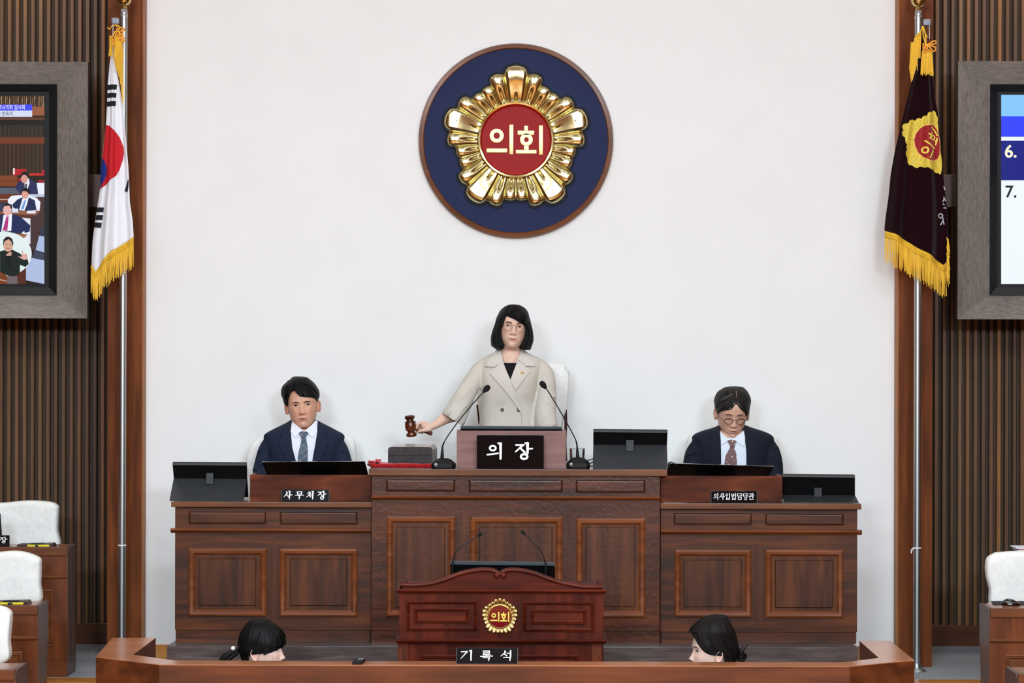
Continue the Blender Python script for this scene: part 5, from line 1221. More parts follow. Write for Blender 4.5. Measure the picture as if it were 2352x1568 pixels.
# ================================================================== people
def skin_mat(name, c):
    m, nt, b = _nt(name); N = nt.nodes; Lk = nt.links
    at = N.new('ShaderNodeAttribute'); at.attribute_name = 'tint'
    tc = N.new('ShaderNodeTexCoord'); n = N.new('ShaderNodeTexNoise'); n.inputs['Scale'].default_value = 55; n.inputs['Detail'].default_value = 4; Lk.new(tc.outputs['Object'], n.inputs['Vector'])
    r = N.new('ShaderNodeValToRGB'); e = r.color_ramp.elements; cc = lin(c)
    e[0].position = .3; e[0].color = (cc[0] * .93, cc[1] * .88, cc[2] * .86, 1); e[1].position = .7; e[1].color = (cc[0] * 1.04, cc[1] * 1.05, cc[2] * 1.05, 1)
    Lk.new(n.outputs['Fac'], r.inputs['Fac'])
    mx = N.new('ShaderNodeMix'); mx.data_type = 'RGBA'; mx.blend_type = 'MULTIPLY'; mx.inputs[0].default_value = 1
    Lk.new(r.outputs['Color'], mx.inputs[6]); Lk.new(at.outputs['Color'], mx.inputs[7]); Lk.new(mx.outputs[2], b.inputs['Base Color'])
    b.inputs['Roughness'].default_value = .5; b.inputs['Subsurface Weight'].default_value = .15; b.inputs['Subsurface Scale'].default_value = .004; b.inputs['Subsurface Radius'].default_value = (1, .35, .2)
    bp = N.new('ShaderNodeBump'); bp.inputs['Strength'].default_value = .12; bp.inputs['Distance'].default_value = .002; Lk.new(n.outputs['Fac'], bp.inputs['Height']); Lk.new(bp.outputs['Normal'], b.inputs['Normal'])
    return m
def hair_mat(name, c0, c1, ax=(160, 160, 9), rough=.46):
    m, nt, b = _nt(name); N = nt.nodes; Lk = nt.links
    uv = N.new('ShaderNodeAttribute'); uv.attribute_name = 'strand'
    mp = N.new('ShaderNodeMapping'); mp.inputs['Scale'].default_value = (130, 5, 1); Lk.new(uv.outputs['Vector'], mp.inputs['Vector'])
    n = N.new('ShaderNodeTexNoise'); n.inputs['Scale'].default_value = 1; n.inputs['Detail'].default_value = 4; Lk.new(mp.outputs[0], n.inputs['Vector'])
    r = N.new('ShaderNodeValToRGB'); e = r.color_ramp.elements; e[0].position = .35; e[0].color = lin(c0); e[1].position = .72; e[1].color = lin(c1)
    Lk.new(n.outputs['Fac'], r.inputs['Fac']); Lk.new(r.outputs['Color'], b.inputs['Base Color'])
    b.inputs['Roughness'].default_value = rough; b.inputs['Specular IOR Level'].default_value = .14
    bp = N.new('ShaderNodeBump'); bp.inputs['Strength'].default_value = .7; bp.inputs['Distance'].default_value = .004; Lk.new(n.outputs['Fac'], bp.inputs['Height']); Lk.new(bp.outputs['Normal'], b.inputs['Normal'])
    return m
SK_W = skin_mat('skin_fair', (220, 184, 164)); SK_M1 = skin_mat('skin_tanned', (212, 162, 134)); SK_M2 = skin_mat('skin_warm', (208, 164, 140)); SK_S = skin_mat('skin_pale', (224, 192, 176))
H_BLK = hair_mat('black_hair', (4, 4, 4), (18, 17, 17)); H_SALT = hair_mat('greying_hair', (12, 11, 10), (52, 49, 45)); H_BRN = hair_mat('dark_brown_hair', (8, 5, 5), (34, 26, 25)); H_MAN = hair_mat('short_black_hair', (4, 4, 5), (20, 20, 21))
H_GREY = mat('grey_hair_strands', (124, 120, 114), .5)
E_W = mat('eye_white', (214, 204, 198), .3); E_I = mat('dark_iris', (24, 14, 11), .12, coat=.6); LASH = mat('lash_dark', (38, 24, 20), .7)
def g(x, s): return exp(-(x / s) ** 2)
HT = [  # z, half width, front, back, width exponent
    (-.100, .056, .026, .082, .95), (-.060, .053, .030, .074, .95), (-.030, .052, .040, .070, .95), (-.014, .051, .052, .070, .95), (-.006, .046, .068, .070, 1.0), (.002, .0405, .086, .070, 1.03), (.016, .0465, .092, .074, 1.04),
    (.035, .0560, .093, .082, 1.0), (.055, .0635, .0915, .090, .95), (.075, .0680, .0905, .095, .92), (.095, .0705, .0885, .099, .9), (.115, .0725, .0870, .101, .88), (.135, .0738, .0885, .102, .86),
    (.155, .0738, .0880, .102, .86), (.175, .0710, .0830, .100, .87), (.192, .0650, .0740, .092, .9), (.207, .0550, .0600, .078, .95), (.219, .0400, .0420, .056, 1), (.226, .0220, .0230, .032, 1), (.2285, .004, .004, .006, 1)]
def head_mesh(fem=True, cheek=1.0, jaw=1.0, nose=1.0, smooth_n=170):
    tab = smooth_tab([tuple(r) for r in HT], smooth_n); NA = 128; rows = []; tint = []
    for z, hw, f, b, ex in tab:
        row = []; z = z if z < .14 else .14 + (z - .14) * .92
        jw = 1 + (jaw - 1) * exp(-((z - .03) / .035) ** 2)
        for k in range(NA):
            # finer spacing at the front of the face
            t = 2 * pi * k / NA; a = t - .45 * sin(t)
            sx, cs = sin(a), cos(a)
            x = hw * jw * math.copysign(abs(sx) ** ex, sx); y = -(f if cs > 0 else b) * math.copysign(abs(cs) ** (ex if cs > 0 else 1), cs)
            fw = ss(0, .45, cs); ax = abs(x); D = 0
            if fw > 0:
                nz = interp([(.063, 0), (.067, .003), (.0710, .012), (.076, .0190), (.081, .0192), (.092, .0116), (.104, .0062), (.117, .0028), (.13, .0006), (.14, 0)], z)[0] * nose
                sg = interp([(.066, .0115), (.08, .0115), (.10, .0106), (.13, .0115)], z)[0]
                D += nz * g(x, sg) + .0085 * nose * g(ax - .0128, .0046) * g(z - .0745, .0062)
                D -= .0075 * g(ax - .029, .0135) * g(z - .1185, .0115)
                D += .0042 * g(ax - .0315, .0115) * g(z - .1165, .0075)
                D += .0026 * g(z - .1365, .007) * g(ax - .027, .02) + (.0012 if fem else .0022) * g(z - .133, .009) * g(ax - .03, .02)
                D += .0042 * cheek * g(ax - .041, .017) * g(z - .088, .016)
                L_ = pdist(ax, z, [(.0165, .0765), (.023, .062), (.0285, .049)], False); D -= .0014 * g(L_, .0045) * cheek
                D -= .0016 * g(pdist(ax, z, [(.012, .1045), (.022, .1), (.033, .1015)], False), .003)
                D += .0040 * g(x, .0185) * g(z - .0525, .0048) + .0045 * g(x, .0160) * g(z - .0410, .0052) - .0035 * g(x, .0235) * g(z - .0470, .0020)
                D += .0028 * g(x, .027) * g(z - .047, .013)
                D -= .0022 * g(x, .013) * g(z - .0305, .0045); D += .0042 * g(x, .017) * g(z - .0145, .011)
                D -= .0010 * g(ax - .0275, .006) * g(z - .0455, .009)
                D *= fw
            row.append((x, y - D, z))
            blush = .10 * g(ax - .04, .02) * g(z - .085, .018) * fw + .10 * g(x, .012) * g(z - .078, .01) * fw
            r_, g_, b_ = 1, 1 - blush, 1 - blush * 1.1
            tint.append((r_, g_, b_, 1))
        rows.append(row)
    mb = MB(); mb.rings(rows)
    return mb, tint
def ear(mb, sgn, tint):
    G = []; n0 = len(mb.v)
    for i in range(9):
        r = i / 8; row = []
        for k in range(24):
            a = 2 * pi * k / 24; yy, zz = cos(a) * .0175 * r, sin(a) * .031 * r
            if zz < 0: yy *= 1 - .45 * (-zz / .031)
            out = .005 + .006 * g(r - .86, .16) - .004 * g(r - .45, .25)
            if r == 1: out = .002
            p = Vector((out + .30 * (yy + .014), yy, zz)); row.append((sgn * (.0715 + p.x), .010 + p.y + zz * .2, .098 + p.z))
        G.append(row)
    G2 = [[(sgn * (.066 + .2 * (q[1] - .0)), q[1] * .8 + .004, .098 + (q[2] - .098) * .75) for q in G[-1]]]
    mb.grid(G + G2, cv=True); tint += [(1, .9, .88, 1)] * (len(mb.v) - n0)
    return mb
def xf(mb, T):
    mb.v = [tuple(T(Vector(v))) for v in mb.v]; return mb
def remesh(mb, vox, it=4, fac=.5):
    me = bpy.data.meshes.new('tmp'); me.from_pydata(mb.v, [], mb.f); me.validate(); o = bpy.data.objects.new('tmp', me); COL.objects.link(o)
    md = o.modifiers.new('r', 'REMESH'); md.mode = 'VOXEL'; md.voxel_size = vox
    if it: sm = o.modifiers.new('s', 'SMOOTH'); sm.iterations = it; sm.factor = fac
    dg = bpy.context.evaluated_depsgraph_get(); dg.update(); ev = o.evaluated_get(dg); m2 = ev.to_mesh()
    r = MB(); r.v = [tuple(v.co) for v in m2.vertices]; r.f = [tuple(p.vertices) for p in m2.polygons]
    ev.to_mesh_clear(); bpy.data.objects.remove(o); bpy.data.meshes.remove(me); return r
def neckline(mb, poly, d):
    """open the front of a jacket inside the outline"""
    kp = []
    for f in mb.f:
        c = [sum(mb.v[i][q] for i in f) / len(f) for q in range(3)]
        if c[1] < d + .03 and pip(c[0], c[2], poly): continue
        kp.append(f)
    mb.f = kp
class Head:
    def __init__(s, nose_px, d, yaw=0, pitch=0, roll=0, sc=1.0, wx=1.0, **kw):
        s.wx = wx
        s.mb, s.tint = head_mesh(**kw); s.R = Matrix.Rotation(radians(yaw), 3, 'Z') @ Matrix.Rotation(radians(pitch), 3, 'X') @ Matrix.Rotation(radians(roll), 3, 'Y')
        s.sc = sc; s.loc = Vector((0, 0, 0)); tip = Vector((0, -.1095, .079)); s.v0 = list(s.mb.v); s.f0 = list(s.mb.f)
        v = s.R @ (tip * sc); ly = d - (s.R @ Vector((0, -.0, .1))).y * sc; q = pt(nose_px[0], nose_px[1], ly + v.y); s.loc = Vector((q.x - v.x, ly, q.z - v.z))
        s.bv = bvh_of(s.mb.v, s.mb.f); s.S = surf_of(s.bv, -.5)
        s.neck = s.T0(Vector((0, .0, -.05)))
    def T0(s, v): return s.R @ (Vector((v.x * s.wx, v.y, v.z)) * s.sc) + s.loc
    def T(s, v):
        """head rotation fades out down the neck"""
        t = ss(-.10, -.015, v.z)
        a = s.T0(v); piv = s.T0(Vector((0, 0.02, -.02))); b = piv + Vector(((v.x) * s.wx, v.y - .02, v.z + .02)) * s.sc
        return b.lerp(a, t)
    def world_bvh(s):
        m = MB(); m.v = list(s.v0); m.f = list(s.f0); m = xf(m, s.T0); return bvh_of(m.v, m.f)
def tinted(o, tint, n):
    a = o.data.color_attributes.new('tint', 'FLOAT_COLOR', 'POINT')
    base = tint + [(1, 1, 1, 1)] * max(0, n - len(tint))
    a.data.foreach_set('color', [c for q in base[:n] for c in q])
def raw_build(mb, name, m, parent, ang=180):
    """build without merging so that per-vertex data keeps its order"""
    off = wloc(parent); me = bpy.data.meshes.new(name); me.from_pydata([(v[0] - off.x, v[1] - off.y, v[2] - off.z) for v in mb.v], [], mb.f)
    return link(name, me, m, parent, True, ang)
def feat(H, parent, name, polys, m, off=.0004, th=.0005, step=.004):
    mb = MB()
    for i, p in enumerate(polys): drape(mb, p, H.S, off + i * .00003, th, step)
    xf(mb, H.T0); return mb.build(name, m, parent, ang=60)
def face(H, parent, ex=.0312, ez=.1165, ew=.0135, eh=.0048, tilt=.06, brow=None, browc=(60, 44, 38), lip=(176, 104, 96), lipw=.024, down=False, mouth_dz=0, lipt=.85, gaze=0.0, browdz=.0, crease=(150, 104, 84), lids=True, sides=(-1, 1)):
    for sgn in sides:
        # eyelid outline: almond rising a little to the outer corner
        def up(t): return eh * (1 - abs(2 * t - 1) ** 2.2) * 1.15 + tilt * ew * (t - .5)
        def lo(t): return -eh * .75 * (1 - abs(2 * t - 1) ** 2.4) + tilt * ew * (t - .5)
        xs = [i / 14 for i in range(15)]
        X_ = lambda t: sgn * (ex - ew + 2 * ew * t)
        if not down:
            U = [(X_(t), ez + up(t)) for t in xs]; Lw = [(X_(t), ez + lo(t)) for t in xs]
            poly = U + Lw[::-1][1:-1]
            e = feat(H, parent, 'eye', [poly], E_W, .0003, .0004, .0025)
            ic = sgn * ex + gaze; ir = .0060
            ip = []
            for k in range(24):
                a = 2 * pi * k / 24; x = ic + cos(a) * ir; z = ez + .0010 + sin(a) * ir
                t = (x * sgn - ex + ew) / (2 * ew); t = max(0, min(1, t)); ip.append((x, max(ez + lo(t), min(ez + up(t), z))))
            feat(H, e, 'iris', [ip], E_I, .0008, .0003, .003)
            feat(H, parent, 'eyelashes', [ribbon(U, [.0004 + .0010 * sin(pi * min(1, .15 + t)) for t in xs])], LASH, .0006, .0009, .003)
        else:
            Lw = [(X_(t), ez - .0062 + .8 * lo(t)) for t in xs]
            feat(H, parent, 'eyelashes', [ribbon(Lw, [.0004 + .0009 * sin(pi * t) for t in xs])], LASH, .0004, .0012, .003)
        if lids:
            F2 = [(X_(t * 1.04 - .02), ez + up(t) * 1.0 + .0036) for t in xs]
            feat(H, parent, 'eyelid_crease', [ribbon(F2, [.0002 + .0005 * sin(pi * t) for t in xs])], mat('lid_fold_skin_%d' % crease[0], crease, .7), .0002, .0003, .003)
        b = brow or [(.013, .1335, .0022), (.022, .1365, .0030), (.033, .1375, .0026), (.044, .1335, .0010)]
        P = [(sgn * x, z + browdz) for x, z, w_ in b]; W = [w_ for x, z, w_ in b]
        P3 = smooth_tab([(p[0], p[1], w_) for p, w_ in zip(P, W)], 12)
        feat(H, parent, 'eyebrow', [ribbon([(p[0], p[1]) for p in P3], [max(.0004, p[2]) for p in P3])], mat('eyebrow_hair_%d_%d_%d' % browc, browc, .9, nscale=900, namp=.5), .0002, .0008, .003)
    z0 = .0470 + mouth_dz; lw = lipw
    tt = [i / 10 - 1 for i in range(21)]
    mz = lambda t: z0 - .0006 - .0018 * t * t
    ul = [(lw * t, mz(t) + lipt * (.0040 * (1 - t * t) ** .8 + .0006 * (g(abs(t) - .2, .15)) * (1 - abs(t)))) for t in tt] + [(lw * t, mz(t)) for t in tt[::-1][1:-1]]
    ll = [(lw * .94 * t, mz(t)) for t in tt] + [(lw * .94 * t, mz(t) - lipt * .0060 * (1 - t * t) ** .75) for t in tt[::-1][1:-1]]
    lm = mat('lips_%d_%d_%d' % lip, lip, .42)
    feat(H, parent, 'lips', [ul, ll], lm, .0001, .0006, .003)
    ml = [(lw * 1.03 * t, mz(t)) for t in [i / 8 - 1 for i in range(17)]]
    feat(H, parent, 'mouth_line', [ribbon(ml, [.00022 + .0006 * (1 - abs(i / 8 - 1)) for i in range(17)])], mat('mouth_line', (92, 48, 42), .7), .0008, .0003, .003)
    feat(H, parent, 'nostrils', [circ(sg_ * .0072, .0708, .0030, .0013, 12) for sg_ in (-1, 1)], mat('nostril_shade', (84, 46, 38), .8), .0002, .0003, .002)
def bvh_grid(G):
    m = MB(); m.grid(G); return bvh_of([tuple(p) for p in m.v], m.f)
def thick_grid(G, ST, c, th):
    """closed loops: outer skin, then the inner skin back again"""
    R = []; S2 = []; n = len(G[0])
    for i, r in enumerate(G):
        inn = []
        for p in r:
            dv = p - Vector((c.x, c.y, p.z)); L = dv.length; q = c + (p - c) * (1 - min(.5, th / max(1e-4, (p - c).length)))
            inn.append(q)
        R.append(list(r) + inn[::-1]); s = ST[i * n:(i + 1) * n]; S2 += list(s) + list(s)[::-1]
    mb = MB(); mb.grid(R, cv=True); return mb, S2
def push_out(G, bv, H, clear):
    """keep every point of the hair shell outside the skull; thinner at the free edges"""
    c = H.T0(Vector((0, .005, .12)))
    for i, ring in enumerate(G):
        n = len(ring)
        for j, p in enumerate(ring):
            e = min(j, n - 1 - j) / n
            need = lerp(.0022, clear, ss(0, .035, e)) if i > 3 or True else clear
            dr = (p - c); L = dr.length; dr = dr / L
            h = bv.ray_cast(c, dr)
            if h[0] is not None:
                R = (h[0] - c).length + need
                if L < R: ring[j] = c + dr * R
def hairshell(name, m, parent, levels, H, d, zoomo, k, front=.098, backd=.112, th=.006, zc_px=None, n=150, amp=.0016, ncl=3.0, edge_lift=.004, depth_off=0.0, clear=.006, yopen=0):
    """levels: (y, L, openL, openR, R) in zoom pixels: outline and face opening of the hair at that height, seen from the front"""
    ox, oy = zoomo; s = d / F; bv = H.world_bvh(); cy_ = H.T0(Vector((0, .008, .12))).y + depth_off
    yt = levels[0][0]; yb = levels[-1][0]; ycen = zc_px if zc_px else (yt + 560)
    l0, l2 = levels[0], levels[2]; q0 = l0[0]; c0 = (l2[1] + l2[4]) / 2 * .5 + (l0[1] + l0[4]) / 4
    cap = []
    for f_ in (0, .02, .07, .15, .27, .42, .6, .8):
        w_ = sqrt(1 - (1 - f_) ** 2); cc_ = lerp(c0, (l2[1] + l2[4]) / 2, f_); pc = lerp(c0, (l2[2] + l2[3]) / 2, f_)
        cap.append((q0 + f_ * (l2[0] - q0), cc_ - (l2[4] - l2[1]) / 2 * w_ - 1, lerp(pc, l2[2], w_), lerp(pc, l2[3], w_), cc_ + (l2[4] - l2[1]) / 2 * w_ + 1))
    levels = cap + list(levels[2:])
    tab = smooth_tab([tuple(map(float, l)) for l in levels], 120); G = []; ST = []
    for li, (y, L, oL, oR, R) in enumerate(tab):
        if oR - oL < 46 or y < yopen: oL = oR = (oL + oR) / 2
        z = Z(ox + L / k, oy + y / k, d); u = max(0, min(1, (y - yt) / (ycen - yt))); rr = sqrt(max(0.0, 1 - (1 - u) ** 2)) if u < 1 else 1
        xl_, xr_ = [X(ox + q / k, oy + y / k, d) for q in (L, R)]; xa, xb = [X(ox + q / k, oy + y / k, d - .085) for q in (oL, oR)]
        cx = (xl_ + xr_) / 2; fy = cy_ - front * max(rr, .03); by = cy_ + backd * max(rr, .03)
        def fs(x, dflt):
            h = bv.ray_cast(Vector((x, cy_ - 1, z)), Vector((0, 1, 0)))
            # ellipse depth of the outer shell at this x
            e = abs(x - cx) / max(1e-4, (xr_ - xl_) / 2); ye = cy_ - front * max(rr, .03) * sqrt(max(0, 1 - min(1, e) ** 2.2))
            if h[0] is not None: ye = min(ye, h[0].y - edge_lift) if e < .8 else min(ye, h[0].y - edge_lift * .5)
            return ye
        ring = []
        NN = n
        openw = max(0, xb - xa)
        # left front arc from opening edge to left side
        for i in range(NN + 1):
            t = i / NN
            if t < .25:      # from opening edge a to left extreme
                q = t / .25; x = lerp(xa, xl_, sin(q * pi / 2) ** 1.0); e = (x - xa) / (xl_ - xa) if abs(xl_ - xa) > 1e-5 else 0
                y0 = fs(xa, fy); y1 = cy_ + .012; x = lerp(xa, xl_, sin(q * pi / 2)); yy = lerp(y1, y0, cos(q * pi / 2))
            elif t < .75:
                q = (t - .25) / .5 * pi; x = cx - cos(q) * (xr_ - xl_) / 2; yy = cy_ + .012 + (by - cy_ - .012) * sin(q) ** .9
            else:
                q = (t - .75) / .25; y0 = fs(xb, fy); x = lerp(xb, xr_, cos(q * pi / 2)); yy = lerp(cy_ + .012, y0, sin(q * pi / 2))
            nn = noise.noise(Vector((t * 85, li * .02, 3))) * amp + noise.noise(Vector((t * 26, li * .04, 9))) * amp * 1.4
            dv = Vector((x - cx, yy - cy_, 0)); dl = dv.length or 1
            ring.append(Vector((x, yy, z)) + dv / dl * nn * ss(.04, .14, li / 120.0))
            ST.append((t, li / 110.0, 0))
        G.append(ring)
    push_out(G, bv, H, clear)
    bvo = bvh_grid(G); mb, ST = thick_grid(G, ST, H.T0(Vector((0, .005, .10))), th)
    o = raw_build(mb, name, m, parent)
    a = o.data.attributes.new('strand', 'FLOAT_VECTOR', 'POINT'); a.data.foreach_set('vector', [c for q in ST for c in q])
    # make normals face outward before thickening inward
    bm = bmesh.new(); bm.from_mesh(o.data); bm.faces.ensure_lookup_table(); f = bm.faces[len(bm.faces) // 2]; c = f.calc_center_median()
    ctr = Vector((sum(v.co.x for v in bm.verts), sum(v.co.y for v in bm.verts), sum(v.co.z for v in bm.verts))) / len(bm.verts)
    if f.normal.dot(c - ctr) < 0: bmesh.ops.reverse_faces(bm, faces=bm.faces)
    bm.to_mesh(o.data); bm.free(); o.data.polygons.foreach_set('use_smooth', [True] * len(o.data.polygons))
    return o, bvo
def locks(name, m, parent, paths, d, ox, oy, k, dz, rad=.004, bv=None, lift=.002, flat=.45, n=10):
    """hair locks following pixel paths; depth from the surface below them"""
    mb = MB(); ST = []; hid = 0
    for pth in paths:
        w0 = pth[0] if not isinstance(pth[0], tuple) else rad; P = pth if isinstance(pth[0], tuple) else pth[1:]
        q = []
        for a, b in P:
            v = pt(ox + a / k, oy + b / k, d - .09); h = bv.ray_cast(Vector((v.x, dz - 1, v.z)), Vector((0, 1, 0))) if bv else (None,)
            v.y = (h[0].y - lift) if h[0] is not None else (q[-1].y if q else dz); q.append(v)
        sp = spline(q, n); o0 = len(mb.v)
        mb.tube(sp, [max(.0003, w0 * (sin(pi * min(1, .12 + .88 * (1 - i / n))) ** .6) * (1 - .55 * i / n)) for i in range(n + 1)], 8, flat=flat, up=(0, -1, 0))
        ST += [(.37 * (o0 % 97) / 97 + (j % 8) * .012, (j // 8) / n, 0) for j in range(len(mb.v) - o0)]
    o = raw_build(mb, name, m, parent, ang=180)
    a = o.data.attributes.new('strand', 'FLOAT_VECTOR', 'POINT'); a.data.foreach_set('vector', [c for q in ST for c in q]); return o
def loft_px(levels, d, n=48, ex=.85):
    """levels: (y px, x left, x right, half depth, y offset)"""
    R = []
    for y, a, b, hd, dy in smooth_tab([tuple(map(float, l)) for l in levels], 46):
        c = pt((a + b) / 2, y, d); w_ = (b - a) / 2 * d / F
        R.append([(c.x + w_ * math.copysign(abs(sin(t)) ** ex, sin(t)), d + dy - hd * math.copysign(abs(cos(t)) ** ex, cos(t)), c.z) for t in [2 * pi * k / n for k in range(n)]])
    return R
def limb(mb, pts, d, n=18):
    """pts: (px, py, depth offset, radius[, flatness])"""
    P = [pt(p[0], p[1], d) + Vector((0, p[2], 0)) for p in pts]; sp = smooth_tab([(*P[i], pts[i][3]) for i in range(len(P))], 8 * len(P))
    mb.tube([Vector(q[:3]) for q in sp], [q[3] for q in sp], n); a, b = sp[0], sp[-1]
    mb.ell(a[:3], a[3] * .98, 16, 10); mb.ell(b[:3], b[3] * .98, 16, 10); return mb
def wrinkle(mb, amp, sc, dirs=(1, 1, .5), seed=0):
    """soft cloth folds"""
    out = []
    for v in mb.v:
        q = Vector((v[0] * sc * dirs[0], v[1] * sc * .6, v[2] * sc * dirs[2])) + Vector((seed, seed, 0))
        n1 = noise.noise(q) + .5 * noise.noise(q * 2.1); out.append((v[0] + n1 * amp * .3, v[1] + n1 * amp, v[2] + n1 * amp * .2))
    mb.v = out; return mb
def hand(mb, wrist, fwd, upv, sc=1.0, right=True, curl=.5):
    """relaxed five-fingered hand: palm, four jointed fingers, thumb leaving the side of the palm"""
    f = Vector(fwd).normalized(); u = Vector(upv).normalized(); s_ = f.cross(u) * (1 if right else -1); w_ = Vector(wrist)
    for k in range(5): mb.ell(w_ + f * (.02 + .016 * k) * sc, (.034 * sc, .034 * sc, .015 * sc), 14, 8, Matrix((s_, f, u)).transposed())
    for i, (so, ln, r) in enumerate(((-.030, .070, .0082), (-.010, .080, .0085), (.010, .075, .0082), (.029, .060, .0072))):
        p = w_ + f * .088 * sc - s_ * so * sc; pts_ = [p - f * .02 * sc]; a = 0
        for j, fr in enumerate((.45, .3, .25)):
            pts_.append(p); a += curl * (.5, .7, .5)[j]; p = p + (f * cos(a) - u * sin(a)) * ln * fr * sc
        pts_.append(p); mb.tube(pts_, [r * sc, r * sc, r * .92 * sc, r * .85 * sc, r * .7 * sc], 10); mb.ell(p, r * .72 * sc, 10, 8)
    p = w_ + f * .03 * sc + s_ * .028 * sc; q1 = p + (f * .6 + s_ * .7).normalized() * .034 * sc; q2 = q1 + (f * .85 + s_ * .25 - u * .2).normalized() * .028 * sc
    mb.tube([p, q1, q2], [.012 * sc, .0100 * sc, .008 * sc], 10); mb.ell(q2, .0085 * sc, 10, 8); return mb
def lens_mat():
    m = bpy.data.materials.new('spectacle_lens'); m.use_nodes = True; nt = m.node_tree; N = nt.nodes; N.remove(N['Principled BSDF'])
    a = N.new('ShaderNodeBsdfTransparent'); b = N.new('ShaderNodeBsdfGlossy'); b.inputs['Roughness'].default_value = .02; x = N.new('ShaderNodeMixShader'); x.inputs[0].default_value = .05
    nt.links.new(a.outputs[0], x.inputs[1]); nt.links.new(b.outputs[0], x.inputs[2]); nt.links.new(x.outputs[0], N['Material Output'].inputs['Surface']); return m
M_LENS = lens_mat()
def glasses(H, parent, m, r, rz, ex, z, y=-.104, fr=.0011, top=0):
    gl = None; mb = MB(); R3 = []
    for sgn in (-1, 1):
        c = Vector((sgn * ex, y, z)); P = [Vector((c.x + r * cos(a), y + .004 * abs(cos(a)) * (1 if cos(a) * sgn > 0 else 0), z + rz * sin(a))) for a in [2 * pi * k / 40 for k in range(41)]]
        mb.tube(P, [fr * (1 + top * max(0, sin(2 * pi * k / 40))) for k in range(41)], 6, up=(0, 1, 0))
    mb.tube(spline([(-ex + r, y, z + rz * .25), (-.004, y - .003, z + rz * .5), (.004, y - .003, z + rz * .5), (ex - r, y, z + rz * .25)], 12), fr, 6)
    for sgn in (-1, 1): mb.tube(spline([(sgn * (ex + r), y + .004, z + rz * .35), (sgn * (ex + r + .008), y + .012, z + rz * .35), (sgn * .069, y + .040, z + .004), (sgn * .0725, -.005, z + .002), (sgn * .0735, .022, z - .02)], 20), fr, 6)
    xf(mb, H.T0); gl = mb.build('spectacles', m, parent)
    for sgn in (-1, 1):
        l = MB(); l.lathe([(0, 0), (r * .97, 0), (r * .97, .0012), (0, .0012)], (0, 0, 0), 32, (0, 1, 0)); l.v = [(v[0] + sgn * ex, v[1] + y, v[2] * rz / r + z) for v in l.v]; xf(l, H.T0); l.build('lens', M_LENS, gl)
    return gl
def px_poly(raw, d, o, k): return fpoly(raw, d - .115, ox=o[0], oy=o[1], k=k)
def panel_on(name, raw, S, m, parent, d, o, k, off, th=.002, step=.012, sm=50):
    mb = MB()
    for i, p in enumerate(raw if isinstance(raw[0], list) else [raw]): drape(mb, px_poly(p, d, o, k), S, off, th, step)
    return mb.build(name, m, parent, ang=sm)
def cloth(name, c, rough=.85, amp=.06, sc=700, sheen=.15): return mat(name, c, rough, nscale=sc, namp=amp, bump=.15, bscale=sc, sheen=sheen, spec=.25)
def legs(parent, cx, d, zs, zf, m, ms, standing=False, w_=.10):
    mb = MB()
    for sg in (-1, 1):
        x = cx + sg * w_
        if standing: mb.tube([(x * 1, d, zs), (x, d, (zs + zf) / 2), (x, d + .01, zf + .08)], [.085, .062, .05], 16)
        else: mb.tube(spline([(x, d + .05, zs + .02), (x, d - .18, zs + .03), (x + sg * .02, d - .36, zs + .02), (x + sg * .02, d - .38, zs - .12), (x + sg * .02, d - .36, zf + .08)], 24), [.085] * 8 + [.075] * 8 + [.06] * 9, 16)
    if standing: mb.ell((cx, d, zs), (.17, .12, .10), 24, 14)
    mb.build('trousers', m, parent)
    y = d if standing else d - .36
    for sg in (-1, 1):
        sh = MB(); sh.ell((cx + sg * (w_ + (.0 if standing else .02)), y - .06, zf + .035), (.042, .125, .034), 18, 12); sh.v = [(a, b, max(zf + .001, c)) for a, b, c in sh.v]; sh.build('shoe', ms, parent)
M_SHOE = mat('black_leather', (16, 15, 15), .3, coat=.3)
# ------------------------------------------------------------------ the presiding woman
DWO = 12.62; KW = 3.7333; OW = (900, 680)
HW = Head((1179.3, 765), DWO, yaw=2, pitch=4, roll=5.5, sc=1.0, wx=1.04, fem=True, cheek=1.0, jaw=1.04, nose=.95)
pw = thing('person', 'standing woman in a beige double-breasted jacket and round glasses, raising a gavel', 'person', Vector((X(1172, 900, DWO), DWO, ZP)))
J_W = cloth('beige_jacket_cloth', (196, 190, 178), .85, .05, 500)
jb = MB()
jb.rings(loft_px([(797, 1150, 1192, .045, .03), (806, 1140, 1204, .062, .03), (815, 1122, 1224, .078, .025), (826, 1106, 1243, .09, .02), (842, 1102, 1246, .102, .012), (870, 1104, 1239, .118, .0), (900, 1106, 1234, .120, .0), (930, 1106, 1232, .112, .0), (960, 1104, 1235, .116, .0), (990, 1102, 1238, .125, .0), (1030, 1100, 1240, .13, .0)], DWO))
limb(jb, [(1113, 838, .01, .040), (1101, 851, .0, .046), (1086, 877, -.02, .050), (1070, 905, -.05, .054), (1056, 932, -.08, .061), (1043, 957, -.11, .069)], DWO)
limb(jb, [(1240, 842, .01, .042), (1253, 862, -.01, .047), (1256, 905, -.03, .051), (1252, 945, -.06, .058), (1255, 976, -.10, .060)], DWO)
jb = remesh(jb, .0065, 5)
jb = wrinkle(jb, .0035, 9, (1.2, 1, .6), 4)
def sleeve_folds(mb, xarm, side, amp, d, freq=26.0, slope=.9, xr=None):
    """diagonal gathers running across a bent sleeve"""
    out = []
    for v in mb.v:
        x, y, z = v
        w_ = ss(xarm, xarm + side * .05, x) if side > 0 else ss(-xarm, -xarm + .05, -x)
        ph = (x * side * slope + z) * freq + 1.6 * noise.noise(Vector((x * 9, z * 9, 2)))
        r = (1 - abs(sin(ph * 1.3))) ** 2 * (.4 + .8 * noise.noise(Vector((x * 14, z * 14, 7))) ** 2 * 3)
        out.append((x, y - amp * w_ * r * (1 if y < d else -.3), z))
    mb.v = out
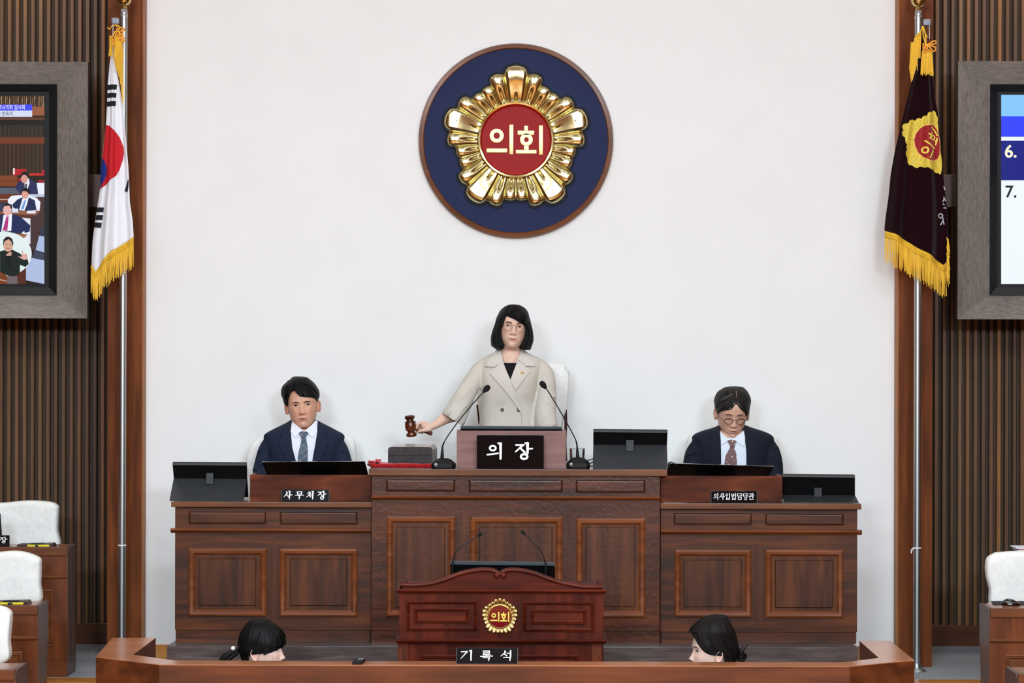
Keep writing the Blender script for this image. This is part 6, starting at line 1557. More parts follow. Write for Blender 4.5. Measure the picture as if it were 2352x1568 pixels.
sleeve_folds(jb, X(1092, 900, DWO), -1, .018, DWO, 36); sleeve_folds(jb, X(1244, 900, DWO), 1, .018, DWO, 30, .5)
# cut the cuffs open along their slant
cA, cB_ = pt(1015.5, 945, DWO), pt(1067, 977, DWO); nv = Vector(((cB_ - cA).z, 0, -(cB_ - cA).x)).normalized()
if nv.x > 0: nv = -nv
zc = pt(1255, 977, DWO).z
def cut(mb, p0, n, test):
    out = []
    for v in mb.v:
        q = Vector(v)
        if test(q):
            dd = (q - p0).dot(n)
            if dd > 0: q = q - n * dd
        out.append(tuple(q))
    mb.v = out; return mb
cut(jb, cA, nv, lambda q: q.x < X(1092, 900, DWO)); cut(jb, Vector((0, 0, zc)), Vector((0, 0, -1)), lambda q: q.x > X(1238, 900, DWO) and q.y < DWO - .03 and q.z < zc + .05)
SW = surf_of(bvh_of(jb.v, jb.f), 11.8)
neckline(jb, px_poly([(925, 425), (1120, 425), (1108, 480), (1066, 580), (1017, 722), (960, 580), (936, 480)], DWO, OW, KW), DWO)
jacket = raw_build(jb, 'jacket', J_W, pw)
P_ = lambda nm, raw, m, off, th=.002, par=jacket, **k: panel_on(nm, raw, SW, m, par, DWO, OW, KW, off, th, **k)
SKN = mat('neck_skin', (196, 150, 126), .55)
M_INNER = cloth('black_knit_top', (14, 14, 16), .9)
P_('black_top', [(952, 572), (1070, 572), (1062, 620), (1017, 722), (965, 620)], M_INNER, .004, .002, pw)
J_L = cloth('beige_lapel_cloth', (200, 194, 183), .85, .05, 500)
P_('lapel', [(960, 580), (948, 552), (836, 657), (900, 728), (975, 815), (1050, 915), (1112, 1004), (1098, 950), (1078, 890), (1050, 800), (1017, 716), (985, 645)], J_L, .007, .004)
P_('lapel', [(1066, 584), (1095, 552), (1190, 641), (1150, 690), (1108, 745), (1060, 806), (1040, 765), (1017, 716), (1040, 655)], J_L, .0055, .003)
P_('collar', [(912, 446), (880, 476), (834, 532), (790, 602), (882, 605), (950, 556), (960, 575), (944, 520), (934, 470), (932, 450)], J_L, .0095, .004)
P_('collar', [(1112, 452), (1106, 475), (1090, 520), (1068, 578), (1095, 548), (1145, 598), (1234, 601), (1212, 560), (1180, 500), (1150, 470)], J_L, .0085, .004)
P_('front_edge', [ribbon([(1111, 1000), (1115, 1060), (1116, 1125)], [2, 2, 2])], mat('beige_seam', (166, 160, 148), .9), .0015, .0012)
P_('pocket', [(778, 1036), (889, 1050), (889, 1125), (778, 1125)], J_L, .0018, .002); P_('pocket', [(1170, 1047), (1228, 1034), (1228, 1125), (1176, 1125)], J_L, .0018, .002)
M_BTN = mat('horn_button', (74, 66, 50), .3, coat=.5)
for bx_, by_ in ((947, 973), (1087, 976)):
    q = px_poly([(bx_, by_)], DWO, OW, KW)[0]; y = SW(*q); b_ = MB().lathe([(0, 0), (.0088, 0), (.0092, .002), (.0075, .0042), (.006, .003), (0, .003)], (q[0], (y or DWO) - .004, q[1]), 20, (0, -1, 0)); b_.build('button', M_BTN, jacket)
q = px_poly([(1119, 659)], DWO, OW, KW)[0]; MB().lathe([(0, 0), (.007, 0), (.0085, .0012), (.007, .003), (.004, .002), (0, .0035)], (q[0], SW(*q) - .010, q[1]), 14, (0, -1, 0)).build('lapel_pin', M_GOLD2, pw)
# body: head, neck, shoulders, raised forearm and gripping hand
hb, ht = HW.mb, HW.tint
ear(hb, -1, ht); ear(hb, 1, ht); xf(hb, HW.T)
chest = MB(); chest.rings(loft_px([(800, 1148, 1196, .052, .02), (812, 1142, 1204, .06, .02), (824, 1128, 1218, .07, .02), (845, 1118, 1230, .08, .01), (880, 1116, 1226, .09, 0), (930, 1118, 1222, .09, 0)], DWO))
hd = MB(); ZK = 9.8; OZ = (900, 930)
def hp(a, b): return (OZ[0] + a / ZK, OZ[1] + b / ZK)
def hl(pts, n=14): limb(hd, [(*hp(a, b), dy, r) for a, b, dy, r in pts], DWO - .10, n)
hl([(1560, 120, .06, .036), (1400, 235, .03, .034), (1260, 275, .01, .0315), (1120, 350, -.01, .0275), (1010, 430, -.02, .0215), (930, 470, -.025, .0185)])
hl([(930, 470, -.025, .0195), (860, 485, -.028, .0215), (790, 480, -.025, .0225), (735, 470, -.02, .019)])
hl([(780, 520, -.03, .016), (760, 440, -.012, .017)])
for pts_ in ([(755, 415, -.012, .0105), (690, 395, -.008, .0098), (615, 410, -.006, .009), (568, 450, -.010, .0082), (556, 505, -.022, .0074)],
             [(750, 430, .006, .0105), (675, 425, .012, .0098), (600, 455, .012, .009), (575, 520, .006, .0085), (565, 590, -.010, .0076)],
             [(760, 450, .022, .0105), (700, 455, .028, .0098), (640, 490, .028, .009), (615, 560, .016, .0082), (622, 620, -.002, .0074)],
             [(780, 470, .034, .0092), (740, 485, .038, .0086), (690, 520, .036, .0078), (670, 590, .022, .007), (680, 630, .008, .0064)],
             [(850, 545, -.038, .0125), (780, 555, -.046, .0115), (700, 562, -.046, .0100), (640, 578, -.044, .0088), (618, 592, -.040, .0078)]): hl(pts_, 10)
hd = remesh(hd, .0022, 3)
rh = MB(); limb(rh, [(1258, 930, -.06, .034), (1257, 965, -.10, .031), (1256, 985, -.13, .024)], DWO); w0 = pt(1255, 992, DWO) + Vector((0, -.15, 0)); hand(rh, w0, (0.1, -1, -.4), (0, -.35, 1), .92, False, .35); rh = remesh(rh, .003, 3)
arm_ = MB(); limb(arm_, [(1125, 845, .02, .035), (1101, 862, .0, .034), (1075, 895, -.03, .033), (1056, 932, -.07, .033), (1046, 950, -.08, .033)], DWO); limb(arm_, [(1222, 850, .02, .035), (1252, 870, -.01, .034), (1257, 905, -.03, .033), (1257, 940, -.07, .033)], DWO)
hd.add(arm_.v, arm_.f)
nb = len(hb.v)
hb.add(chest.v, chest.f); hb.add(hd.v, hd.f); hb.add(rh.v, rh.f)
o = raw_build(hb, 'body', SK_W, pw); tinted(o, ht, len(hb.v))
nail = pt(*hp(625, 588), DWO - .10) + Vector((0, -.0500, 0)); MB().ell(nail, (.0040, .0016, .0046), 12, 8).build('thumb_nail', mat('nail', (232, 190, 176), .3), pw)
face(HW, pw, ez=.1138, ew=.0128, eh=.0038, tilt=-.05, crease=(176, 134, 114), brow=[(.0125, .1305, .0018), (.021, .1342, .0026), (.033, .1352, .0024), (.044, .130, .0009)], browc=(88, 66, 56), lip=(178, 108, 99), lipw=.0225, gaze=-.001)
glasses(HW, pw, mat('thin_bronze_frame', (92, 72, 54), .3, metal=.7), .0222, .0222, .0322, .1105, -.1045, .00085)
OHW = (1110, 690); KH = 11.2
LVW = [(100, 700, 770, 800, 880), (112, 640, 740, 780, 930), (135, 600, 700, 720, 975), (165, 545, 670, 690, 1005), (210, 480, 640, 655, 1045), (260, 436, 620, 632, 1080), (330, 392, 605, 612, 1130), (385, 365, 596, 602, 1165), (440, 345, 565, 700, 1190), (475, 332, 550, 800, 1200), (520, 320, 535, 875, 1210), (560, 310, 520, 930, 1216), (595, 300, 508, 1000, 1222), (650, 280, 482, 1062, 1238), (720, 252, 450, 1098, 1258), (800, 228, 438, 1108, 1275), (880, 208, 436, 1095, 1288), (960, 197, 440, 1082, 1296), (1040, 195, 462, 1062, 1290), (1100, 200, 490, 1035, 1272), (1160, 206, 522, 985, 1252), (1210, 262, 528, 972, 1235), (1250, 320, 500, 1000, 1220), (1272, 380, 460, 1060, 1200)]
hw_, bvw = hairshell('hair', H_BLK, pw, LVW, HW, DWO, OHW, KH, front=.100, backd=.105, th=.007, zc_px=560, yopen=392)
zl = HW.loc.y - .2
locks('hair_fringe', H_BLK, hw_, [[.0065, (640, 330), (700, 400), (790, 440), (900, 500), (985, 585)], [.007, (650, 300), (760, 380), (880, 430), (990, 520), (1060, 640)], [.006, (700, 300), (840, 370), (980, 450), (1070, 570), (1110, 720)], [.004, (840, 470), (900, 530), (960, 585), (985, 600)], [.0035, (620, 380), (660, 420), (720, 450), (800, 470)], [.004, (680, 420), (780, 460), (850, 470), (905, 530), (950, 560)]], DWO, *OHW, KH, HW.loc.y, bv=bvw, lift=.003)
locks('hair_side_locks', H_BLK, hw_, [[.006, (590, 400), (540, 480), (500, 570), (465, 660), (445, 760)], [.006, (540, 440), (480, 600), (430, 760), (420, 960), (500, 1150)], [.007, (460, 500), (390, 700), (340, 900), (350, 1080), (430, 1190)], [.007, (1080, 640), (1120, 760), (1120, 900), (1090, 1050), (1020, 1180)], [.007, (1130, 600), (1180, 760), (1190, 950), (1150, 1100), (1100, 1190)], [.006, (1180, 500), (1230, 720), (1250, 920), (1230, 1080), (1190, 1180)], [.006, (380, 420), (300, 700), (250, 950), (260, 1120), (330, 1205)]], DWO, *OHW, KH, HW.loc.y, bv=bvw, lift=.001)
for ex_, ey_ in ((1144.8, 771.5), (1208.2, 778.5)):
    q = pt(ex_, ey_, DWO); MB().ell((q.x, HW.loc.y - .052 - (.012 if ex_ > 1170 else .02), q.z), .0036, 12, 8).build('pearl_earring', mat('pearl', (236, 232, 226), .15, coat=.8), pw)
nk = [pt(a, b, DWO) for a, b in ((1155, 821), (1158, 828), (1163, 832), (1170, 835), (1177, 833), (1182, 828), (1185, 821))]
bvb = bvh_of(hb.v, hb.f)
for v in nk:
    h = bvb.ray_cast(Vector((v.x, 12, v.z)), Vector((0, 1, 0))); v.y = (h[0].y if h[0] is not None else DWO - .05) - .0015
MB().tube(spline(nk, 24), .0009, 6).build('necklace', M_GOLD2, pw)
legs(pw, X(1170, 900, DWO), DWO, ZP + .80, ZP, cloth('charcoal_trousers', (38, 38, 42)), M_SHOE, True, .085)
# gavel
gv = thing('gavel', 'polished dark wooden gavel held up in the hand of the standing woman', 'gavel', pt(*hp(430, 480), DWO - .12))
gd = DWO - .12; A, B = pt(*hp(396, 222), gd), pt(*hp(449, 722), gd); ax = (B - A); Ln = ax.length; kk = gd / F / ZK
prof = [(0, 0), (70, 2), (105, 18), (120, 45), (114, 72), (92, 98), (80, 112), (84, 128), (106, 142), (130, 150), (130, 162), (118, 168), (124, 200), (129, 250), (126, 300), (118, 322), (128, 330), (128, 342), (112, 352), (84, 372), (78, 388), (88, 402), (112, 420), (121, 450), (116, 482), (92, 500), (60, 508), (0, 510)]
M_GAV = wood('gavel_wood', (44, 16, 10), (74, 28, 16), (104, 46, 24), 'x', 12, 3, .18, .8, .02)
MB().lathe([(r * kk, z / 510 * Ln) for r, z in prof], A, 48, ax).build('gavel_head', M_GAV, gv)
h0, h1 = pt(*hp(470, 525), gd), pt(*hp(915, 645), gd); hx = (h1 - h0); hl_ = hx.length
MB().lathe([(0, 0), (.0075, 0), (.0065, .2), (.006, .45), (.0068, .7), (.0095, .88), (.0108, .95), (.008, .99), (0, 1.0)][0:0] + [(r, z * hl_) for r, z in ((0, 0), (.009, .001), (.0078, .2), (.0075, .45), (.0084, .7), (.0112, .88), (.0122, .95), (.008, .985), (0, 1.0))], h0, 24, hx).build('handle', M_GAV, gv)

# ------------------------------------------------------------------ suited men
def suit_man(label, o, k, d, H, torso, sleeves, skin, suit, shirt, tie, P, hands, pocket_sq=None, chair_z=None):
    cx = (torso[4][1] + torso[4][2]) / 2
    t = thing('person', label, 'person', Vector((X(cx, 1000, d), d, ZP)))
    jb = MB(); jb.rings(loft_px(torso, d))
    for s_ in sleeves: limb(jb, s_, d)
    jb = remesh(jb, .0065, 5); jb = wrinkle(jb, .004, 8, (1.2, 1, .7), cx % 7)
    sleeve_folds(jb, X(cx - 76, 1000, d), -1, .02, d, 34, .6); sleeve_folds(jb, X(cx + 76, 1000, d), 1, .02, d, 34, .6)
    S = surf_of(bvh_of(jb.v, jb.f), d - 1); q = P['shirt']; neckline(jb, px_poly([(q[0][0] + 2, q[0][1] - 40), (q[3][0] - 2, q[3][1] - 40), (q[3][0] - 8, q[3][1] + 40), (q[2][0], q[2][1] + 20), (q[1][0], q[1][1] + 20), (q[0][0] + 8, q[0][1] + 40)], d, o, k), d)
    jk = raw_build(jb, 'jacket', suit, t)
    def pn(nm, raw, m, off, th=.002, par=None): return panel_on(nm, raw, S, m, par if par is not None else t, d, o, k, off, th)
    sh = pn('shirt_front', P['shirt'], shirt, .003, .002)
    tk = pn('tie', P['blade'], tie, .0075, .004); pn('tie_knot', P['knot'], tie, .012, .008, tk)
    for q in P['collar']: pn('shirt_collar', q, shirt, .0085, .0035, sh)
    for q in P['lapel']: pn('lapel', q, suit, .0065, .0045, jk)
    for q in P['line']: pn('lapel_seam', [ribbon(q, 1.6)], mat('navy_seam', (14, 18, 28), .9), .0008, .0006, jk)
    hb, ht = H.mb, H.tint; ear(hb, -1, ht); ear(hb, 1, ht); xf(hb, H.T)
    ch = MB(); y0 = torso[0][0]; ch.rings(loft_px([(y0 - 4, cx - 22, cx + 22, .05, .02), (y0 + 12, cx - 30, cx + 30, .06, .02), (y0 + 30, cx - 55, cx + 55, .07, .01), (y0 + 80, cx - 62, cx + 62, .09, 0), (y0 + 150, cx - 60, cx + 60, .09, 0)], d))
    hb.add(ch.v, ch.f)
    for (sx, sgn) in hands:
        m_ = MB(); w0 = pt(sx, 1111, d) + Vector((0, -.27, .0)); hand(m_, w0, (-sgn * .25, -1, -.08), (0, -.08, 1), 1.0, sgn < 0, .35); m_ = remesh(m_, .003, 3); hb.add(m_.v, m_.f)
        MB().tube([w0 + Vector((0, .02, 0)), w0 + Vector((0, -.012, 0))], .034, 18).build('shirt_cuff', shirt, jk)
    a_ = MB()
    for s_ in sleeves: limb(a_, [(lerp(s_[0][0], cx, .25), s_[0][1] + 6, .01, .03)] + [(p[0], p[1], p[2], min(.034, p[3] * .7)) for p in s_], d)
    hb.add(a_.v, a_.f)
    b_ = raw_build(hb, 'body', skin, t); tinted(b_, ht, len(hb.v))
    legs(t, X(cx, 1000, d), d, ZP + .545, ZP, suit, M_SHOE, False, .10)
    return t, S
N1 = cloth('navy_suit_cloth', (27, 36, 54), .85, .10, 900, .03); N2 = cloth('dark_navy_suit_cloth', (20, 26, 38), .85, .10, 900, .03)
S1 = cloth('white_shirt', (228, 230, 238), .75, .02, 900); S2 = cloth('pale_blue_shirt', (216, 224, 234), .75, .02, 900)
def tie_plaid():
    m, nt, b = _nt('plaid_tie'); N = nt.nodes; Lk = nt.links; tc = N.new('ShaderNodeTexCoord'); sp = N.new('ShaderNodeSeparateXYZ'); Lk.new(tc.outputs['Object'], sp.inputs[0])
    def band(a, bb, per, w_, col, prev):
        m1 = N.new('ShaderNodeMath'); m1.operation = 'MULTIPLY'; m1.inputs[1].default_value = a; Lk.new(sp.outputs['X'], m1.inputs[0])
        m2 = N.new('ShaderNodeMath'); m2.operation = 'MULTIPLY_ADD'; m2.inputs[1].default_value = bb; Lk.new(sp.outputs['Z'], m2.inputs[0]); Lk.new(m1.outputs[0], m2.inputs[2])
        m3 = N.new('ShaderNodeMath'); m3.operation = 'PINGPONG'; m3.inputs[1].default_value = per; Lk.new(m2.outputs[0], m3.inputs[0])
        m4 = N.new('ShaderNodeMath'); m4.operation = 'LESS_THAN'; m4.inputs[1].default_value = w_; Lk.new(m3.outputs[0], m4.inputs[0])
        mx = N.new('ShaderNodeMix'); mx.data_type = 'RGBA'; Lk.new(m4.outputs[0], mx.inputs[0]); mx.inputs[7].default_value = lin(col)
        if prev is None: mx.inputs[6].default_value = lin((34, 70, 96))
        else: Lk.new(prev, mx.inputs[6])
        return mx.outputs[2]
    c = band(1, -1.3, .022, .008, (58, 54, 66), None); c = band(1, 1.1, .026, .009, (30, 56, 74), c); c = band(1, -1.3, .022, .0014, (176, 150, 140), c); c = band(1, 1.1, .026, .0012, (150, 160, 166), c)
    Lk.new(c, b.inputs['Base Color']); b.inputs['Roughness'].default_value = .5; return m
def tie_dots():
    m, nt, b = _nt('dotted_tie'); N = nt.nodes; Lk = nt.links; tc = N.new('ShaderNodeTexCoord'); v = N.new('ShaderNodeTexVoronoi'); v.inputs['Scale'].default_value = 50; v.inputs['Randomness'].default_value = .35
    mp = N.new('ShaderNodeMapping'); mp.inputs['Scale'].default_value = (1, 0, 1); mp.inputs['Rotation'].default_value = (0, .7, 0); Lk.new(tc.outputs['Object'], mp.inputs['Vector']); Lk.new(mp.outputs[0], v.inputs['Vector'])
    l = N.new('ShaderNodeMath'); l.operation = 'LESS_THAN'; l.inputs[1].default_value = .17; Lk.new(v.outputs['Distance'], l.inputs[0]); mx = N.new('ShaderNodeMix'); mx.data_type = 'RGBA'; Lk.new(l.outputs[0], mx.inputs[0])
    mx.inputs[6].default_value = lin((104, 70, 70)); mx.inputs[7].default_value = lin((226, 216, 208)); Lk.new(mx.outputs[2], b.inputs['Base Color']); b.inputs['Roughness'].default_value = .6; return m
DM = 12.78
H1 = Head((694.0, 948), DM, yaw=3, pitch=3, roll=-5.0, sc=1.035, wx=1.06, fem=False, cheek=1.1, jaw=1.06, nose=1.02)
O1, K1 = (380, 840), 4.612
P1 = dict(shirt=[(1316, 580), (1455, 686), (1475, 686), (1596, 578), (1606, 700), (1584, 850), (1556, 1080), (1392, 1080), (1343, 870), (1314, 690)],
    blade=[(1438, 752), (1484, 752), (1508, 860), (1510, 1070), (1396, 1070), (1410, 930), (1436, 810)], knot=[(1410, 708), (1436, 694), (1490, 696), (1512, 710), (1484, 757), (1438, 759)],
    collar=[[(1326, 584), (1390, 640), (1456, 692), (1412, 722), (1380, 766), (1322, 700)], [(1582, 576), (1530, 640), (1474, 692), (1512, 718), (1556, 766), (1604, 696)]],
    lapel=[[(1322, 588), (1270, 640), (1204, 716), (1236, 746), (1192, 790), (1232, 890), (1290, 1010), (1310, 1080), (1400, 1080), (1385, 1010), (1345, 870), (1321, 690)], [(1596, 580), (1650, 630), (1714, 712), (1680, 746), (1726, 800), (1690, 900), (1640, 1010), (1620, 1080), (1548, 1080), (1558, 1005), (1584, 850), (1604, 700)]],
    line=[[(1204, 716), (1236, 746), (1192, 790), (1232, 890), (1290, 1010)], [(1714, 712), (1680, 746), (1726, 800), (1690, 900), (1640, 1010)], [(1090, 860), (1110, 1000)], [(1830, 840), (1850, 900)]])
m1_, S_1 = suit_man('seated man in a navy suit with a plaid tie at the left desk', O1, K1, DM, H1,
    [(963, 668, 724, .05, .03), (971, 656, 740, .066, .03), (980, 638, 757, .082, .02), (989, 620, 774, .094, .015), (997, 608, 788, .100, .012), (1006, 605, 791, .104, .01), (1030, 612, 783, .116, 0), (1070, 620, 776, .12, 0), (1130, 618, 778, .125, 0), (1210, 612, 784, .13, 0)],
    [[(632, 1012, .01, .034), (618, 1024, .0, .046), (609, 1050, -.01, .049), (603, 1085, -.03, .051), (606, 1112, -.07, .047), (618, 1112, -.17, .040), (632, 1110, -.27, .035)],
     [(764, 1012, .01, .034), (775, 1024, .0, .046), (786, 1050, -.01, .048), (793, 1085, -.03, .050), (790, 1112, -.07, .047), (778, 1112, -.17, .040), (764, 1110, -.27, .035)]],
    SK_M1, N1, S1, tie_plaid(), P1, [(632, 1), (764, -1)])
face(H1, m1_, ez=.1165, ew=.0132, eh=.0040, tilt=-.12, brow=[(.0135, .1320, .0022), (.023, .1350, .0032), (.034, .1345, .0026), (.043, .1310, .001)], browc=(74, 52, 42), lip=(160, 100, 84), lipw=.0225, gaze=.001)
OH1 = (630, 855)
LV1 = [(104, 560, 600, 640, 690), (125, 500, 560, 640, 800), (160, 430, 540, 600, 880), (205, 370, 520, 560, 940), (260, 300, 505, 530, 1000), (330, 222, 500, 510, 1055), (400, 184, 496, 506, 1100), (430, 176, 480, 520, 1115), (480, 170, 425, 570, 1136), (540, 172, 392, 618, 1146), (590, 182, 372, 660, 1154), (612, 190, 362, 780, 1154), (630, 196, 354, 960, 1150), (660, 206, 344, 1030, 1138), (700, 218, 334, 1055, 1122), (760, 238, 326, 1076, 1094), (810, 262, 322, 1074, 1086), (850, 290, 318, 1072, 1078)]
h1_, bv1 = hairshell('hair', H_MAN, m1_, LV1, H1, DM, OH1, KH, front=.108, backd=.112, th=.006, zc_px=520, amp=.002, yopen=425)
locks('hair_fringe', H_MAN, h1_, [[.007, (500, 360), (560, 450), (620, 540), (680, 620), (705, 660)], [.0075, (540, 330), (640, 430), (720, 520), (760, 590), (745, 620)], [.008, (580, 300), (720, 400), (840, 500), (900, 580), (890, 610)], [.008, (640, 290), (800, 380), (940, 480), (1010, 580), (1030, 640)], [.007, (700, 260), (880, 340), (1020, 450), (1080, 570), (1085, 680)], [.005, (600, 480), (650, 560), (690, 610), (712, 648)], [.007, (480, 330), (420, 420), (380, 520), (350, 620), (330, 740)], [.007, (440, 330), (340, 430), (280, 560), (270, 680), (300, 800)]], DM, *OH1, KH, H1.loc.y, bv=bv1, lift=.003)
mb = MB()
for P in ([(440, 190), (470, 130), (540, 100), (600, 108), (640, 125)], [(455, 185), (500, 140), (560, 118), (620, 130)], [(330, 235), (370, 200), (410, 205), (430, 235)], [(350, 230), (390, 215), (425, 215)], [(430, 210), (440, 180), (480, 150)]):
    mb.tube(spline([pt(OH1[0] + a / KH, OH1[1] + b / KH, DM) + Vector((0, H1.loc.y - DM - .01, 0)) for a, b in P], 14), .0009, 5)
mb.build('stray_hairs', mat('stray_hair_black', (16, 15, 16), .5), h1_)

H2 = Head((1686.5, 980.0), DM, yaw=2, pitch=21, roll=2.0, sc=1.055, wx=1.03, fem=False, cheek=1.05, jaw=1.08, nose=1.0)
O2_, K2 = (1340, 840), 3.618
P2 = dict(shirt=[(1140, 545), (1200, 600), (1262, 600), (1342, 540), (1356, 700), (1358, 840), (1140, 840), (1140, 650)],
    blade=[(1225, 664), (1252, 664), (1270, 740), (1274, 840), (1166, 840), (1180, 745)], knot=[(1197, 620), (1232, 612), (1270, 622), (1256, 666), (1224, 670)],
    collar=[[(1145, 545), (1165, 585), (1203, 612), (1195, 628), (1147, 657), (1142, 600)], [(1340, 540), (1310, 585), (1258, 612), (1275, 632), (1340, 674), (1346, 600)]],
    lapel=[[(1140, 520), (1100, 560), (1060, 588), (1076, 612), (1040, 640), (1056, 740), (1072, 840), (1143, 840), (1143, 700), (1141, 600)], [(1342, 520), (1380, 560), (1426, 598), (1408, 620), (1450, 640), (1446, 740), (1438, 840), (1354, 840), (1352, 700), (1344, 600)]],
    line=[[(1060, 588), (1076, 612), (1040, 640), (1056, 740), (1070, 815)], [(1426, 598), (1408, 620), (1450, 640), (1446, 740), (1440, 815)], [(935, 680), (945, 800)], [(1538, 690), (1530, 790)]])
m2_, S_2 = suit_man('seated man in a dark navy suit and glasses looking down at the right desk', O2_, K2, DM, H2,
    [(975, 1655, 1711, .05, .03), (982, 1640, 1728, .066, .03), (990, 1612, 1754, .082, .02), (999, 1593, 1773, .096, .015), (1010, 1590, 1778, .106, .01), (1040, 1600, 1768, .118, 0), (1080, 1602, 1766, .122, 0), (1140, 1600, 1768, .126, 0), (1215, 1596, 1772, .13, 0)],
    [[(1614, 1014, .01, .034), (1601, 1028, .0, .045), (1591, 1052, -.02, .050), (1589, 1088, -.04, .050), (1596, 1114, -.08, .047), (1612, 1114, -.17, .040), (1632, 1112, -.27, .035)],
     [(1755, 1014, .01, .034), (1766, 1028, .0, .046), (1774, 1054, -.02, .051), (1776, 1090, -.04, .050), (1768, 1114, -.08, .047), (1754, 1114, -.17, .040), (1738, 1112, -.27, .035)]],
    SK_M2, N2, S2, tie_dots(), P2, [(1632, 1), (1738, -1)])
face(H2, m2_, ez=.1155, ew=.0132, eh=.0040, tilt=0, brow=[(.0125, .1335, .0018), (.021, .1375, .0030), (.033, .1375, .0026), (.043, .1330, .001)], browc=(92, 66, 54), lip=(170, 98, 90), lipw=.0205, down=True)
glasses(H2, m2_, mat('black_spectacle_frame', (18, 16, 18), .25, coat=.5), .0205, .0165, .0305, .1075, -.106, .0013, top=.7)
OH2 = (1625, 875)
LV2 = [(132, 600, 650, 730, 830), (150, 500, 640, 730, 900), (185, 400, 650, 730, 950), (240, 310, 680, 730, 1010), (300, 255, 700, 728, 1050), (370, 222, 712, 724, 1085), (440, 196, 716, 722, 1108), (500, 178, 716, 724, 1115), (540, 176, 712, 730, 1114), (600, 184, 690, 765, 1106), (660, 190, 645, 808, 1098), (715, 200, 580, 862, 1088), (745, 208, 430, 900, 1078), (775, 222, 345, 945, 1068), (820, 250, 305, 985, 1052), (860, 272, 298, 1000, 1038), (885, 285, 296, 1008, 1028)]
h2_, bv2 = hairshell('hair', H_SALT, m2_, LV2, H2, DM, OH2, KH, front=.110, backd=.105, th=.006, zc_px=560, amp=.002, yopen=525)
locks('hair_fringe', H_SALT, h2_, [[.007, (700, 500), (620, 580), (540, 660), (470, 720), (400, 745)], [.007, (690, 440), (560, 540), (440, 640), (350, 720), (310, 800)], [.006, (700, 540), (640, 620), (590, 690), (560, 735)], [.007, (740, 520), (800, 600), (860, 690), (920, 760), (990, 830)], [.007, (750, 460), (860, 560), (950, 660), (1020, 760), (1030, 860)], [.007, (700, 380), (520, 440), (360, 540), (260, 660), (250, 760)]], DM, *OH2, KH, H2.loc.y, bv=bv2, lift=.003)
gs = []
for i in range(9): gs.append([.0006, (715 - i * 5, 525 + i * 4), (670 - i * 7, 600 + i * 5), (620 - i * 8, 665 + i * 4), (575 - i * 4, 715 + i * 2)])
for i in range(7): gs.append([.0006, (735 + i * 7, 530 + i * 5), (780 + i * 7, 590 + i * 5), (830 + i * 8, 660 + i * 4), (880 + i * 5, 730 + i * 3)])
for i in range(5): gs.append([.0005, (690 - i * 20, 300 + i * 22), (560 - i * 20, 350 + i * 25), (430 - i * 15, 440 + i * 20), (330, 520 + i * 22)])
locks('grey_strands', H_GREY, h2_, gs, DM, *OH2, KH, H2.loc.y, bv=bv2, lift=.0045)
mb = MB(); R_ = [pt(OH2[0] + a / KH, OH2[1] + b / KH, DM - .09) for a, b in ((742, 250), (748, 300), (742, 350), (730, 405))]
for v in R_:
    h = bv2.ray_cast(Vector((v.x, 12, v.z)), Vector((0, 1, 0))); v.y = (h[0].y if h[0] else DM) - .0008
mb.tube(spline(R_, 12), .0022, 6, flat=.4, up=(0, -1, 0)); mb.build('hair_parting', mat('scalp', (134, 100, 92), .7, nscale=500, namp=.3), h2_)
mb = MB(); sp_ = spline([(-.033, 0, 0)] * 2, 2)

# covered chairs behind the dais
covered_chair('tall white covered chair back behind the standing woman, wooden side frame', [(1112, 862), (1130, 842), (1180, 832), (1240, 831), (1275, 832), (1296, 838), (1306, 850), (1309, 856), (1306, 900), (1302, 940), (1296, 960), (1290, 1000), (1288, 1040), (1110, 1040), (1098, 960), (1096, 900)], 13.0, ZP, ZP + .45, ruffle=True, seatdir=-1, seatlen=.26)
for o_ in [o for o in COL.objects if o.get('label', '').startswith('tall white covered')]:
    for P in ([(1299, 940), (1300, 975), (1298, 1010), (1300, 1060)], [(1097, 930), (1101, 965), (1102, 1000), (1100, 1060)]):
        MB().tube(spline([pt(a, b, 13.0) + Vector((0, .02, 0)) for a, b in P], 12), .0085, 8).build('side_frame', M_CHL, o_)
covered_chair('rounded white damask chair back around the man with the plaid tie', [(563, 1070), (566, 1045), (576, 1022), (592, 1008), (630, 998), (690, 994), (750, 996), (792, 999), (808, 1007), (815, 1022), (818, 1060), (818, 1140), (690, 1170), (575, 1160), (570, 1100)], 12.97, ZP, ZP + .45, seatdir=-1)
covered_chair('rounded white damask chair back around the man looking down', [(1570, 1085), (1574, 1040), (1580, 1010), (1592, 998), (1630, 990), (1685, 988), (1745, 990), (1782, 1000), (1790, 1020), (1796, 1045), (1796, 1080), (1790, 1150), (1685, 1170), (1580, 1150)], 12.97, ZP, ZP + .45, seatdir=-1)

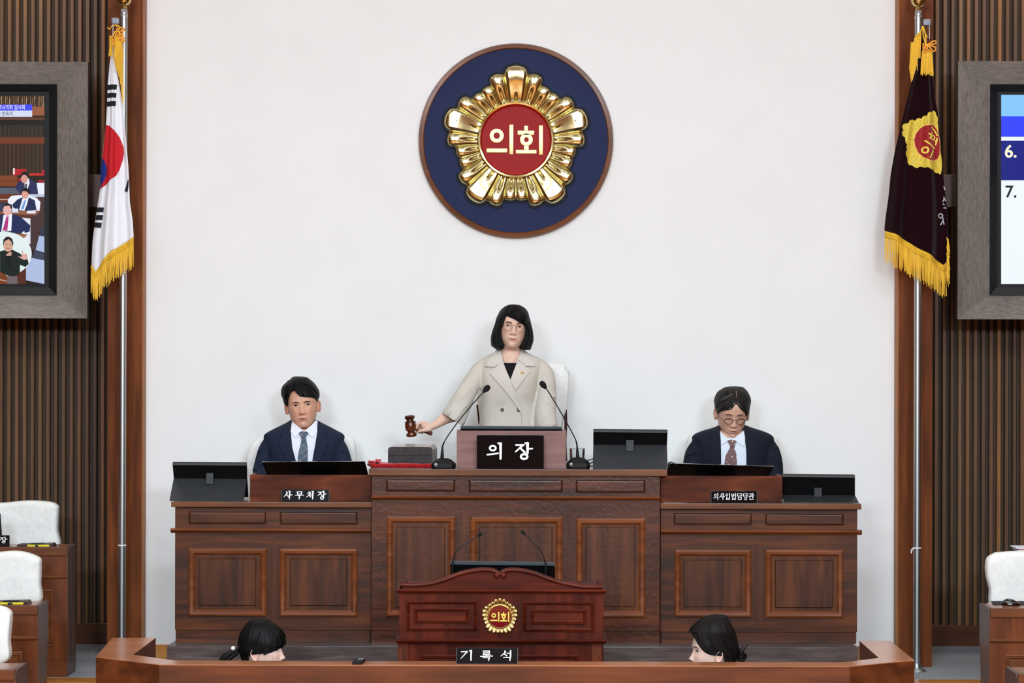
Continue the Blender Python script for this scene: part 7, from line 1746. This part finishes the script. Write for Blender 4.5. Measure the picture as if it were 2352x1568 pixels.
# ------------------------------------------------------------------ note takers behind the bench, seen in profile
def profile_hair(name, m, parent, levels, d, o, k, H, cy_, hw=.078, th=.006, amp=.0012, ycen=None):
    """levels: (y, back x, front silhouette x, near hair edge x) in zoom px; the ring runs round the back and is closed where edge = front"""
    q0 = levels[0][0]; l2 = levels[1]; cap = []
    for f_ in (0, .03, .1, .2, .35, .55, .78):
        w_ = sqrt(1 - (1 - f_) ** 2); c_ = lerp(levels[0][1], (l2[1] + l2[2]) / 2, f_)
        cap.append((q0 + f_ * (l2[0] - q0), c_ + (l2[1] - (l2[1] + l2[2]) / 2) * w_, c_ + (l2[2] - (l2[1] + l2[2]) / 2) * w_, c_ + (l2[2] - (l2[1] + l2[2]) / 2) * w_))
    levels = cap + list(levels[1:]); yc = ycen or q0 + 280
    G = []; ST = []; tab = smooth_tab([tuple(map(float, l)) for l in levels], 110)
    for li, (y, bx_, fx_, ex_) in enumerate(tab):
        u = max(0, min(1, (y - q0) / (yc - q0))); rr = max(.03, sqrt(max(0, 1 - (1 - u) ** 2))) if u < 1 else 1
        z = Z(o[0] + bx_ / k, o[1] + y / k, d); xb, xf_, xe_ = [X(o[0] + q / k, o[1] + y / k, d) for q in (bx_, fx_, ex_)]
        xc = (xb + xf_) / 2; a_ = (xf_ - xb) / 2
        cs = max(-1, min(1, (xe_ - xc) / a_)) if abs(a_) > 1e-5 else 1
        p0 = math.acos(cs) if cs < .995 else 0.0; ring = []
        for i in range(141):
            t = i / 140; ph = lerp(p0, 2 * pi - p0, t); w_ = hw * rr
            x = xc + a_ * math.copysign(abs(cos(ph)) ** .9, cos(ph)); yy = cy_ - w_ * math.copysign(abs(sin(ph)) ** .85, sin(ph))
            nn = (noise.noise(Vector((t * 70, li * .03, 3))) + noise.noise(Vector((t * 22, li * .04, 8)))) * amp * ss(.05, .15, li / 110)
            dv = Vector((x - xc, yy - cy_, 0)); dl = dv.length or 1
            ring.append(Vector((x, yy, z)) + dv / dl * nn); ST.append((t, li / 110, 0))
        G.append(ring)
    push_out(G, H.world_bvh(), H, .006)
    bvo = bvh_grid(G); mb, ST = thick_grid(G, ST, H.T0(Vector((0, .005, .10))), .004); ob = raw_build(mb, name, m, parent)
    a = ob.data.attributes.new('strand', 'FLOAT_VECTOR', 'POINT'); a.data.foreach_set('vector', [c for q in ST for c in q])
    return ob, bvo, G
FE = lambda y: 1.0
DN = 10.92
def note_taker(label, nose_px, yaw, pitch, o, k, levels, hair, chair_label, dirx, jcol, hw=.079):
    H = Head(nose_px, DN, yaw=yaw, pitch=pitch, roll=0, sc=1.0, fem=True, cheek=.9, jaw=.95, nose=.9)
    # refine: nose tip is the extreme of the profile
    cx = H.loc.x
    t = thing('person', label, 'person', Vector((cx, DN, 0)))
    hb, ht = H.mb, H.tint; ear(hb, -1, ht); ear(hb, 1, ht)
    face(H, t, ez=.1165, ew=.0130, eh=.0030, tilt=.05, brow=[(.0125, .1335, .0014), (.021, .1365, .0020), (.033, .1370, .0018), (.043, .1330, .0008)], browc=(60, 42, 40), lip=(196, 112, 108), lipw=.021)
    xf(hb, H.T); ch = MB(); nk_ = H.T(Vector((0, .02, -.10))); ch.tube([nk_ + Vector((0, 0, .03)), nk_ + Vector((0, 0, -.10))], .05, 24); hb.add(ch.v, ch.f)
    nx, nz = nk_.x, nk_.z
    jk = MB()
    for z_, a_, b_ in ((0, .06, .06),): pass
    R = []
    for z_, a_, b_ in smooth_tab([(nz - .02, .055, .055), (nz - .05, .085, .11), (nz - .09, .10, .17), (nz - .14, .11, .19), (nz - .25, .115, .175), (nz - .40, .12, .17), (nz - .50, .13, .18)], 30):
        R.append([(nx + a_ * cos(q), DN + b_ * sin(q), z_) for q in [2 * pi * i / 40 for i in range(40)]])
    jk.rings(R)
    for s_ in (-1, 1): jk.tube(spline([(nx, DN + s_ * .17, nz - .12), (nx + dirx * .01, DN + s_ * .20, nz - .26), (nx + dirx * .04, DN + s_ * .19, nz - .38), (nx + dirx * .22, DN + s_ * .12, nz - .37), (nx + dirx * .30, DN + s_ * .09, nz - .36)], 24), [.055, .052, .05, .048, .046] * 5, 16)
    jk = remesh(jk, .009, 4); raw_build(jk, 'jacket', cloth('note_taker_jacket_%d' % jcol[0], jcol), t)
    for s_ in (-1, 1):
        hb.add(*(lambda q: (q.v, q.f))(MB().tube(spline([(nx, DN + s_ * .04, nz - .04), (nx, DN + s_ * .16, nz - .12), (nx + dirx * .01, DN + s_ * .20, nz - .26), (nx + dirx * .04, DN + s_ * .19, nz - .38), (nx + dirx * .22, DN + s_ * .12, nz - .37), (nx + dirx * .31, DN + s_ * .09, nz - .36)], 24), .026, 12)))
        m_ = MB(); hand(m_, (nx + dirx * .30, DN + s_ * .09, nz - .36), (dirx, -s_ * .2, -.1), (0, 0, 1), .9, s_ * dirx < 0, .4); m_ = remesh(m_, .0035, 3); hb.add(m_.v, m_.f)
    b_ = raw_build(hb, 'body', SK_S, t); tinted(b_, ht, len(hb.v))
    sz = nz - .52
    mb = MB()
    for s_ in (-1, 1): mb.tube(spline([(nx, DN + s_ * .09, sz + .09), (nx + dirx * .2, DN + s_ * .09, sz + .09), (nx + dirx * .34, DN + s_ * .09, sz + .07), (nx + dirx * .34, DN + s_ * .09, sz - .1), (nx + dirx * .31, DN + s_ * .09, .06)], 24), [.08] * 8 + [.07] * 8 + [.055] * 9, 14)
    mb.build('trousers', cloth('charcoal_trousers_seated', (34, 34, 38)), t)
    for s_ in (-1, 1):
        sh = MB(); sh.ell((nx + dirx * .33, DN + s_ * .09, .035), (.12, .042, .034), 16, 10); sh.v = [(a, b, max(.001, c)) for a, b, c in sh.v]; sh.build('shoe', M_SHOE, t)
    ho, bv, G = profile_hair('hair', hair, t, levels, DN, o, k, H, H.T0(Vector((0, .0, .12))).y, hw)
    c = thing('office_chair', chair_label, 'chair', Vector((nx, DN, 0)))
    MB().box(nx - .22, nx + .22, DN - .22, DN + .22, sz - .07, sz - .005).build('seat', M_BLK2, c, bevel=.02)
    MB().box(nx - dirx * .24 - .03, nx - dirx * .24 + .03, DN - .2, DN + .2, sz + .1, sz + .42).build('backrest', M_BLK2, c, bevel=.02)
    MB().box(nx - dirx * .24 - .012, nx - dirx * .24 + .012, DN - .03, DN + .03, sz - .05, sz + .14).build('back_support', M_CHM, c)
    MB().tube([(nx, DN, .08), (nx, DN, sz - .07)], .025, 14).build('gas_column', M_CHM, c)
    for q in range(5):
        a = 2 * pi * q / 5; e = Vector((nx + cos(a) * .24, DN + sin(a) * .24, .05)); lg = MB().tube([(nx, DN, .085), e], [.02, .013], 8).build('leg', M_CHM, c)
        MB().ell(e - Vector((0, 0, .024)), .025, 12, 8).build('caster', M_BLACK, lg)
    return t, H, ho, bv
ON1, KN1 = (480, 1380), 5.6
LN1 = [(228, 650, 690, 690), (268, 505, 800, 800), (300, 470, 860, 860), (350, 432, 915, 915), (400, 402, 952, 952), (450, 384, 975, 975), (500, 372, 988, 988), (540, 368, 988, 988), (575, 366, 975, 970), (598, 368, 955, 900), (620, 372, 950, 840), (640, 380, 950, 780), (655, 388, 950, 640), (672, 398, 950, 545), (720, 410, 950, 535), (780, 430, 950, 540), (860, 470, 950, 560)]
t1, HN1, ho1, bvn1 = note_taker('note taker at left in profile with black ponytail and pearl hair pin, facing right', (656, 1510), 72, -2, ON1, KN1, LN1, H_BLK, 'dark office chair of the ponytailed note taker, mostly behind the bench', 1, (52, 54, 62))
mb = MB(); ST = []
pn_ = [pt(ON1[0] + a / KN1, ON1[1] + b / KN1, DN) + Vector((0, -.0 + .02 * 0, 0)) for a, b in ((430, 620), (370, 650), (300, 690), (230, 740), (180, 790), (150, 860), (150, 940))]
for i in range(26):
    a = random.uniform(0, 2 * pi); r = random.uniform(0, .02); off = Vector((0, cos(a) * r, sin(a) * r)); o0 = len(mb.v)
    mb.tube(spline([p + off * (.5 + .25 * j) for j, p in enumerate(pn_)], 16), [.009 * sin(pi * min(1, .2 + .8 * (1 - q / 16))) + .002 for q in range(17)], 6); ST += [(i * .031, (j // 6) / 17, 0) for j in range(len(mb.v) - o0)]
po = raw_build(mb, 'ponytail', H_BLK, t1); a = po.data.attributes.new('strand', 'FLOAT_VECTOR', 'POINT'); a.data.foreach_set('vector', [c for q in ST for c in q])
q = pt(ON1[0] + 310 / KN1, ON1[1] + 607 / KN1, DN - .01); MB().ell(q, .0108, 20, 14).build('pearl_hair_pin', mat('pearl', (236, 232, 226)), t1)
locks('hair_fringe', H_BLK, ho1, [[.008, (800, 330), (900, 400), (950, 480), (955, 560), (930, 600)], [.008, (790, 340), (860, 430), (900, 520), (900, 590), (880, 625)], [.007, (780, 350), (820, 440), (850, 530), (835, 600), (810, 640)], [.007, (760, 340), (780, 450), (800, 560), (770, 650), (700, 695)], [.007, (700, 320), (640, 440), (600, 560), (590, 640), (640, 680)]], DN, *ON1, KN1, HN1.loc.y, bv=bvn1, lift=.002)
ON2, KN2 = (1500, 1380), 5.88
LN2 = [(178, 880, 850, 850), (225, 1002, 685, 685), (260, 1030, 640, 640), (310, 1058, 590, 590), (360, 1085, 545, 545), (400, 1104, 505, 505), (425, 1114, 492, 512), (450, 1122, 490, 530), (510, 1138, 490, 570), (560, 1150, 490, 600), (610, 1160, 490, 640), (660, 1165, 490, 690), (695, 1162, 490, 760), (708, 1158, 490, 850), (722, 1150, 490, 925), (780, 1130, 490, 935), (830, 1110, 490, 935), (900, 1090, 490, 935)]
t2, HN2, ho2, bvn2 = note_taker('note taker at right in profile with a dark low bun, facing left', (1581.5, 1512), -76, -3, ON2, KN2, LN2, H_BRN, 'dark office chair of the note taker with the bun, mostly behind the bench', -1, (40, 38, 44))
mb = MB(); ST = []
bc = pt(ON2[0] + 1190 / KN2, ON2[1] + 745 / KN2, DN + .02)
mb.ell(bc, (.021, .022, .018), 16, 12); ST += [(.2, .3, 0)] * len(mb.v)
for i in range(46):
    a0 = random.uniform(0, 2 * pi); R = random.uniform(.010, .024); tl = random.uniform(-.6, .6); o0 = len(mb.v); P = []
    for j in range(14): a = a0 + j / 13 * 4.2; P.append(bc + Vector((cos(a) * R, sin(a) * tl * .02 + random.uniform(-.002, .002) + (i % 5 - 2) * .006, sin(a) * R * .85)))
    mb.tube(P, .0036, 6); ST += [(i * .037, (j // 6) / 14, 0) for j in range(len(mb.v) - o0)]
for P in ([(1150, 700), (1190, 640), (1225, 598)], [(1190, 720), (1230, 650), (1275, 595)], [(1080, 660), (1130, 700), (1180, 760)], [(1060, 720), (1120, 780), (1200, 830), (1300, 850)], [(1000, 700), (1080, 760), (1150, 800), (1250, 830)]):
    o0 = len(mb.v); mb.tube(spline([pt(ON2[0] + a / KN2, ON2[1] + b / KN2, DN) for a, b in P], 10), [.007 * (1 - .8 * i / 10) for i in range(11)], 6); ST += [(.3, (j // 6) / 11, 0) for j in range(len(mb.v) - o0)]
po = raw_build(mb, 'hair_bun', H_BRN, t2); a = po.data.attributes.new('strand', 'FLOAT_VECTOR', 'POINT'); a.data.foreach_set('vector', [c for q in ST for c in q])
locks('hair_front_locks', H_BRN, ho2, [[.008, (700, 250), (600, 330), (530, 400), (500, 460)], [.009, (740, 280), (660, 380), (640, 480), (690, 590), (780, 670)], [.009, (800, 260), (760, 400), (780, 540), (860, 650), (950, 700)], [.009, (880, 260), (920, 400), (960, 540), (1020, 640), (1100, 680)], [.007, (640, 300), (570, 400), (590, 500), (650, 610), (740, 690)]], DN, *ON2, KN2, HN2.loc.y, bv=bvn2, lift=.002)
